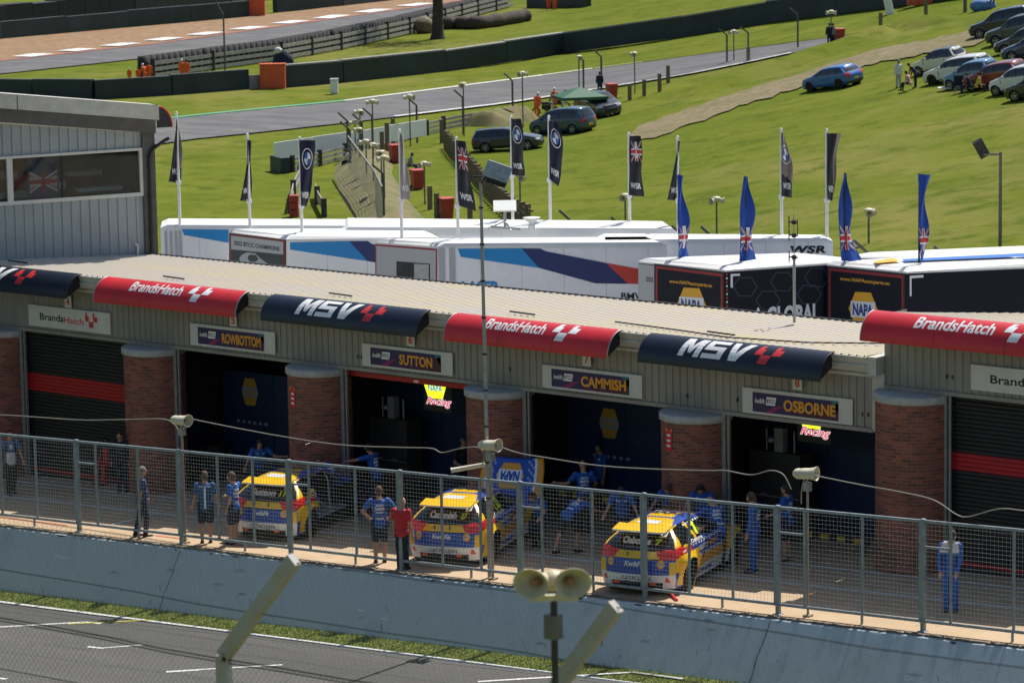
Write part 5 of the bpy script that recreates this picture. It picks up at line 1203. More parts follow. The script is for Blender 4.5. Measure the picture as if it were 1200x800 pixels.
# touring cars ---------------------------------------------------
LM = ['rc_yellow', 'rc_blue', 'rc_white', 'rc_red', 'rc_orange', 'black', 'glassdark', 'rc_navy', 'rc_lightblue']
for nme, col in (('rc_yellow', (.90, .54, .003)), ('rc_blue', (.010, .07, .42)), ('rc_white', (.85, .86, .88)), ('rc_red', (.75, .022, .015)), ('rc_orange', (.85, .35, .01)), ('rc_navy', (.008, .015, .06)), ('rc_lightblue', (.25, .40, .65))): mat(nme, col, .3, coat=.6)
RS = Shape(L=4.36, W=1.90, z0=.17, belt=.92, roof=((.0, 1.26), (.35, 1.29), (1.0, 1.345), (1.75, 1.35), (2.25, 1.29), (3.1, .94), (3.4, .90), (4.05, .74), (4.36, .58)), rear=((0, .05), (.22, .0), (.45, .0), (.60, .06), (.68, .12), (1, .60)), wb=(.80, 3.46), wr=.325, flare=.13, ws=(2.2, 3.05), tumble=.38)
def race_car(p_wheel, beta, label, name, number, bonnet_open=False, side_open=False, lname='Cammish'):
    R = M4.Rotation(beta, 3, 'Z'); off = R @ V((.89, -RS.L/2+.80, 0)); loc = p_wheel-off; loc.z = gz(loc.x)+.01
    t = thing('race_car', label, 'race car', loc, beta, 'yellow and blue race cars at the garages')
    t.scale = (1.0, 1.0, 1.08)
    t.scale = (.96, 1.03, 1.09)
    L = RS.L; bt = RS.belt
    def chk(a, b, s_=.075): return (int(math.floor(a/s_))+int(math.floor(b/s_))) % 2
    def cl(nm, c, x, v, w_):
        z = c.z; tp = RS.top(x); y = c.x
        if nm == 'rear':
            if .925 < z < 1.245 and abs(v) < .95-.35*max(0, (z-1.05)): return ('rear_window', 6)
            if z > 1.235: return ('body', 2 if abs(v) < .8 and z < 1.262 else 0)
            if .74 < z < .90+.10*(abs(v)-.5) and abs(v) > .60-.9*(z-.78): return ('tail_light', 3)
            if z > .745: return ('body', 0) if z < .90 else ('body', 5 if abs(v) < .9 else 0)
            if abs(z-.745) < .012 and abs(v) < .9: return ('body', 5)
            if z > .44: return ('body', 1) if abs(v) < .86 or z > .70 else ('body', 0)
            if z > .29 and (z > .29+.0*abs(v)): return ('bumper', 2)
            return ('diffuser', 5) if abs(v) < .72 else ('bumper', 2)
        if nm.startswith('side'):
            if nm == 'side' and side_open and x > side_open: return None if z < bt-.02 or x < 2.6 else ('body', 1)
            if bt+.035 < z < tp-.075 and .50+.55*(z-bt) < x < 2.98-(z-bt)*1.7:
                if abs(x-1.33) < .045: return ('body', 0)
                return ('side_windows', 6)
            if x < .62 and .74+.10*x < z < .96 and z < 1.04-.13*x: return ('tail_light', 3)
            if abs(x-.8) < .62 and z < .80 and z > .2: return ('body', 1) if z < .48 and x < .30 else ('body', 0)
            if x < 1.0: return ('body', 0) if z > .90 else ('body', 3 if z > .8 and x > .35 else 1)
            if z < .40: return ('body', 2)
            if abs(x-1.62) < .008 or abs(x-2.72) < .008: return ('body', 5)
            if x < 3.0:
                if .60 < z < .92: return ('body', 2 if chk(x, z) else 1) if z < .66 or z > .86 else ('body', 1)
                if z >= .92: return ('body', 1)
                return ('body', 4)
            return ('body', 0)
        if nm == 'front': return ('bumper', 1)
        if x > 3.1: return None if bonnet_open and x < L-.25 and abs(v) < .9 else ('bonnet', 1)
        if 2.32 < x < 3.04 and abs(v) < .88: return ('windscreen', 6)
        if x > 2.0: return ('body', 1) if x < 2.1 or abs(v) > .88 else ('body', 0)
        if x > 1.25: return ('body', 1 if abs(v) > .58 or x > 1.92 or x < 1.36 else 0)
        return ('body', 1 if abs(v) > .74+.5*(1.25-x) else 0)
    car_build(t, RS, cl, (170, 70, 64), LM, None)
    for s_ in (-1, 1):
        for i, k in enumerate(RS.wb):
            if side_open and i == 1 and s_ == 1: continue
            o = wheel(t, s_*(RS.W/2-.085), k-L/2, RS.wr, s_, .24, 'rim', 10)
            # yellow tyre marking
            M = M4.Translation((s_*(RS.W/2-.085), k-L/2, RS.wr)) @ M4.Rotation(s_*pi/2, 4, 'Y')
            y = MB()
            for a0 in (.3, 3.4):
                n = 10; P = [M @ V((rr*cos(a0+a*.1), rr*sin(a0+a*.1), .122)) for rr in (RS.wr*.80, RS.wr*.86) for a in range(n+1)]; y.add(P, [(i_, i_+1, n+2+i_, n+1+i_) for i_ in range(n)])
            y.build('tyre_marking', 'rc_yellow', o)
    # spoiler blade on the roof edge, roof band
    sp = MB(); n = 14
    for i in range(n):
        v0, v1 = -.80+1.6*i/n, -.80+1.6*(i+1)/n
        f = lambda v: -.10+.10*abs(v)**3
        P = [V((v*.80, -L/2+f(v)+.46+a, z_)) for v in (v0, v1) for a, z_ in ((-.22, 1.275), (.18, 1.335), (.18, 1.31), (-.22, 1.245))]
        sp.add(P, [(0, 1, 5, 4), (1, 2, 6, 5), (2, 3, 7, 6), (3, 0, 4, 7)], 1 if False else 0)
        sp.add([P[i_]+V((0, -.004, 0)) for i_ in (0, 4, 7, 3)], [(0, 1, 2, 3)], 1)
    sp.add([P_ for P_ in (V((-.64, -L/2+.20, 1.275)), V((-.64, -L/2+.6, 1.335)), V((-.64, -L/2+.6, 1.29)), V((-.64, -L/2+.2, 1.2)))], [(0, 1, 2, 3)])
    sp.build('spoiler', ['rc_yellow', 'rc_white'], t)
    # lettering that follows the surfaces
    bv = None
    deps = [o for o in t.children if o.type == 'MESH' and o.name.split('.')[0] in ('body', 'bumper', 'rear_window', 'side_window', 'tail_light', 'bonnet', 'windscreen')]
    vs = []; fs = []
    for o in deps: b0 = len(vs); vs += [v.co.copy() for v in o.data.vertices]; fs += [tuple(i+b0 for i in p.vertices) for p in o.data.polygons]
    tree = BVHTree.FromPolygons(vs, fs)
    def onto(org, xd, yd, dr, off=.008):
        org, xd, yd, dr = V(org), V(xd), V(yd), V(dr)
        def f(u, v):
            p = org+xd*u+yd*v; h = tree.ray_cast(p, dr); return (h[0]-dr*off) if h[0] is not None else p+dr*.5
        return f
    rr = lambda off=.008: onto((0, -L/2-1, 0), (1, 0, 0), (0, 0, 1), (0, 1, 0), off)
    text('bumper_lettering', 'CATACLEAN', 'rc_navy', t, rr(), -.34, .34, .325, .405, bold=.01, cuts=1)
    text('tail_lettering', 'KwikFit', 'rc_white', t, rr(), -.27, .20, .60, .70, bold=.03, shear=.2)
    text('driver_name', lname, 'rc_white', t, rr(.012), -.42, .26, 1.0, 1.12, bold=.05)
    m_ = MB()
    for sx in (-.62, .58):
        n = 18; patch(rr(), [(sx+.085*cos(2*pi*i/n), .66+.085*sin(2*pi*i/n)) for i in range(n)], m_, 0); patch(rr(.012), [(sx+.055*cos(2*pi*i/n), .66+.035*sin(2*pi*i/n)) for i in range(n)], m_, 1)
        text('', 'NAPA', None, None, rr(.016), sx-.05, sx+.05, .64, .68, mb=m_, mi=2)
    m_.build('round_badges', ['rc_orange', 'rc_white', 'rc_navy'], t)
    m_ = MB()
    for sx in (-.82, .66): patch(rr(), [(sx, .30), (sx+.12, .30), (sx+.07, .40), (sx+.02, .40)], m_)
    patch(rr(), [(.70, .82), (.80, .82), (.86, .87), (.76, .87)], m_)
    m_.build('red_marks', 'rc_red', t)
    m_ = MB()
    for sx in (-.22, .16): m_.box((sx, -L/2+.06, .83), (.02, .03, .09)); m_.box((sx, -L/2+.02, .28), (.10, .03, .05))
    m_.build('boot_straps', 'rc_navy', t)
    MB().box((-.45, -L/2+.0, .27), (.13, .03, .05)).box((.40, -L/2+.0, .27), (.13, .03, .05)).build('tow_eyes', 'orange', t)
    # number on rear window corner and side window
    text('window_number', number, 'neonplate', t, rr(.014), .36, .50, 1.0, 1.10, bold=.06); m_ = MB(); patch(rr(.012), [(.42, 1.12), (.55, 1.13), (.55, 1.22), (.42, 1.21)], m_, 0); m_.build('number_tile', 'rc_white', t)
    sf = lambda off=.01: onto((1.6, 0, 0), (0, 1, 0), (0, 0, 1), (-1, 0, 0), off)
    y0 = -L/2
    text('side_number', number, 'neonplate', t, sf(), y0+1.42, y0+1.72, 1.02, 1.22, bold=.05)
    text('side_name', lname, 'rc_white', t, sf(), y0+1.02, y0+1.62, .925, 1.0, bold=.04)
    m_ = MB(); text('', 'AUTO', None, None, sf(), y0+1.38, y0+1.85, .71, .82, mb=m_, bold=.05, mi=0); text('', 'PARTS', None, None, sf(), y0+1.88, y0+2.4, .71, .82, mb=m_, bold=.05, mi=1)
    text('', 'Mobil', None, None, sf(), y0+1.45, y0+2.1, .24, .34, mb=m_, bold=.05, mi=2); patch(sf(), [(y0+1.30, .25), (y0+1.40, .25), (y0+1.36, .35), (y0+1.28, .35)], m_, 3)
    patch(sf(), [(y0+.50, .82), (y0+.68, .84), (y0+.68, .88), (y0+.50, .86)], m_, 0)
    m_.build('side_lettering', ['rc_white', 'rc_orange', 'rc_blue', 'rc_red'], t)
    tf = lambda off=.006: onto((0, 0, 2.5), (1, 0, 0), (0, 1, 0), (0, 0, -1), off)
    m_ = MB(); text('', 'NAPA', None, None, tf(), -.46, .50, y0+1.60, y0+1.86, mb=m_, bold=.05, mi=1)
    patch(tf(), [(-.30, y0+.75), (.22, y0+.72), (.24, y0+.95), (-.26, y0+1.0)], m_, 0)
    for i in range(7): 
        for s_ in (-1, 1): patch(tf(), [(s_*.60, y0+1.2+i*.14), (s_*.635, y0+1.2+i*.14), (s_*.635, y0+1.28+i*.14), (s_*.60, y0+1.28+i*.14)], m_, 0)
    m_.build('roof_lettering', ['rc_white', 'rc_navy'], t)
    # dark interior with roll cage so that open parts read deep
    ic = MB(); ic.bb((-.72, y0+.5, .28), (.72, y0+3.2, .34))
    for y_ in (y0+1.1, y0+2.3):
        ic.tube([(-.66, y_, .3), (-.62, y_, 1.0), (-.48, y_, 1.25), (.48, y_, 1.25), (.62, y_, 1.0), (.66, y_, .3)], .022, 6)
    ic.tube([(.62, y0+1.1, 1.0), (.66, y0+2.3, .35)], .02, 6).tube([(.48, y0+1.1, 1.25), (.48, y0+2.3, 1.24), (.60, y0+3.0, .9)], .02, 6); ic.build('roll_cage', 'cagewhite', t)
    bevel(MB().bb((-.5, y0+1.45, .35), (-.05, y0+1.95, .5)).box((-.28, y0+1.4, .72), (.42, .12, .7)).build('seat', 'black', t), .04)
    if bonnet_open or side_open:
        en_ = MB(); en_.bb((-.4, y0+3.15, .3), (.4, y0+3.95, .72)).tube([(-.6, y0+3.2, .8), (.6, y0+3.2, .8)], .03, 6).bb((-.62, y0+3.98, .25), (.62, y0+4.08, .72)).lathe([(.01, 0), (.12, 0), (.12, .12), (.01, .12)], 12, 0, M4.Translation((.15, y0+3.5, .72))); bevel(en_.build('engine', 'darksteel', t), .02)
    return t, tree, y0
mat('neonplate', (.72, .85, .02), .5); mat('cagewhite', (.45, .45, .46), .4)
w3 = Gd(808, 690); w2 = Gd(578, 656); w1 = Gd(366, 628)
race_car(w1, rad(16), 'leftmost yellow and blue race car with its right flank opened up', 1, '11', side_open=1.12, lname='Sutton')
t2, tr2, y0 = race_car(w2, rad(20), 'middle yellow and blue race car with its bonnet stood up against the garage', 2, '27', bonnet_open=True, lname='Cammish')
race_car(w3, rad(15), 'rightmost yellow and blue race car, closed rear hatch, beside the leaning mechanics', 3, '7', bonnet_open=True, lname='Osborne')
# raised bonnet of the middle car: a curved sheet standing up, its printed side to the viewer
bp_ = Yp(600, 562, 4.3); bn = thing('race_car_bonnet', 'blue race car bonnet stood upright with an upside down badge, ahead of the middle car', 'bonnet', bp_, rad(18))
def bonf(u, v, off=0):
    W = .80-.10*abs(v)**2; z = v*.50; x = u*W; bulge = .16*(1-u*u)+.05*(1-v*v)
    return V((x, -bulge-off+.28*v, z))
m_ = MB(); a = 30; b = 18
P = [bonf(2*i/a-1, 2*j/b-1) for j in range(b+1) for i in range(a+1)]
P = [V((p.x, p.y, p.z)) for p in P]
fs = [(j*(a+1)+i, j*(a+1)+i+1, (j+1)*(a+1)+i+1, (j+1)*(a+1)+i) for j in range(b) for i in range(a)]
m_.v = P
for k, f in enumerate(fs):
    j, i = divmod(k, a); u = (2*(i+.5)/a-1); mi = 0 if abs(u) < .74 else (2 if abs(u) < .78 else 1)
    if .50 < abs(u) < .74 and j > b*.45: mi = 3 if (i+j) % 3 == 0 else 0
    m_.f.append(list(f)); m_.m.append(mi); m_.sm.append(True)
o = m_.build('panel', ['rc_blue', 'rc_orange', 'rc_white', 'rc_lightblue'], bn); md = o.modifiers.new('S', 'SOLIDIFY'); md.thickness = .015; md.offset = 1
h_ = MB(); g1 = lambda u, v: bonf(u, v, .022); g2 = lambda u, v: bonf(u, v, .028); g3 = lambda u, v: bonf(u, v, .034)
patch(g1, [(-.44, .25), (-.27, -.30), (.27, -.30), (.44, .25), (.27, .80), (-.27, .80)], h_, 0, 4); patch(g2, [(-.38, -.02), (.38, -.02), (.38, .52), (-.38, .52)], h_, 1, 4)
text('', 'NAPA', None, None, lambda u, v: g3(-u, .5-v), -.31, .31, .04, .46, bold=.05, shear=.1, mb=h_, mi=2, cuts=3)
h_.build('badge', ['rc_orange', 'rc_white', 'rc_blue'], bn)
MB().bar((-.35, .2, -1.0), (-.3, -.05, -.3), .03).bar((.35, .2, -1.0), (.3, -.05, -.3), .03).build('stay', 'galv', bn)
# red and white pit board pole under the rightmost car
q = Gd(780, 690, .05); o = MB().tube([Gd(778, 686, .10), Gd(793, 703, .02)], .035, 8).build('jack_handle', 'letterred'); tag(o, 'red and white jack handle lying on the ground behind the rightmost race car', 'jack handle')
# ============================================================ PEOPLE
def cone_cap(mb, a, b, ra, rb, n=10):
    """rounded tapered limb from a to b"""
    a = V(a); b = V(b); d = b-a; L = d.length
    if L < 1e-5: mb.ell(a, (ra, ra, ra), 8); return
    t = d/L; pts = []; rs = []
    for k in range(4): an = pi/2*(1-k/3.); pts.append(a-t*ra*sin(an)); rs.append(max(ra*cos(an), .001))
    for k in range(4): an = pi/2*(k/3.); pts.append(b+t*rb*sin(an)); rs.append(max(rb*cos(an), .001))
    mb.tube(pts, rs, n)
def remeshed(mb, name, mt, parent, vox, sm=3):
    me = bpy.data.meshes.new('tmp'); me.from_pydata([tuple(p) for p in mb.v], [], mb.f); o = bpy.data.objects.new('tmp', me); C.objects.link(o)
    r = o.modifiers.new('R', 'REMESH'); r.mode = 'VOXEL'; r.voxel_size = vox; r.use_smooth_shade = True
    if sm: s_ = o.modifiers.new('S', 'SMOOTH'); s_.iterations = sm; s_.factor = .5
    dg = bpy.context.evaluated_depsgraph_get(); m2 = bpy.data.meshes.new_from_object(o.evaluated_get(dg)); m2.name = name
    bpy.data.objects.remove(o); bpy.data.meshes.remove(me); m2.materials.clear(); m2.materials.append(MC[mt])
    if name in ('shirt', 'trousers', 'shorts') and vox < .02:
        nn = [v.normal.copy() for v in m2.vertices]; sd = random.uniform(0, 50)
        for v, n_ in zip(m2.vertices, nn):
            c = v.co; q = V((c.x*9+sd, c.y*9, c.z*6+c.x*5)); v.co = c+n_*(.011*noise.noise(q)+.006*noise.noise(q*2.7))
    return link(name, m2, parent)
def dirv(az, el):
    """az 0 = forward (+Y), positive to the right; el up"""
    az, el = rad(az), rad(el); return V((sin(az)*cos(el), cos(az)*cos(el), sin(el)))
def person(loc, yaw, label, h=1.76, lean=0, side=0, arms=None, legs=None, head=(0, 0), shirt='teamblue', sleeve='short', bottom='navycloth', blen='long', shoe='shoe', hair='hairdark', hat=None, headset=False, back=None, vest=None, crouch=0, detail=1, skin='skin', group='pit crew', belly=0, turn=0):
    """yaw: world heading (radians, 0 = +Y). arms: ((upper az,el),(fore az,el)) right then left; legs: ((thigh az,el),(shin az,el))"""
    s = h/1.76; t = thing('person', label, 'person', loc, yaw, group); vox = .011 if detail else .028
    arms = arms or (((60, -80), (20, -75)), ((-60, -80), (-20, -75))); legs = legs or (((4, -88), (0, -90)), ((-4, -88), (0, -90)))
    hipw, thigh, shin, ank = .095*s, .43*s, .42*s, .075*s
    lg = []
    for (a, b), sg in zip(legs, (1, -1)):
        k = dirv(*a)*thigh; f = k+dirv(*b)*shin; lg.append((k, f, sg))
    pz = max(-(f.z) for k, f, sg in lg)+ank; pel = V((0, 0, pz))
    RL = Euler((rad(-lean), rad(side), rad(turn))).to_matrix()
    up = lambda x, y, z: pel+RL @ (V((x, y, z))*s)
    chest = up(0, .0, .30); neck = up(0, -.005, .52); shl = [up(.185, -.01, .455), up(-.185, -.01, .455)]
    RH = RL @ Euler((rad(head[1]), 0, rad(-head[0]))).to_matrix() if not isinstance(head, M4) else RL
    hc = neck+RL @ V((0, .015, .045))*s+RH @ V((0, .015, .09))*s
    B = MB()
    cone_cap(B, neck-RL @ V((0, 0, .05))*s, neck.lerp(hc, .6), .066*s, .060*s)
    B.ell(hc, (.074*s, .094*s, .112*s), 12, 0, RH); B.ell(hc+RH @ V((0, .02, -.055))*s, (.056*s, .07*s, .06*s), 10, 0, RH)
    if detail:
        B.ell(hc+RH @ V((0, .098, -.012))*s, (.014*s, .02*s, .026*s), 6, 0, RH); B.ell(hc+RH @ V((0, .088, .03))*s, (.05*s, .014*s, .012*s), 6, 0, RH)
        for q in (-1, 1): B.ell(hc+RH @ V((q*.078, -.005, -.01))*s, (.012*s, .022*s, .032*s), 6, 0, RH)
    B.ell(up(0, 0, .0), (.135*s, .09*s, .10*s), 10, 0, RL); cone_cap(B, up(0, .0, .05), up(0, 0, .30), .085*s, .09*s); B.ell(up(0, 0, .33), (.14*s, .085*s, .15*s), 10, 0, RL)
    S = MB(); cone_cap(S, up(0, 0, 0), up(0, 0, .36), .115*s, .125*s); S.ell(up(0, .005, .33), (.18*s, .125*s, .19*s), 12, 0, RL); S.ell(up(0, .01+belly*.02, .12), ((.165+belly*.02)*s, (.125+belly*.03)*s, .18*s), 12, 0, RL); S.ell(up(0, 0, -.04), ((.185+belly*.01)*s, (.142+belly*.02)*s, .14*s), 12, 0, RL)
    hands = []
    for (a, b), sh_, q in zip(arms, shl, (1, -1)):
        e = sh_+dirv(*a)*.29*s; w_ = e+dirv(*b)*.25*s; fd = dirv(*b)
        cone_cap(B, chest.lerp(sh_, .7), sh_, .065*s, .058*s); cone_cap(B, sh_, e, .052*s, .040*s); cone_cap(B, e, w_, .040*s, .026*s)
        palm = w_+fd*.055*s; B.ell(palm, (.040*s, .040*s, .045*s), 8); hands.append((w_, fd))
        if detail:
            sx = fd.cross(V((0, 0, 1)) if abs(fd.z) < .9 else V((1, 0, 0))).normalized(); nx = fd.cross(sx)
            for kf, (off, ln) in enumerate(((-.03, .072), (-.010, .082), (.010, .078), (.030, .062))):
                p0 = w_+fd*.07*s+sx*off*s; p1 = p0+(fd+nx*.15).normalized()*ln*.55*s; p2 = p1+(fd*.8+nx*.6).normalized()*ln*.45*s
                cone_cap(B, p0, p1, .0105*s, .0095*s, 6); cone_cap(B, p1, p2, .0095*s, .008*s, 6)
            p0 = w_+fd*.03*s-sx*.03*s; cone_cap(B, p0, p0+(fd*.6-sx*.75).normalized()*.06*s, .014*s, .010*s, 6)
        cone_cap(S, chest.lerp(sh_, .6), sh_, .070*s, .066*s)
        if sleeve == 'short': cone_cap(S, sh_, sh_.lerp(e, .62), .068*s, .064*s)
        elif sleeve == 'long': cone_cap(S, sh_, e, .066*s, .055*s); cone_cap(S, e, e.lerp(w_, .88), .055*s, .040*s)
    T = MB(); T.ell(up(0, 0, -.05), (.160*s, .120*s, .12*s), 12, 0, RL); SH = MB()
    for k, f, q in lg:
        hp = pel+V((q*hipw, 0, -.02*s)); kn = hp+k; an = hp+f; fdv = V((k.x*0+.12*q, 1, 0)).normalized()
        cone_cap(B, hp, kn, .085*s, .055*s); cone_cap(B, kn, kn.lerp(an, .4), .052*s, .056*s); cone_cap(B, kn.lerp(an, .4), an, .056*s, .036*s); cone_cap(B, an, an+V((0, .10*s, -.03*s)), .035*s, .03*s)
        if blen == 'long': cone_cap(T, hp, kn, .090*s, .074*s); cone_cap(T, kn, an+V((0, 0, .0)), .074*s, .058*s)
        else: cone_cap(T, hp, hp.lerp(kn, .85), .105*s, .092*s)
        lo = an.z-ank
        SH.ell(an+V((0, .07*s, -.035*s)), (.046*s, .135*s, .042*s), 10); SH.ell(an+V((0, -.02*s, -.02*s)), (.044*s, .06*s, .05*s), 8)
        SH.bb(an+V((-.04*s, -.065*s, -ank)), an+V((.04*s, .19*s, -ank+.02*s)))
    remeshed(B, 'body', skin, t, vox, 2)
    so_ = remeshed(S, 'shirt', shirt, t, vox*1.3, 3); remeshed(T, 'trousers' if blen == 'long' else 'shorts', bottom, t, vox*1.3, 3); remeshed(SH, 'shoes', shoe, t, vox*1.1, 2)
    if hair:
        Hh = MB(); Hh.ell(hc+RH @ V((0, -.018, .028))*s, (.082*s, .098*s, .104*s), 12, 0, RH); Hh.ell(hc+RH @ V((0, -.04, -.02))*s, (.074*s, .07*s, .09*s), 10, 0, RH); Hh.build('hair', hair, t)
    if hat:
        Hh = MB(); Hh.ell(hc+RH @ V((0, -.008, .045))*s, (.088*s, .106*s, .09*s), 12, 0, RH)
        Hh.box(hc+RH @ V((0, .12, .04))*s, (.13*s, .11*s, .012*s), RH @ Euler((rad(-12), 0, 0)).to_matrix()); Hh.build('cap', hat, t)
    if headset:
        Hh = MB(); 
        for q in (-1, 1): Hh.ell(hc+RH @ V((q*.088, -.005, -.005))*s, (.026*s, .042*s, .05*s), 8, 0, RH)
        Hh.tube([hc+RH @ V((.09*cos(a), -.005, .125*sin(a)))*s for a in [pi*i/8 for i in range(9)]], .011*s, 6); Hh.tube([hc+RH @ V((-.088, .02, -.03))*s, hc+RH @ V((-.05, .10, -.06))*s], .006, 5); Hh.build('headset', 'black', t)
    if detail and not hat == 'helmet':
        e_ = MB()
        for q in (-1, 1): e_.ell(hc+RH @ V((q*.030, .088, .008))*s, (.010*s, .006*s, .006*s), 6, 0, RH)
        e_.ell(hc+RH @ V((0, .090, -.055))*s, (.022*s, .005*s, .005*s), 6, 0, RH); e_.build('eyes_and_mouth', 'hairdark', t)
    tr = None
    if back or vest:
        me = so_.data; tr = BVHTree.FromPolygons([v.co.copy() for v in me.vertices], [tuple(p.vertices) for p in me.polygons])
    def onb(sg, off=.006):
        dr = RL @ V((0, sg, 0))
        def f(u, v):
            o_ = up(u, -sg*.6, v) ; h_ = tr.ray_cast(o_, dr); return (h_[0]-dr*off) if h_[0] is not None else o_+dr*.5
        return f
    if back:
        for sg, bk_ in ((1, back),):
            m_ = MB(); g = onb(1)
            if back == 'team':
                patch(g, [(-.06, .475), (.06, .475), (.06, .505), (-.06, .505)], m_, 0)
                n = hexagon(.25, .15)
                for y_, hh in ((.35, .045), (.20, .03)): text('', 'RACING', None, None, g, -.09, .09, y_-.01, y_+hh, bold=.05, mb=m_, shear=.2)
                text('', 'NAPA', None, None, g, -.11, .11, .255, .325, bold=.06, mb=m_)
                text('', 'TEAM', None, None, g, -.09, .09, .05, .10, bold=.05, mb=m_)
            else:
                patch(g, [(-.022, -.08), (.022, -.08), (.022, .40), (-.022, .40)], m_, 0, 6); text('', 'MOTORSPORT', None, None, g, -.14, .14, .41, .445, mb=m_, bold=.02)
            m_.build('back_print', 'letterwhite', t)
        m_ = MB(); g = onb(-1)
        patch(g, [(.05, .38), (.11, .38), (.11, .43), (.05, .43)], m_, 0); patch(g, [(-.12, .39), (-.06, .39), (-.06, .42), (-.12, .42)], m_, 0); m_.build('chest_print', 'letterwhite', t)
    if vest:
        m_ = MB(); g = onb(-1, .01); gb = onb(1, .01)
        if vest == 'bib':
            patch(g, [(-.11, -.12), (.13, -.12), (.12, .20), (-.10, .20)], m_, 0, 6); patch(g, [(-.05, .30), (.05, .30), (.03, .42), (-.03, .42)], m_, 0, 3)
            for q in (-1, 1): patch(g, [(q*.10, .2), (q*.14, .2), (q*.13, .48), (q*.09, .48)], m_, 1, 5)
        else:
            for gg in (g, gb): patch(gg, [(-.19, .40), (.19, .40), (.16, .52), (-.16, .52)], m_, 0, 3); patch(gg, [(-.2, .33), (.2, .33), (.2, .40), (-.2, .40)], m_, 0, 3)
        m_.build('vest', ['whitecloth', 'navycloth'], t)
    return t, hands
CY = atan2(-HD.x, HD.y)       # yaw of somebody looking away from the camera
def face(deg): return CY+rad(deg)   # 0 back view, 180 front view, 90 looking left in the picture, -90 right
def at_feet(x, y): p = Gd(x, y); return V((p.x, p.y, gz(p.x)))
def at_head(x, y, h):
    p = Gd(x, y, h); return V((p.x, p.y, gz(p.x)))
HANG = (((70, -82), (10, -72)), ((-70, -82), (-10, -72)))
WALK = (((5, -68), (0, -88)), ((-5, -100), (0, -62-40)))
person(at_feet(14, 579), face(200), 'man with a white camera vest and black straps walking at the left edge', 1.80, arms=(((60, -75), (10, -50)), ((-60, -75), (-10, -50))), legs=(((0, -72), (180, -86)), ((180, -78), (180, -70))), shirt='greyshirt', bottom='greydark', vest='bib', hair='hairdark', shoe='shoebrown') if mat('greydark', (.035, .033, .035), .8) else None
person(at_feet(168, 628), face(-70), 'man in dark blue polo and long navy trousers walking right behind the fence', 1.78, arms=(((150, -72), (170, -80)), ((-30, -75), (-10, -60))), legs=(((0, -80), (180, -84)), ((180, -82), (180, -76))), shirt='polodark', hair='hairgrey', belly=.6, head=(0, -8)) if mat('polodark', (.012, .05, .13), .8, var=.2, scale=8) else None
person(at_feet(242, 636), face(4), 'mechanic in shorts seen from behind with a white stripe down his blue shirt', 1.80, arms=(((70, -80), (30, -60)), ((-70, -80), (-30, -60))), shirt='shirtmid', blen='short', hair='hairbrown', back='stripe', head=(0, -15)) if mat('shirtmid', (.02, .10, .26), .8, var=.2, scale=8) else None
person(at_feet(275, 637), face(60), 'mechanic in shorts and headset looking left beside the leftmost race car', 1.80, arms=(((20, -70), (0, -10)), ((150, -85), (0, -70))), blen='short', hair='hairbrown', headset=True, back='team', head=(-20, -10))
person(at_head(303, 511, 1.62), face(190), 'headset mechanic smiling behind the leftmost race car with one arm stretched right', 1.72, lean=25, arms=(((60, -60), (30, -40)), ((-70, -40), (-70, 0))), headset=True, back='team')
person(at_head(357, 497, 1.68), face(180), 'broad mechanic facing the camera in front of the brick pillar, behind the leftmost race car', 1.82, lean=12, arms=(((60, -60), (-10, -40)), ((-60, -60), (10, -40))), sleeve='long', hair='hairgrey', back='team', belly=1)
person(at_head(325, 470, 1.70), face(30), 'person in the dark ROWBOTTOM garage holding both hands up to the head', 1.78, arms=(((60, 20), (-150, 60)), ((-60, -30), (30, 60))), back='team', detail=1)
person(at_head(440, 522, 1.66), face(60), 'mechanic leaning left with gloved arm stretched onto the leftmost race car', 1.80, lean=15, arms=(((50, -30), (20, -10)), ((-20, -15), (-10, -10))), headset=True, back='team')
person(at_feet(446, 659), face(8), 'mechanic in shorts seen from behind with hands on hips, left of the man in red', 1.84, arms=(((85, -50), (-60, -45)), ((-85, -50), (60, -45))), blen='short', hair='hairbrown', back='team')
person(at_feet(472, 667), face(-25), 'bald man in a red shirt and jeans beside the middle race car', 1.72, arms=(((100, -80), (60, -80)), ((-60, -85), (-20, -80))), shirt='redshirt', bottom='jeans', hair=None, head=(0, -20), shoe='shoebrown') if mat('jeans', (.02, .025, .045), .85, var=.3, scale=12) else None
person(at_head(542, 514, 1.66), face(215), 'man in black with headset leaning at the brick pillar left of the CAMMISH garage', 1.74, shirt='blackshirt', hair='hairgrey', headset=True, arms=(((60, -70), (-30, -20)), ((-60, -70), (30, -20)))) if mat('blackshirt', (.015, .016, .02), .8) else None
q = at_head(516, 480, 1.70); person(q, face(20), 'figure standing in the dark SUTTON garage under the yellow lit sign', 1.78, shirt='navycloth', back='team')
person(at_head(700, 596, 1.02)+V((-.55, -.35, 0)), face(-38), 'stooping mechanic in shorts reaching to the tail of the rightmost race car', 1.80, lean=68, arms=(((20, -35), (0, -20)), ((-70, -40), (-20, -60))), legs=(((0, -62), (180, -80)), ((180, -62), (180, -58))), blen='short', hair='hairdark', back='team', head=(0, 20))
person(at_head(684, 541, 1.70), face(12), 'bald mechanic seen from behind with left arm out, before the CAMMISH garage', 1.80, arms=(((60, -60), (10, -20)), ((-80, -48), (-75, 5))), hair=None, back='team', lean=6)
person(at_head(677, 510, 1.70), face(185), 'mechanic with a cap standing inside the CAMMISH garage, left of the two', 1.78, back='team', hat='black', head=(0, -15))
person(at_head(703, 519, 1.70), face(120), 'mechanic inside the CAMMISH garage turned left towards his colleague', 1.76, back='team', headset=True)
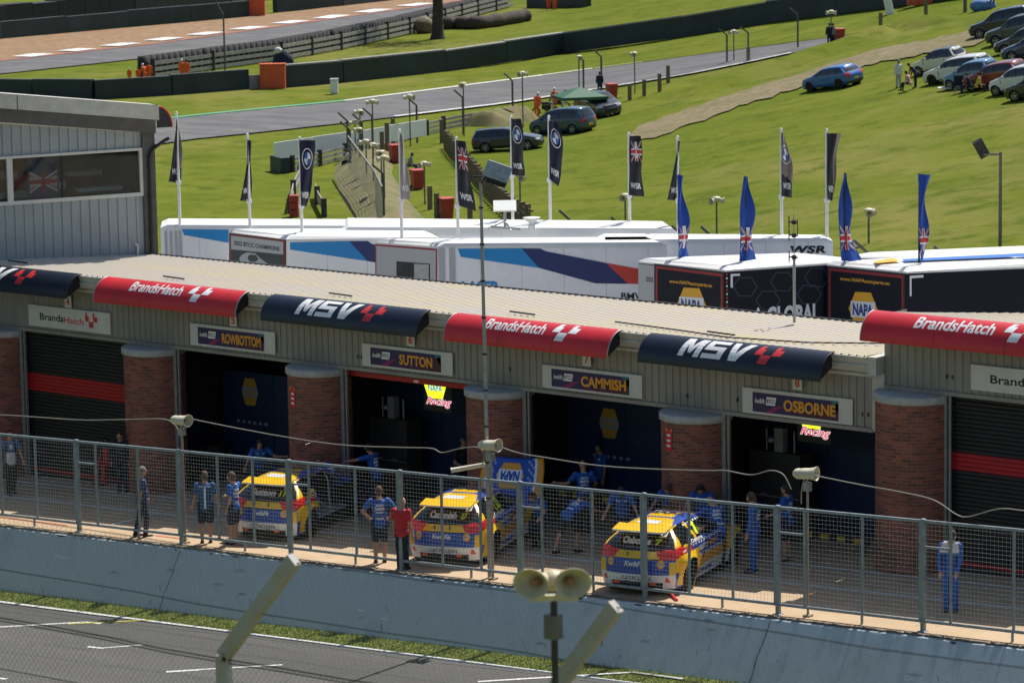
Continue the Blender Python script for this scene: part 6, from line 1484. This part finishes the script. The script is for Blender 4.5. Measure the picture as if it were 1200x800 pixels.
person(at_head(729, 566, 1.60), face(175), 'mechanic in a dark cap and headset bending over the roof of the rightmost race car', 1.80, lean=30, arms=(((50, -60), (20, -30)), ((-50, -60), (-20, -30))), hat='black', headset=True, back='team', head=(0, -25))
person(at_head(823, 565, 1.60), face(170), 'headset mechanic looking down behind the rightmost race car, in front of the brick pillar', 1.78, lean=22, arms=(((50, -50), (10, -40)), ((-50, -50), (-10, -40))), headset=True, back='team', head=(0, -30))
person(at_head(853, 584, 1.52)+V((.1, -.5, 0)), face(25), 'bald mechanic bending over beside the front of the rightmost race car', 1.80, lean=28, arms=(((50, -50), (0, -40)), ((-80, -30), (-30, -40))), hair=None, headset=False, back='team', head=(0, -25), sleeve='long', belly=.6)
person(at_feet(884, 670), face(75), 'tall man in blue overalls and headset standing in profile, looking left', 1.86, arms=(((60, -75), (0, -70)), ((-40, -80), (0, -75))), sleeve='long', bottom='teamblue', hair='hairbrown', headset=True, back='team', head=(0, -22))
person(at_feet(922, 657), face(60), 'man in shorts half hidden behind the right horn loudspeaker pole', 1.80, arms=(((60, -70), (0, -20)), ((-40, -70), (0, -20))), blen='short', back='team')
person(at_feet(1114, 717), face(-20), 'man in blue overalls with white shoulders, head bowed and hands behind his back', 1.78, arms=(((160, -72), (-160, -60)), ((-160, -72), (160, -60))), sleeve='long', bottom='teamblue', hair='hairdark', vest='yoke', head=(10, -35), shoe='shoe')
person(at_head(126, 508, 1.30), face(150), 'person in a red jacket sitting low by the closed shutter at left', 1.72, shirt='redshirt', bottom='redshirt', sleeve='long', hat='black', legs=(((0, -5), (0, -88)), ((-8, -5), (0, -88)))) 
person(at_head(142, 512, 1.45), face(170), 'person in dark blue clothes next to the red jacket by the brick pillar', 1.70, lean=10, shirt='navycloth', sleeve='long')
person(at_head(634, 572, 1.35), face(150), 'mechanic crouching low behind the upright bonnet, right of the middle race car', 1.78, lean=35, arms=(((40, -50), (0, -20)), ((-40, -50), (0, -20))), legs=(((0, -35), (180, -60)), ((0, -40), (180, -60))), headset=True, back='team', head=(0, -15))
person(at_head(394, 540, 1.40), face(60), 'mechanic bending low over the opened flank of the leftmost race car', 1.78, lean=45, arms=(((40, -40), (0, -10)), ((-40, -45), (0, -15))), hair='hairbrown', back='team', head=(0, 10))
person(at_head(786, 560, 1.62), face(165), 'mechanic in blue bending between the notice pillar and the rightmost race car', 1.76, lean=30, arms=(((40, -50), (10, -20)), ((-40, -50), (-10, -20))), hair='hairbrown', back='team', head=(0, -25))
# a blue-and-silver object held: towel on the hip of the back-view mechanic
# ---- far figures
def far(px, py, hh, yaw, label, **k): p = Bp(px, py); return person(p, face(yaw), label, hh, detail=0, group='people around the far field', **k)
OR = dict(shirt='orange', bottom='orange', sleeve='long', hat='white', hair=None)
far(152, 98, 1.35, 0, 'leftmost crouching marshal in orange with a white cap behind the black barrier', **OR)
far(162, 98, 1.35, 0, 'second crouching orange marshal behind the black barrier, bareheaded', shirt='orange', bottom='orange', sleeve='long')
far(170, 98.5, 1.75, 40, 'orange marshal leaning left behind the black barrier, next to the navy cap', lean=20, **OR)
far(175, 98, 1.8, 0, 'orange marshal wearing a dark cap behind the black barrier', shirt='orange', bottom='orange', sleeve='long', hat='black')
far(213.5, 95, 1.85, 0, 'orange marshal with a white cap standing apart in front of the guard rail', **OR)
far(219, 95, 1.85, 0, 'bareheaded orange marshal standing right beside the white capped one', shirt='orange', bottom='orange', sleeve='long')
far(629, 139, 1.9, -30, 'orange marshal with a white helmet leaning by the parked motorbikes', lean=15, **OR)
far(650, 132, 1.8, 20, 'orange marshal under the edge of the green canopy', **OR)
far(643, 11, 2.1, 0, 'marshal in red orange overalls cut by the top edge, left one', shirt='orange', bottom='orange', sleeve='long')
far(650, 12, 2.1, 0, 'marshal in red orange overalls cut by the top edge, middle one', shirt='orange', bottom='orange', sleeve='long')
far(679, 8, 2.1, 0, 'marshal in red orange overalls cut by the top edge, right one', shirt='orange', bottom='orange', sleeve='long')
far(1053, 103, 1.80, 20, 'spectator all in white standing on the slope left of the white cars', shirt='whitecloth', bottom='greylight', sleeve='long', hair='hairgrey') if mat('greylight', (.35, .36, .38), .85) else None
SIT = dict(legs=(((0, -3), (0, -80)), ((-10, 0), (0, -75))), lean=20)
far(1066, 107, 1.75, 60, 'spectator in a pink top sitting on the grass by the white cars', shirt='pinkcloth', **SIT) if mat('pinkcloth', (.55, .30, .28), .85) else None
far(1073, 103, 1.75, 100, 'spectator in dark clothes bending at the bonnet of the leftmost white car', shirt='navycloth', sleeve='long', lean=40)
far(1137, 110, 1.75, 80, 'spectator in navy crouching on the grass by the dark red car', shirt='navycloth', sleeve='long', **SIT)
far(1145, 110, 1.75, -90, 'spectator with a yellow top crouching by the dark red car', shirt='yellowcloth', sleeve='long', **SIT) if mat('yellowcloth', (.6, .42, .05), .85) else None
far(972, 55, 1.80, 10, 'man in dark clothes standing beside the red bin at the top', shirt='navycloth', sleeve='long')
far(976, 54, 1.72, -60, 'second dark figure standing right against the red bin at the top', shirt='greycloth', sleeve='long')
far(1163, 10, 1.85, 0, 'person in black cut off by the top edge above the dark parked cars', shirt='blackshirt', bottom='blackshirt', sleeve='long')
far(410, 198, 1.75, 120, 'person in white and dark sitting on the bank by the guard rail', shirt='whitecloth', **SIT)
far(479, 203, 1.75, -100, 'person in a grey top sitting on the grass between two red bins', shirt='greycloth', sleeve='long', **SIT)
far(703, 112, 1.8, 0, 'person in dark clothes behind the dark car, left of the far red bin', shirt='navycloth', sleeve='long')
# ============================================================ THE FIELD BEYOND
def heading(x0, y0, x1, y1):
    """world heading angle of the line between two picture points on the field"""
    a = Bp(x0, y0); b = Bp(x1, y1); d = b-a; return atan2(d.y, d.x)
parked(Bp(596, 176), heading(552, 177, 637, 172), (.012, .016, .03), 'dark navy estate car parked side on, lowest of the three near the green canopy', 'estate')
parked(Bp(660, 156), heading(705, 155, 613, 159), (.02, .06, .10), 'teal blue people carrier with its red tail lamps to the right, beside the green canopy', 'mpv')
parked(Bp(702, 136), heading(672, 133, 738, 138), (.02, .028, .045), 'dark car with bright headlamps pointing right, behind the green canopy', 'mpv')
parked(Bp(977, 103), heading(1015, 99, 937, 108), (.01, .12, .42), 'bright blue hatchback standing alone on the grass by the gravel path', 'hatch', rim='rim')
hx = heading(1200, 62, 1125, 75)
for px, py, col, kind, lb in ((1176, 40, (.012, .018, .03), 'suv', 'very dark off-roader, leftmost and topmost of the dark cars at the upper right'), (1196, 48, (.05, .06, .08), 'suv', 'dark grey off-roader second in the upper right row'), (1207, 58, (.012, .016, .03), 'estate', 'black car with a glinting windscreen third in the upper right row'), (1214, 66, (.015, .04, .10), 'hatch', 'dark blue hatchback nearest in the upper right row')):
    parked(Bp(px, py), hx, col, lb, kind)
hy = heading(1200, 92, 1110, 104)
parked(Bp(1103, 84), hy, (.70, .68, .62), 'cream white small car with a black roof, leftmost of the lower right row', 'small', (.01, .012, .015))
parked(Bp(1124, 94), hy, (.72, .71, .68), 'white estate car second in the lower right row', 'estate', rim='rim')
parked(Bp(1141, 100), hy, (.10, .24, .42), 'light blue small car third in the lower right row', 'small')
parked(Bp(1170, 101), hy, (.22, .015, .025), 'dark red hatchback fourth in the lower right row', 'hatch')
parked(Bp(1196, 107), hy, (.70, .71, .72), 'white hatchback with black lower grille at the right edge', 'small')
parked(Bp(1222, 113), hy, (.02, .025, .03), 'dark car cut by the right edge of the photo', 'hatch')

# barriers --------------------------------------------------------
def wall_run(name, pts, h, th, mt, label, cat, grp=None, seg=None, part='board', lift=0, top=None):
    P = [Bp(*p) for p in pts]; t = thing(name, label, cat, P[0], 0, grp); o_ = P[0]; k = 0
    for a, b in zip(P, P[1:]):
        L = (b-a).length; d = (b-a)/L; n = max(1, int(round(L/seg))) if seg else 1; s_ = V((-d.y, d.x, 0))
        for i in range(n):
            p = a+d*(L*i/n+.03); q = a+d*(L*(i+1)/n-.03); hh = h*(1+.03*sin(k*2.3)); k += 1; m_ = MB()
            base = [p-s_*th/2-o_, q-s_*th/2-o_, q+s_*th/2-o_, p+s_*th/2-o_]
            m_.add([c+V((0, 0, lift)) for c in base]+[c+V((0, 0, lift+hh)) for c in base], [(3, 2, 1, 0), (4, 5, 6, 7), (0, 1, 5, 4), (1, 2, 6, 5), (2, 3, 7, 6), (3, 0, 4, 7)]).build(part, mt, t)
            if top: MB().add([c+V((0, 0, lift+hh+.004)) for c in base]+[c+V((0, 0, lift+hh+.12)) for c in base], [(4, 5, 6, 7), (0, 1, 5, 4), (1, 2, 6, 5), (2, 3, 7, 6), (3, 0, 4, 7)]).build('top_strip', top, t)
    return t
GBR = 'padded black barriers around the tracks'
wall_run('barrier', [(-30, 115.5), (40, 116.5), (110, 117), (200, 111.5), (290, 104.5)], 1.55, .6, 'padblack', 'padded black barrier left of the orange box, with the marshals behind it', 'barrier', GBR, 9)
wall_run('barrier', [(330, 103), (400, 97), (520, 84), (660, 63), (800, 43.5), (900, 27), (1069, 6)], 1.7, .6, 'padblack', 'long padded black barrier sweeping up to the right behind the middle track', 'barrier', GBR, 9, top='armco')
wall_run('barrier', [(1087, 4), (1140, -4), (1230, -18)], 1.7, .6, 'padblack', 'short padded black barrier right of the top orange box', 'barrier', GBR, 9)
wall_run('barrier', [(-40, 51), (0, 46.5), (150, 32), (290, 20)], 1.7, .6, 'padblack', 'padded black barrier along the gravel trap at the top left', 'barrier', GBR, 9)
wall_run('barrier', [(322, 15), (400, 8), (520, -6)], 1.7, .6, 'padblack', 'padded black barrier at the top, right of the uppermost orange box', 'barrier', GBR, 9)
wall_run('barrier', [(292, 104.5), (311, 103.5)], 1.1, .2, 'armco', 'short bare grey rail left of the orange box beside the middle track', 'barrier')
wall_run('tyre_wall', [(-40, 40), (0, 36), (150, 22), (262, 10), (290, 4), (330, -6)], 2.6, 2.0, 'tyrewall', 'dark brown bank of tyres behind the top left barrier', 'tyre wall', None, 4, 'tyre_stack')
wall_run('barrier', [(620, 9), (690, 8)], 1.6, .6, 'padblack', 'black screen behind the marshals at the top edge', 'barrier', GBR, 9)
for x, y, lb in ((320, 104, 'orange box between the black barriers beside the middle track'), (300, 19.5, 'uppermost orange box above the gravel trap'), (1078, 6.5, 'orange box at the top right between the black barriers')):
    p = Bp(x, y); t = thing('orange_box', lb, 'box', p, CY, 'orange boxes in the barriers'); bevel(MB().bb((-1.0, -.4, 0), (1.0, .4, 1.9)).build('cover', mat('boxorange', (.62, .10, .03), .7, var=.12), t), .06); MB().bb((-1.05, -.45, 1.9), (1.05, .45, 1.98)).build('lid', 'boxorange', t)
# guard rails with timber or tyre backing
def guard(pts, label, grp, hgt=1.0, rails=3, tyres=False, step=2.4, white=False):
    P = [Bp(*p) for p in pts]; t = thing('guard_rail', label, 'guard rail', P[0], 0, grp); o_ = P[0]; r = MB(); ps = []
    for a, b in zip(P, P[1:]):
        L = (b-a).length; d = (b-a)/L
        for k in range(rails):
            z = hgt*(k+.6)/rails; r.bar(a-o_+V((0, 0, z)), b-o_+V((0, 0, z)), .06, hgt/rails*.62)
        n = max(1, int(L/step))
        for i in range(n): ps.append(a+d*L*i/n)
    r.build('rails', 'armco', t)
    if tyres:
        ty = MB()
        for a, b in zip(P, P[1:]):
            L = (b-a).length; d = (b-a)/L; s_ = V((-d.y, d.x, 0))
            for i in range(int(L/.9)): c = a+d*i*.9+s_*.9-o_; c.z = 0; ty.lathe([(.2, 0), (.5, 0), (.55, .3), (.5, .6), (.55, .9), (.5, hgt*1.25), (.2, hgt*1.25)], 8, 0, M4.Translation(c))
        ty.build('tyres', 'tyrewall', t)
    for p in ps[:60]: MB().bb(p-o_-V((.11, .11, 0)), p-o_+V((.11, .11, hgt*1.15))).build('post', 'darkwood', t)
mat('darkwood', (.05, .045, .04), .85, var=.3)
guard([(180, 93), (250, 83), (330, 72), (400, 59), (480, 41), (560, 19), (602, 8)], 'long guard rail with dark posts and tyres between the two far tracks', 'guard rails', 1.5, 3, True, 6)
guard([(343, 202), (375, 195), (405, 187), (440, 177), (480, 164), (520, 154), (560, 146)], 'guard rail with white upper boards below the middle track', 'guard rails', .9, 3, False, 2.6)
wall_run('barrier', [(322, 200), (335, 203.5)], .95, .6, 'padblack', 'black padded end block of the white boarded rail', 'barrier')
mat('boardwhite', (.9, .9, .89), .6)
wall_run('white_hoarding', [(321.5, 197), (410, 183.5), (500, 168)], 1.05, .08, 'boardwhite', 'long blank white board above the guard rail below the middle track', 'hoarding', None, 4, 'board', lift=.5)
guard([(380, 255), (372, 240), (370, 232)], 'short curled pale rail end right of the emblem flag', 'guard rails', .9, 1, False, 30)
guard([(341, 250), (344, 232), (352, 214), (364, 203)], 'pale curved rail leading down to the red blocks', 'guard rails', .9, 2, False, 9)
p = Bp(345, 254); t = thing('red_block_stack', 'stack of red blocks at the lower end of the curved rail', 'block stack', p, CY)
for k in range(3): bevel(MB().bb((-.25, -.3, k*.4), (.25, .3, k*.4+.38)).build('block', 'redplastic', t), .04)
# tree and felled log
p = Bp(513, 46); t = thing('tree', 'bare dark tree trunk rising out of the top of the picture', 'tree', p)
tk = MB(); tk.tube([(0, 0, -.2), (0, 0, .5), (.1, 0, 3), (-.1, .1, 6), (-.1, 0, 9), (.2, 0, 12)], [.85, .60, .5, .45, .38, .25], 12)
for a in range(5): ang = a*1.3; tk.tube([(0, 0, 6+a*1.2), (1.5*cos(ang), 1.5*sin(ang), 8+a*1.3), (3.4*cos(ang), 3.4*sin(ang), 10.5+a*1.4)], [.2, .14, .05], 7)
tk.tube([(0, 0, 4.2), (-1.3, 0, 4.6), (-1.7, .1, 3.4)], [.07, .04, .02], 6); tk.build('trunk', mat('bark', (.055, .04, .03), .9, var=.4, scale=3, bump=.6), t)
cr = MB(); rr_ = random.Random(5)
for i in range(2600):
    a = rr_.uniform(0, 2*pi); r = 4.2*sqrt(rr_.random()); z = 11+rr_.gauss(0, 2.0); c = V((r*cos(a), r*sin(a), z)); n_ = V((rr_.gauss(0, 1), rr_.gauss(0, 1), rr_.gauss(0, 1))).normalized(); x_ = n_.orthogonal().normalized()*.13; y_ = n_.cross(x_)
    cr.add([c-x_, c-y_, c+x_, c+y_], [(0, 1, 2, 3)], rr_.choice((0, 1)))
cr.build('crown', [mat('leafa', (.06, .11, .02), .8), mat('leafb', (.09, .13, .03), .8)], t)
def log(name, pts, r, label, mt='bark'):
    P = [Bp(*q)+V((0, 0, r*.8)) for q in pts]; Q = []
    for a, b in zip(P, P[1:]): Q += [a.lerp(b, i/5) for i in range(5)]
    Q.append(P[-1]); rs = [r*(1+.35*noise.noise(V((i*.8, r, 3)))) for i in range(len(Q))]; rs[0] *= .5; rs[-1] *= .3
    o = MB().tube(Q, rs, 9).build(name, mt); tag(o, label, 'log')
log('felled_log', [(516, 35), (535, 34), (560, 34.5), (585, 31), (608, 27), (620, 25)], .7, 'long felled log lying right of the dark tree trunk')
log('log_stump', [(492, 40), (503, 38.5)], .9, 'thick pale log end left of the dark tree trunk', 'wood')
# bins -------------------------------------------------------------
def bin_(px, py, label):
    t = thing('wheelie_bin', label, 'bin', Bp(px, py), CY+rad(20), 'red wheelie bins on the field'); s = 1.0
    m_ = MB(); vs = [(-.27, -.3, .05), (.27, -.3, .05), (.27, .3, .05), (-.27, .3, .05), (-.34, -.38, 1.05), (.34, -.38, 1.05), (.34, .38, 1.05), (-.34, .38, 1.05)]
    m_.add(vs, [(3, 2, 1, 0), (4, 5, 6, 7), (0, 1, 5, 4), (1, 2, 6, 5), (2, 3, 7, 6), (3, 0, 4, 7)]); m_.build('tub', 'redplastic', t)
    bevel(MB().box((0, 0, 1.11), (.76, .84, .09)).bar((-.25, .46, 1.1), (.25, .46, 1.1), .05).build('lid', 'redlid', t), .03)
    for x in (-.3, .3): MB().lathe([(.01, -.04), (.12, -.04), (.12, .04), (.01, .04)], 10, 0, M4.Translation((x, .3, .12)) @ M4.Rotation(pi/2, 4, 'Y')).build('wheel', 'rubber', t)
mat('redlid', (.52, .05, .045), .45)
bin_(463.5, 191, 'red wheelie bin highest of the three by the pale flag'); bin_(489, 222, 'middle red wheelie bin, right of the pale flag'); bin_(523, 257, 'lowest red wheelie bin, just left of the black union jack flag'); bin_(717, 117, 'red wheelie bin behind the dark car near the middle track'); bin_(983, 52, 'red wheelie bin at the top beside two dark figures')
# loudspeaker poles over the field
hp = thing('field_loudspeaker', 'x', 'loudspeaker', Bp(300, 300), 0, 'loudspeaker poles on the field')
MB().tube([(0, 0, 0), (0, 0, 1)], .045, 6).build('pole', 'galvdark', hp)
h_ = MB(); 
for k in (0, 1): horn_mesh(h_, (0, 0, 0), (cos(k*2.4+.3), sin(k*2.4+.3), -.05), .36, .09, .17, 1, 12)
h_.ell((0, 0, .1), (.22, .22, .10), 8); h_.build('horns', ['cream', 'creamdark'], hp)
first = True
for px, pt_, pb, lb in ((423, 130, 187, 'topmost of the cluster above the white board'), (417, 142, 190, 'left one of the cluster above the white board'), (422, 151, 196, 'lower right one of the cluster above the white board'), (438, 118, 196, 'tall one right of the cluster'), (481, 112, 172, 'tall thin one between the pale flag and the far track'), (544, 98, 160, 'one at the rail above the black union jack flag'), (613, 85, 150, 'one standing before the middle track above the black flags'), (679, 66, 125, 'one right of the middle, before the middle track'), (744, 62, 110, 'one far right before the middle track'), (430, 165, 218, 'short one left of the wire fence posts'), (438, 169, 225, 'short one next to the wire fence'), (448, 178, 240, 'double headed one behind the wire fence, upper'), (451, 184, 246, 'double headed one behind the wire fence, lower'), (498, 191, 240, 'short one between two red bins'), (610, 206, 262, 'one behind the black flags on the slope'), (733, 229, 268, 'one behind the lone union jack flag pole'), (840, 233, 276, 'one standing on the green slope between ensigns'), (1018, 247, 292, 'one on the green slope between the two right ensigns'), (860, 36, 72, 'one on the far edge of the middle track'), (974, 13, 50, 'one above the two dark figures at the top')):
    b = Bp(px, pb); lo, hi = 0., 14.
    for _ in range(30):
        mid = (lo+hi)/2; q = b+V((0, 0, mid))-CAM; y = 400-F*q.dot(UP)/q.dot(FW)
        if y > pt_+2: lo = mid
        else: hi = mid
    if first: r = hp; first = False
    else: r = copy_tree(hp)
    r.location = b; r.rotation_euler = (0, 0, random.uniform(0, 6)); r['label'] = 'cream double horn loudspeaker pole, '+lb
    for ch in r.children:
        if ch.name.startswith('pole'): ch.scale = (1, 1, lo)
        else: ch.location = (0, 0, lo)
# cranked fence posts on the field
cp = thing('field_fence_post', 'x', 'fence post', Bp(300, 300), 0, 'cranked concrete fence posts on the field')
MB().bar((0, 0, 0), (0, 0, 2.6), .10).bar((0, 0, 2.6), (-.45, -.35, 3.15), .11).build('shaft', mat('postgrey', (.09, .10, .09), .8, var=.2), cp)
first = True
for px, pb, sc, fl_, lb in ((264, 93, 2.0, -1, 'the tallest, grey, before the long guard rail at upper left'), (425, 190, 1.0, 1, 'left of the loudspeaker cluster'), (437, 182, 1.5, 1, 'thick dark one in the loudspeaker cluster'), (408, 188, 1.2, 1, 'beside the person on the bank'), (411, 200, 1.0, 1, 'at the top of the wire fence'), (489, 168, 1.1, 1, 'at the guard rail below the middle track'), (543, 158, 1.2, 1, 'above the black union jack flag'), (450, 258, 1.3, 1, 'at the lower end of the wire fence'), (601, 136, 1.0, 1, 'behind the earth heap'), (684, 110, 1.3, 1, 'by the roof of the green canopy'), (705, 106, 1.2, 1, 'dark one right of the green canopy'), (615, 266, 1.2, 1, 'right behind the white satellite panel'), (671, 272, 1.0, 1, 'poking over the white roof right of the dish'), (732, 272, .9, 1, 'next to the lone union jack flag'), (803, 277, 1.0, 1, 'beside the leftmost ensign'), (838, 277, .9, 1, 'dark stub left of the second ensign'), (1018, 298, 1.0, 1, 'right of the twisted ensign'), (1112, 294, .5, 1, 'low stub right of the rightmost ensign'), (935, 57, 1.0, 1, 'beside the gravel path at the top'), (852, 74, .8, 1, 'on the near side of the middle track at right'), (877, 72, .8, 1, 'right neighbour on the near side of the middle track')):
    if first: r = cp; first = False
    else: r = copy_tree(cp)
    if py_ := {615: 238, 671: 246, 732: 254, 803: 264, 838: 265, 1018: 281, 1112: 288}.get(px):
        for _ in range(60):
            q = Bp(px, pb)+V((0, 0, 3.0))-CAM; y = 400-F*q.dot(UP)/q.dot(FW); pb += (py_-y)*.7
        sc = 1.0
    r.location = Bp(px, pb); r.scale = (1, 1, sc) if sc > 1.6 else (1, 1, .95); r.rotation_euler = (0, 0, rad(random.uniform(-15, 15))); r['label'] = 'cranked fence post, '+lb
    if sc < 1: r.scale = (1, 1, sc)
# wire fence down the bank
wf = thing('wire_fence', 'wire mesh fence running down the worn bank beside the loudspeaker cluster', 'fence', Bp(411, 205), 0); o_ = Bp(411, 205); m_ = MB()
F1 = [Bp(409, 208), Bp(425, 232), Bp(440, 254), Bp(449, 275)]
for a, b in zip(F1, F1[1:]):
    n = 14
    for i in range(n): p = a.lerp(b, i/n)-o_; m_.bar(p, p+V((0, 0, 2.4)), .014)
    for k in range(9): m_.bar(a-o_+V((0, 0, k*.3)), b-o_+V((0, 0, k*.3)), .014)
    m_.bar(a-o_+V((0, 0, 2.45)), b-o_+V((0, 0, 2.45)), .09)
m_.build('mesh', mat('wiregrey', (.16, .16, .14), .7), wf)
# timber stake fence behind the flags
P = [Bp(*q) for q in ((523, 174), (530, 184), (545, 200), (560, 218), (580, 240), (600, 258), (625, 268))]; sf_ = thing('stake_fence', 'line of grey timber stakes running down the slope behind the black flags', 'fence', P[0]); o_ = P[0]; k = 0
for a, b in zip(P, P[1:]):
    n = max(2, int((b-a).length/1.0))
    for i in range(n):
        p = a.lerp(b, i/n)-o_; MB().bb(p-V((.12, .12, 0)), p+V((.12, .12, 1.15+.1*random.random()))).build('stake', 'wood', sf_)
m_ = MB()
for a, b in zip(P, P[1:]): m_.bar(a-o_+V((0, 0, .9)), b-o_+V((0, 0, .9)), .05, .10); m_.bar(a-o_+V((0, 0, .45)), b-o_+V((0, 0, .45)), .05, .10)
m_.build('rails', 'wood', sf_)
wp = thing('wooden_post', 'x', 'post', Bp(300, 300), 0, 'single wooden posts on the field'); MB().bb((-.1, -.1, 0), (.1, .1, 1.3)).build('stake', 'wood', wp); first = True
for px, pb, sc, lb in ((454, 180, 1.5, 'left of the highest red bin'), (461, 172, 1.4, 'above the highest red bin'), (448, 186, 1.3, 'at the guard rail left of the highest red bin'), (504, 246, 1.0, 'between the middle and the lowest red bin'), (512, 258, 1.1, 'touching the lowest red bin'), (551, 262, 1.0, 'right of the black union jack flag'), (518, 168, 1.2, 'above the stake fence start'), (738, 118, .9, 'first right of the far red bin'), (755, 113, .9, 'second right of the far red bin'), (773, 108, 1.0, 'third right of the far red bin'), (783, 98, 1.0, 'fourth right of the far red bin'), (1032, 40, 1.2, 'on the grass right of the top red bin'), (1085, 24, 1.3, 'on the grass below the top right orange box'), (1131, 15, 1.3, 'on the grass left of the dark parked cars'), (877, 74, .9, 'before the middle track at right')):
    if first: r = wp; first = False
    else: r = copy_tree(wp)
    r.location = Bp(px, pb); r.scale = (1, 1, sc); r['label'] = 'weathered wooden post, '+lb
# green canopy
p = Bp(680, 140); t = thing('canopy', 'green pop-up canopy between the parked cars by the middle track', 'canopy', p, CY+rad(15)); m_ = MB()
vs = [(-1.6, -1.4, 1.6), (1.6, -1.4, 1.6), (1.6, 1.4, 1.6), (-1.6, 1.4, 1.6), (0, 0, 2.2), (-1.6, -1.4, 1.4), (1.6, -1.4, 1.4), (1.6, 1.4, 1.4), (-1.6, 1.4, 1.4)]
m_.add(vs, [(0, 1, 4), (1, 2, 4), (2, 3, 4), (3, 0, 4), (5, 6, 1, 0), (6, 7, 2, 1), (7, 8, 3, 2), (8, 5, 0, 3)]); m_.build('roof', mat('canopygreen', (.015, .10, .05), .7, var=.1), t)
for x in (-1.55, 1.55):
    for y in (-1.35, 1.35): MB().bb((x-.04, y-.04, 0), (x+.04, y+.04, 1.5)).build('leg', 'white', t)
# motorbikes / quads huddle
for px, py, lb in ((640, 136, 'motorbike parked left of the teal car'), (652, 130, 'motorbike parked under the canopy edge'), (668, 122, 'dark motorbike behind the green canopy')):
    t = thing('motorbike', lb, 'motorbike', Bp(px, py), random.uniform(0, 3), 'motorbikes by the canopy')
    for y in (-.68, .68): MB().lathe([(.22, -.06), (.31, -.05), (.31, .05), (.22, .06)], 16, 0, M4.Translation((0, y, .31)) @ M4.Rotation(pi/2, 4, 'Y')).build('wheel', 'rubber', t)
    bevel(MB().bb((-.13, -.35, .45), (.13, .3, .75)).box((0, .1, .88), (.26, .5, .2)).bar((0, .6, .35), (0, .4, .95), .08).build('frame', 'navy', t), .03); MB().box((0, -.4, .85), (.24, .55, .1)).build('saddle', 'black', t); MB().bar((-.35, .35, 1.05), (.35, .35, 1.05), .04).bar((0, .35, 1.05), (0, .42, .9), .04).build('handlebar', 'galv', t)
# floodlight on the slope at the right
b = Bp(1172, 291); t = thing('floodlight_mast', 'dark thin mast with a tilted floodlight on the green slope at the right edge', 'street lamp', b); lo, hi = 0., 20.
for _ in range(30):
    mid = (lo+hi)/2; q = b+V((0, 0, mid))-CAM; y = 400-F*q.dot(UP)/q.dot(FW)
    if y > 178: lo = mid
    else: hi = mid
MB().tube([(0, 0, -.2), (0, 0, lo)], [.08, .06], 8).build('pole', 'galvdark', t); MB().bar((0, 0, lo-.1), tuple(-V((RT.x, RT.y, 0))*.7+V((0, 0, lo-.1))), .08).build('bracket', 'galvdark', t)
MB().box(-V((RT.x, RT.y, 0))*.8+V((0, 0, lo+.15)), (.42, .18, .8), Euler((rad(20), rad(-30), CY)).to_matrix()).build('lamp_head', 'darksteel', t)
# odds and ends on the grass
p = Bp(392, 110.5); t = thing('marker_block', 'small white block standing on the grass below the black barrier', 'marker', p, CY); bevel(MB().bb((-.3, -.25, 0), (.3, .25, 1.1)).build('body', 'white', t), .08); MB().bb((-.32, -.27, 1.1), (.32, .27, 1.2)).build('top', 'offwhite', t)
p = Bp(1041, 17.5); t = thing('marker_block', 'small white tilted block on the grass left of the top right orange box', 'marker', p, CY); bevel(MB().box((0, 0, .8), (.6, .5, 1.7), Euler((0, rad(-12), 0)).to_matrix()).build('body', 'white', t), .08)
p = Bp(331, 86); t = thing('tarpaulin_bundle', 'dark bundle with a pale top behind the barrier right of the orange box', 'bundle', p, CY); b_ = MB(); b_.ell((0, 0, .9), (.8, .5, 1.1), 8).ell((.5, .1, .8), (.5, .4, .8), 8); b_.build('sack', 'navycloth', t); MB().ell((-.3, -.1, 1.9), (.35, .3, .3), 8).build('pale_top', 'whitecloth', t)
p = Bp(1118, 104); o = MB().box((0, 0, .05), (1.9, .8, .06)).build('picnic_board', 'white'); o.location = p; o.rotation_euler = (0, 0, CY); tag(o, 'white flat board lying on the grass in front of the light blue car', 'board')
p = Bp(1124, 110); t = thing('camping_chair', 'dark blue camping chair on the grass in front of the dark red car', 'chair', p, CY)
MB().box((0, 0, .4), (.55, .5, .05)).build('seat', 'navycloth', t); MB().box((0, .25, .75), (.55, .05, .6)).build('backrest', 'navycloth', t)
for x in (-.25, .25):
    for y in (-.22, .22): MB().bb((x-.015, y-.015, 0), (x+.015, y+.015, .38)).build('leg', 'galv', t)
p = Bp(1152, 12); t = thing('blue_tent', 'low blue tent on the grass above the dark parked cars', 'tent', p, CY); MB().ell((0, 0, .3), (1.0, .6, .55), 10).build('cover', mat('tentblue', (.08, .18, .38), .7, var=.2), t)
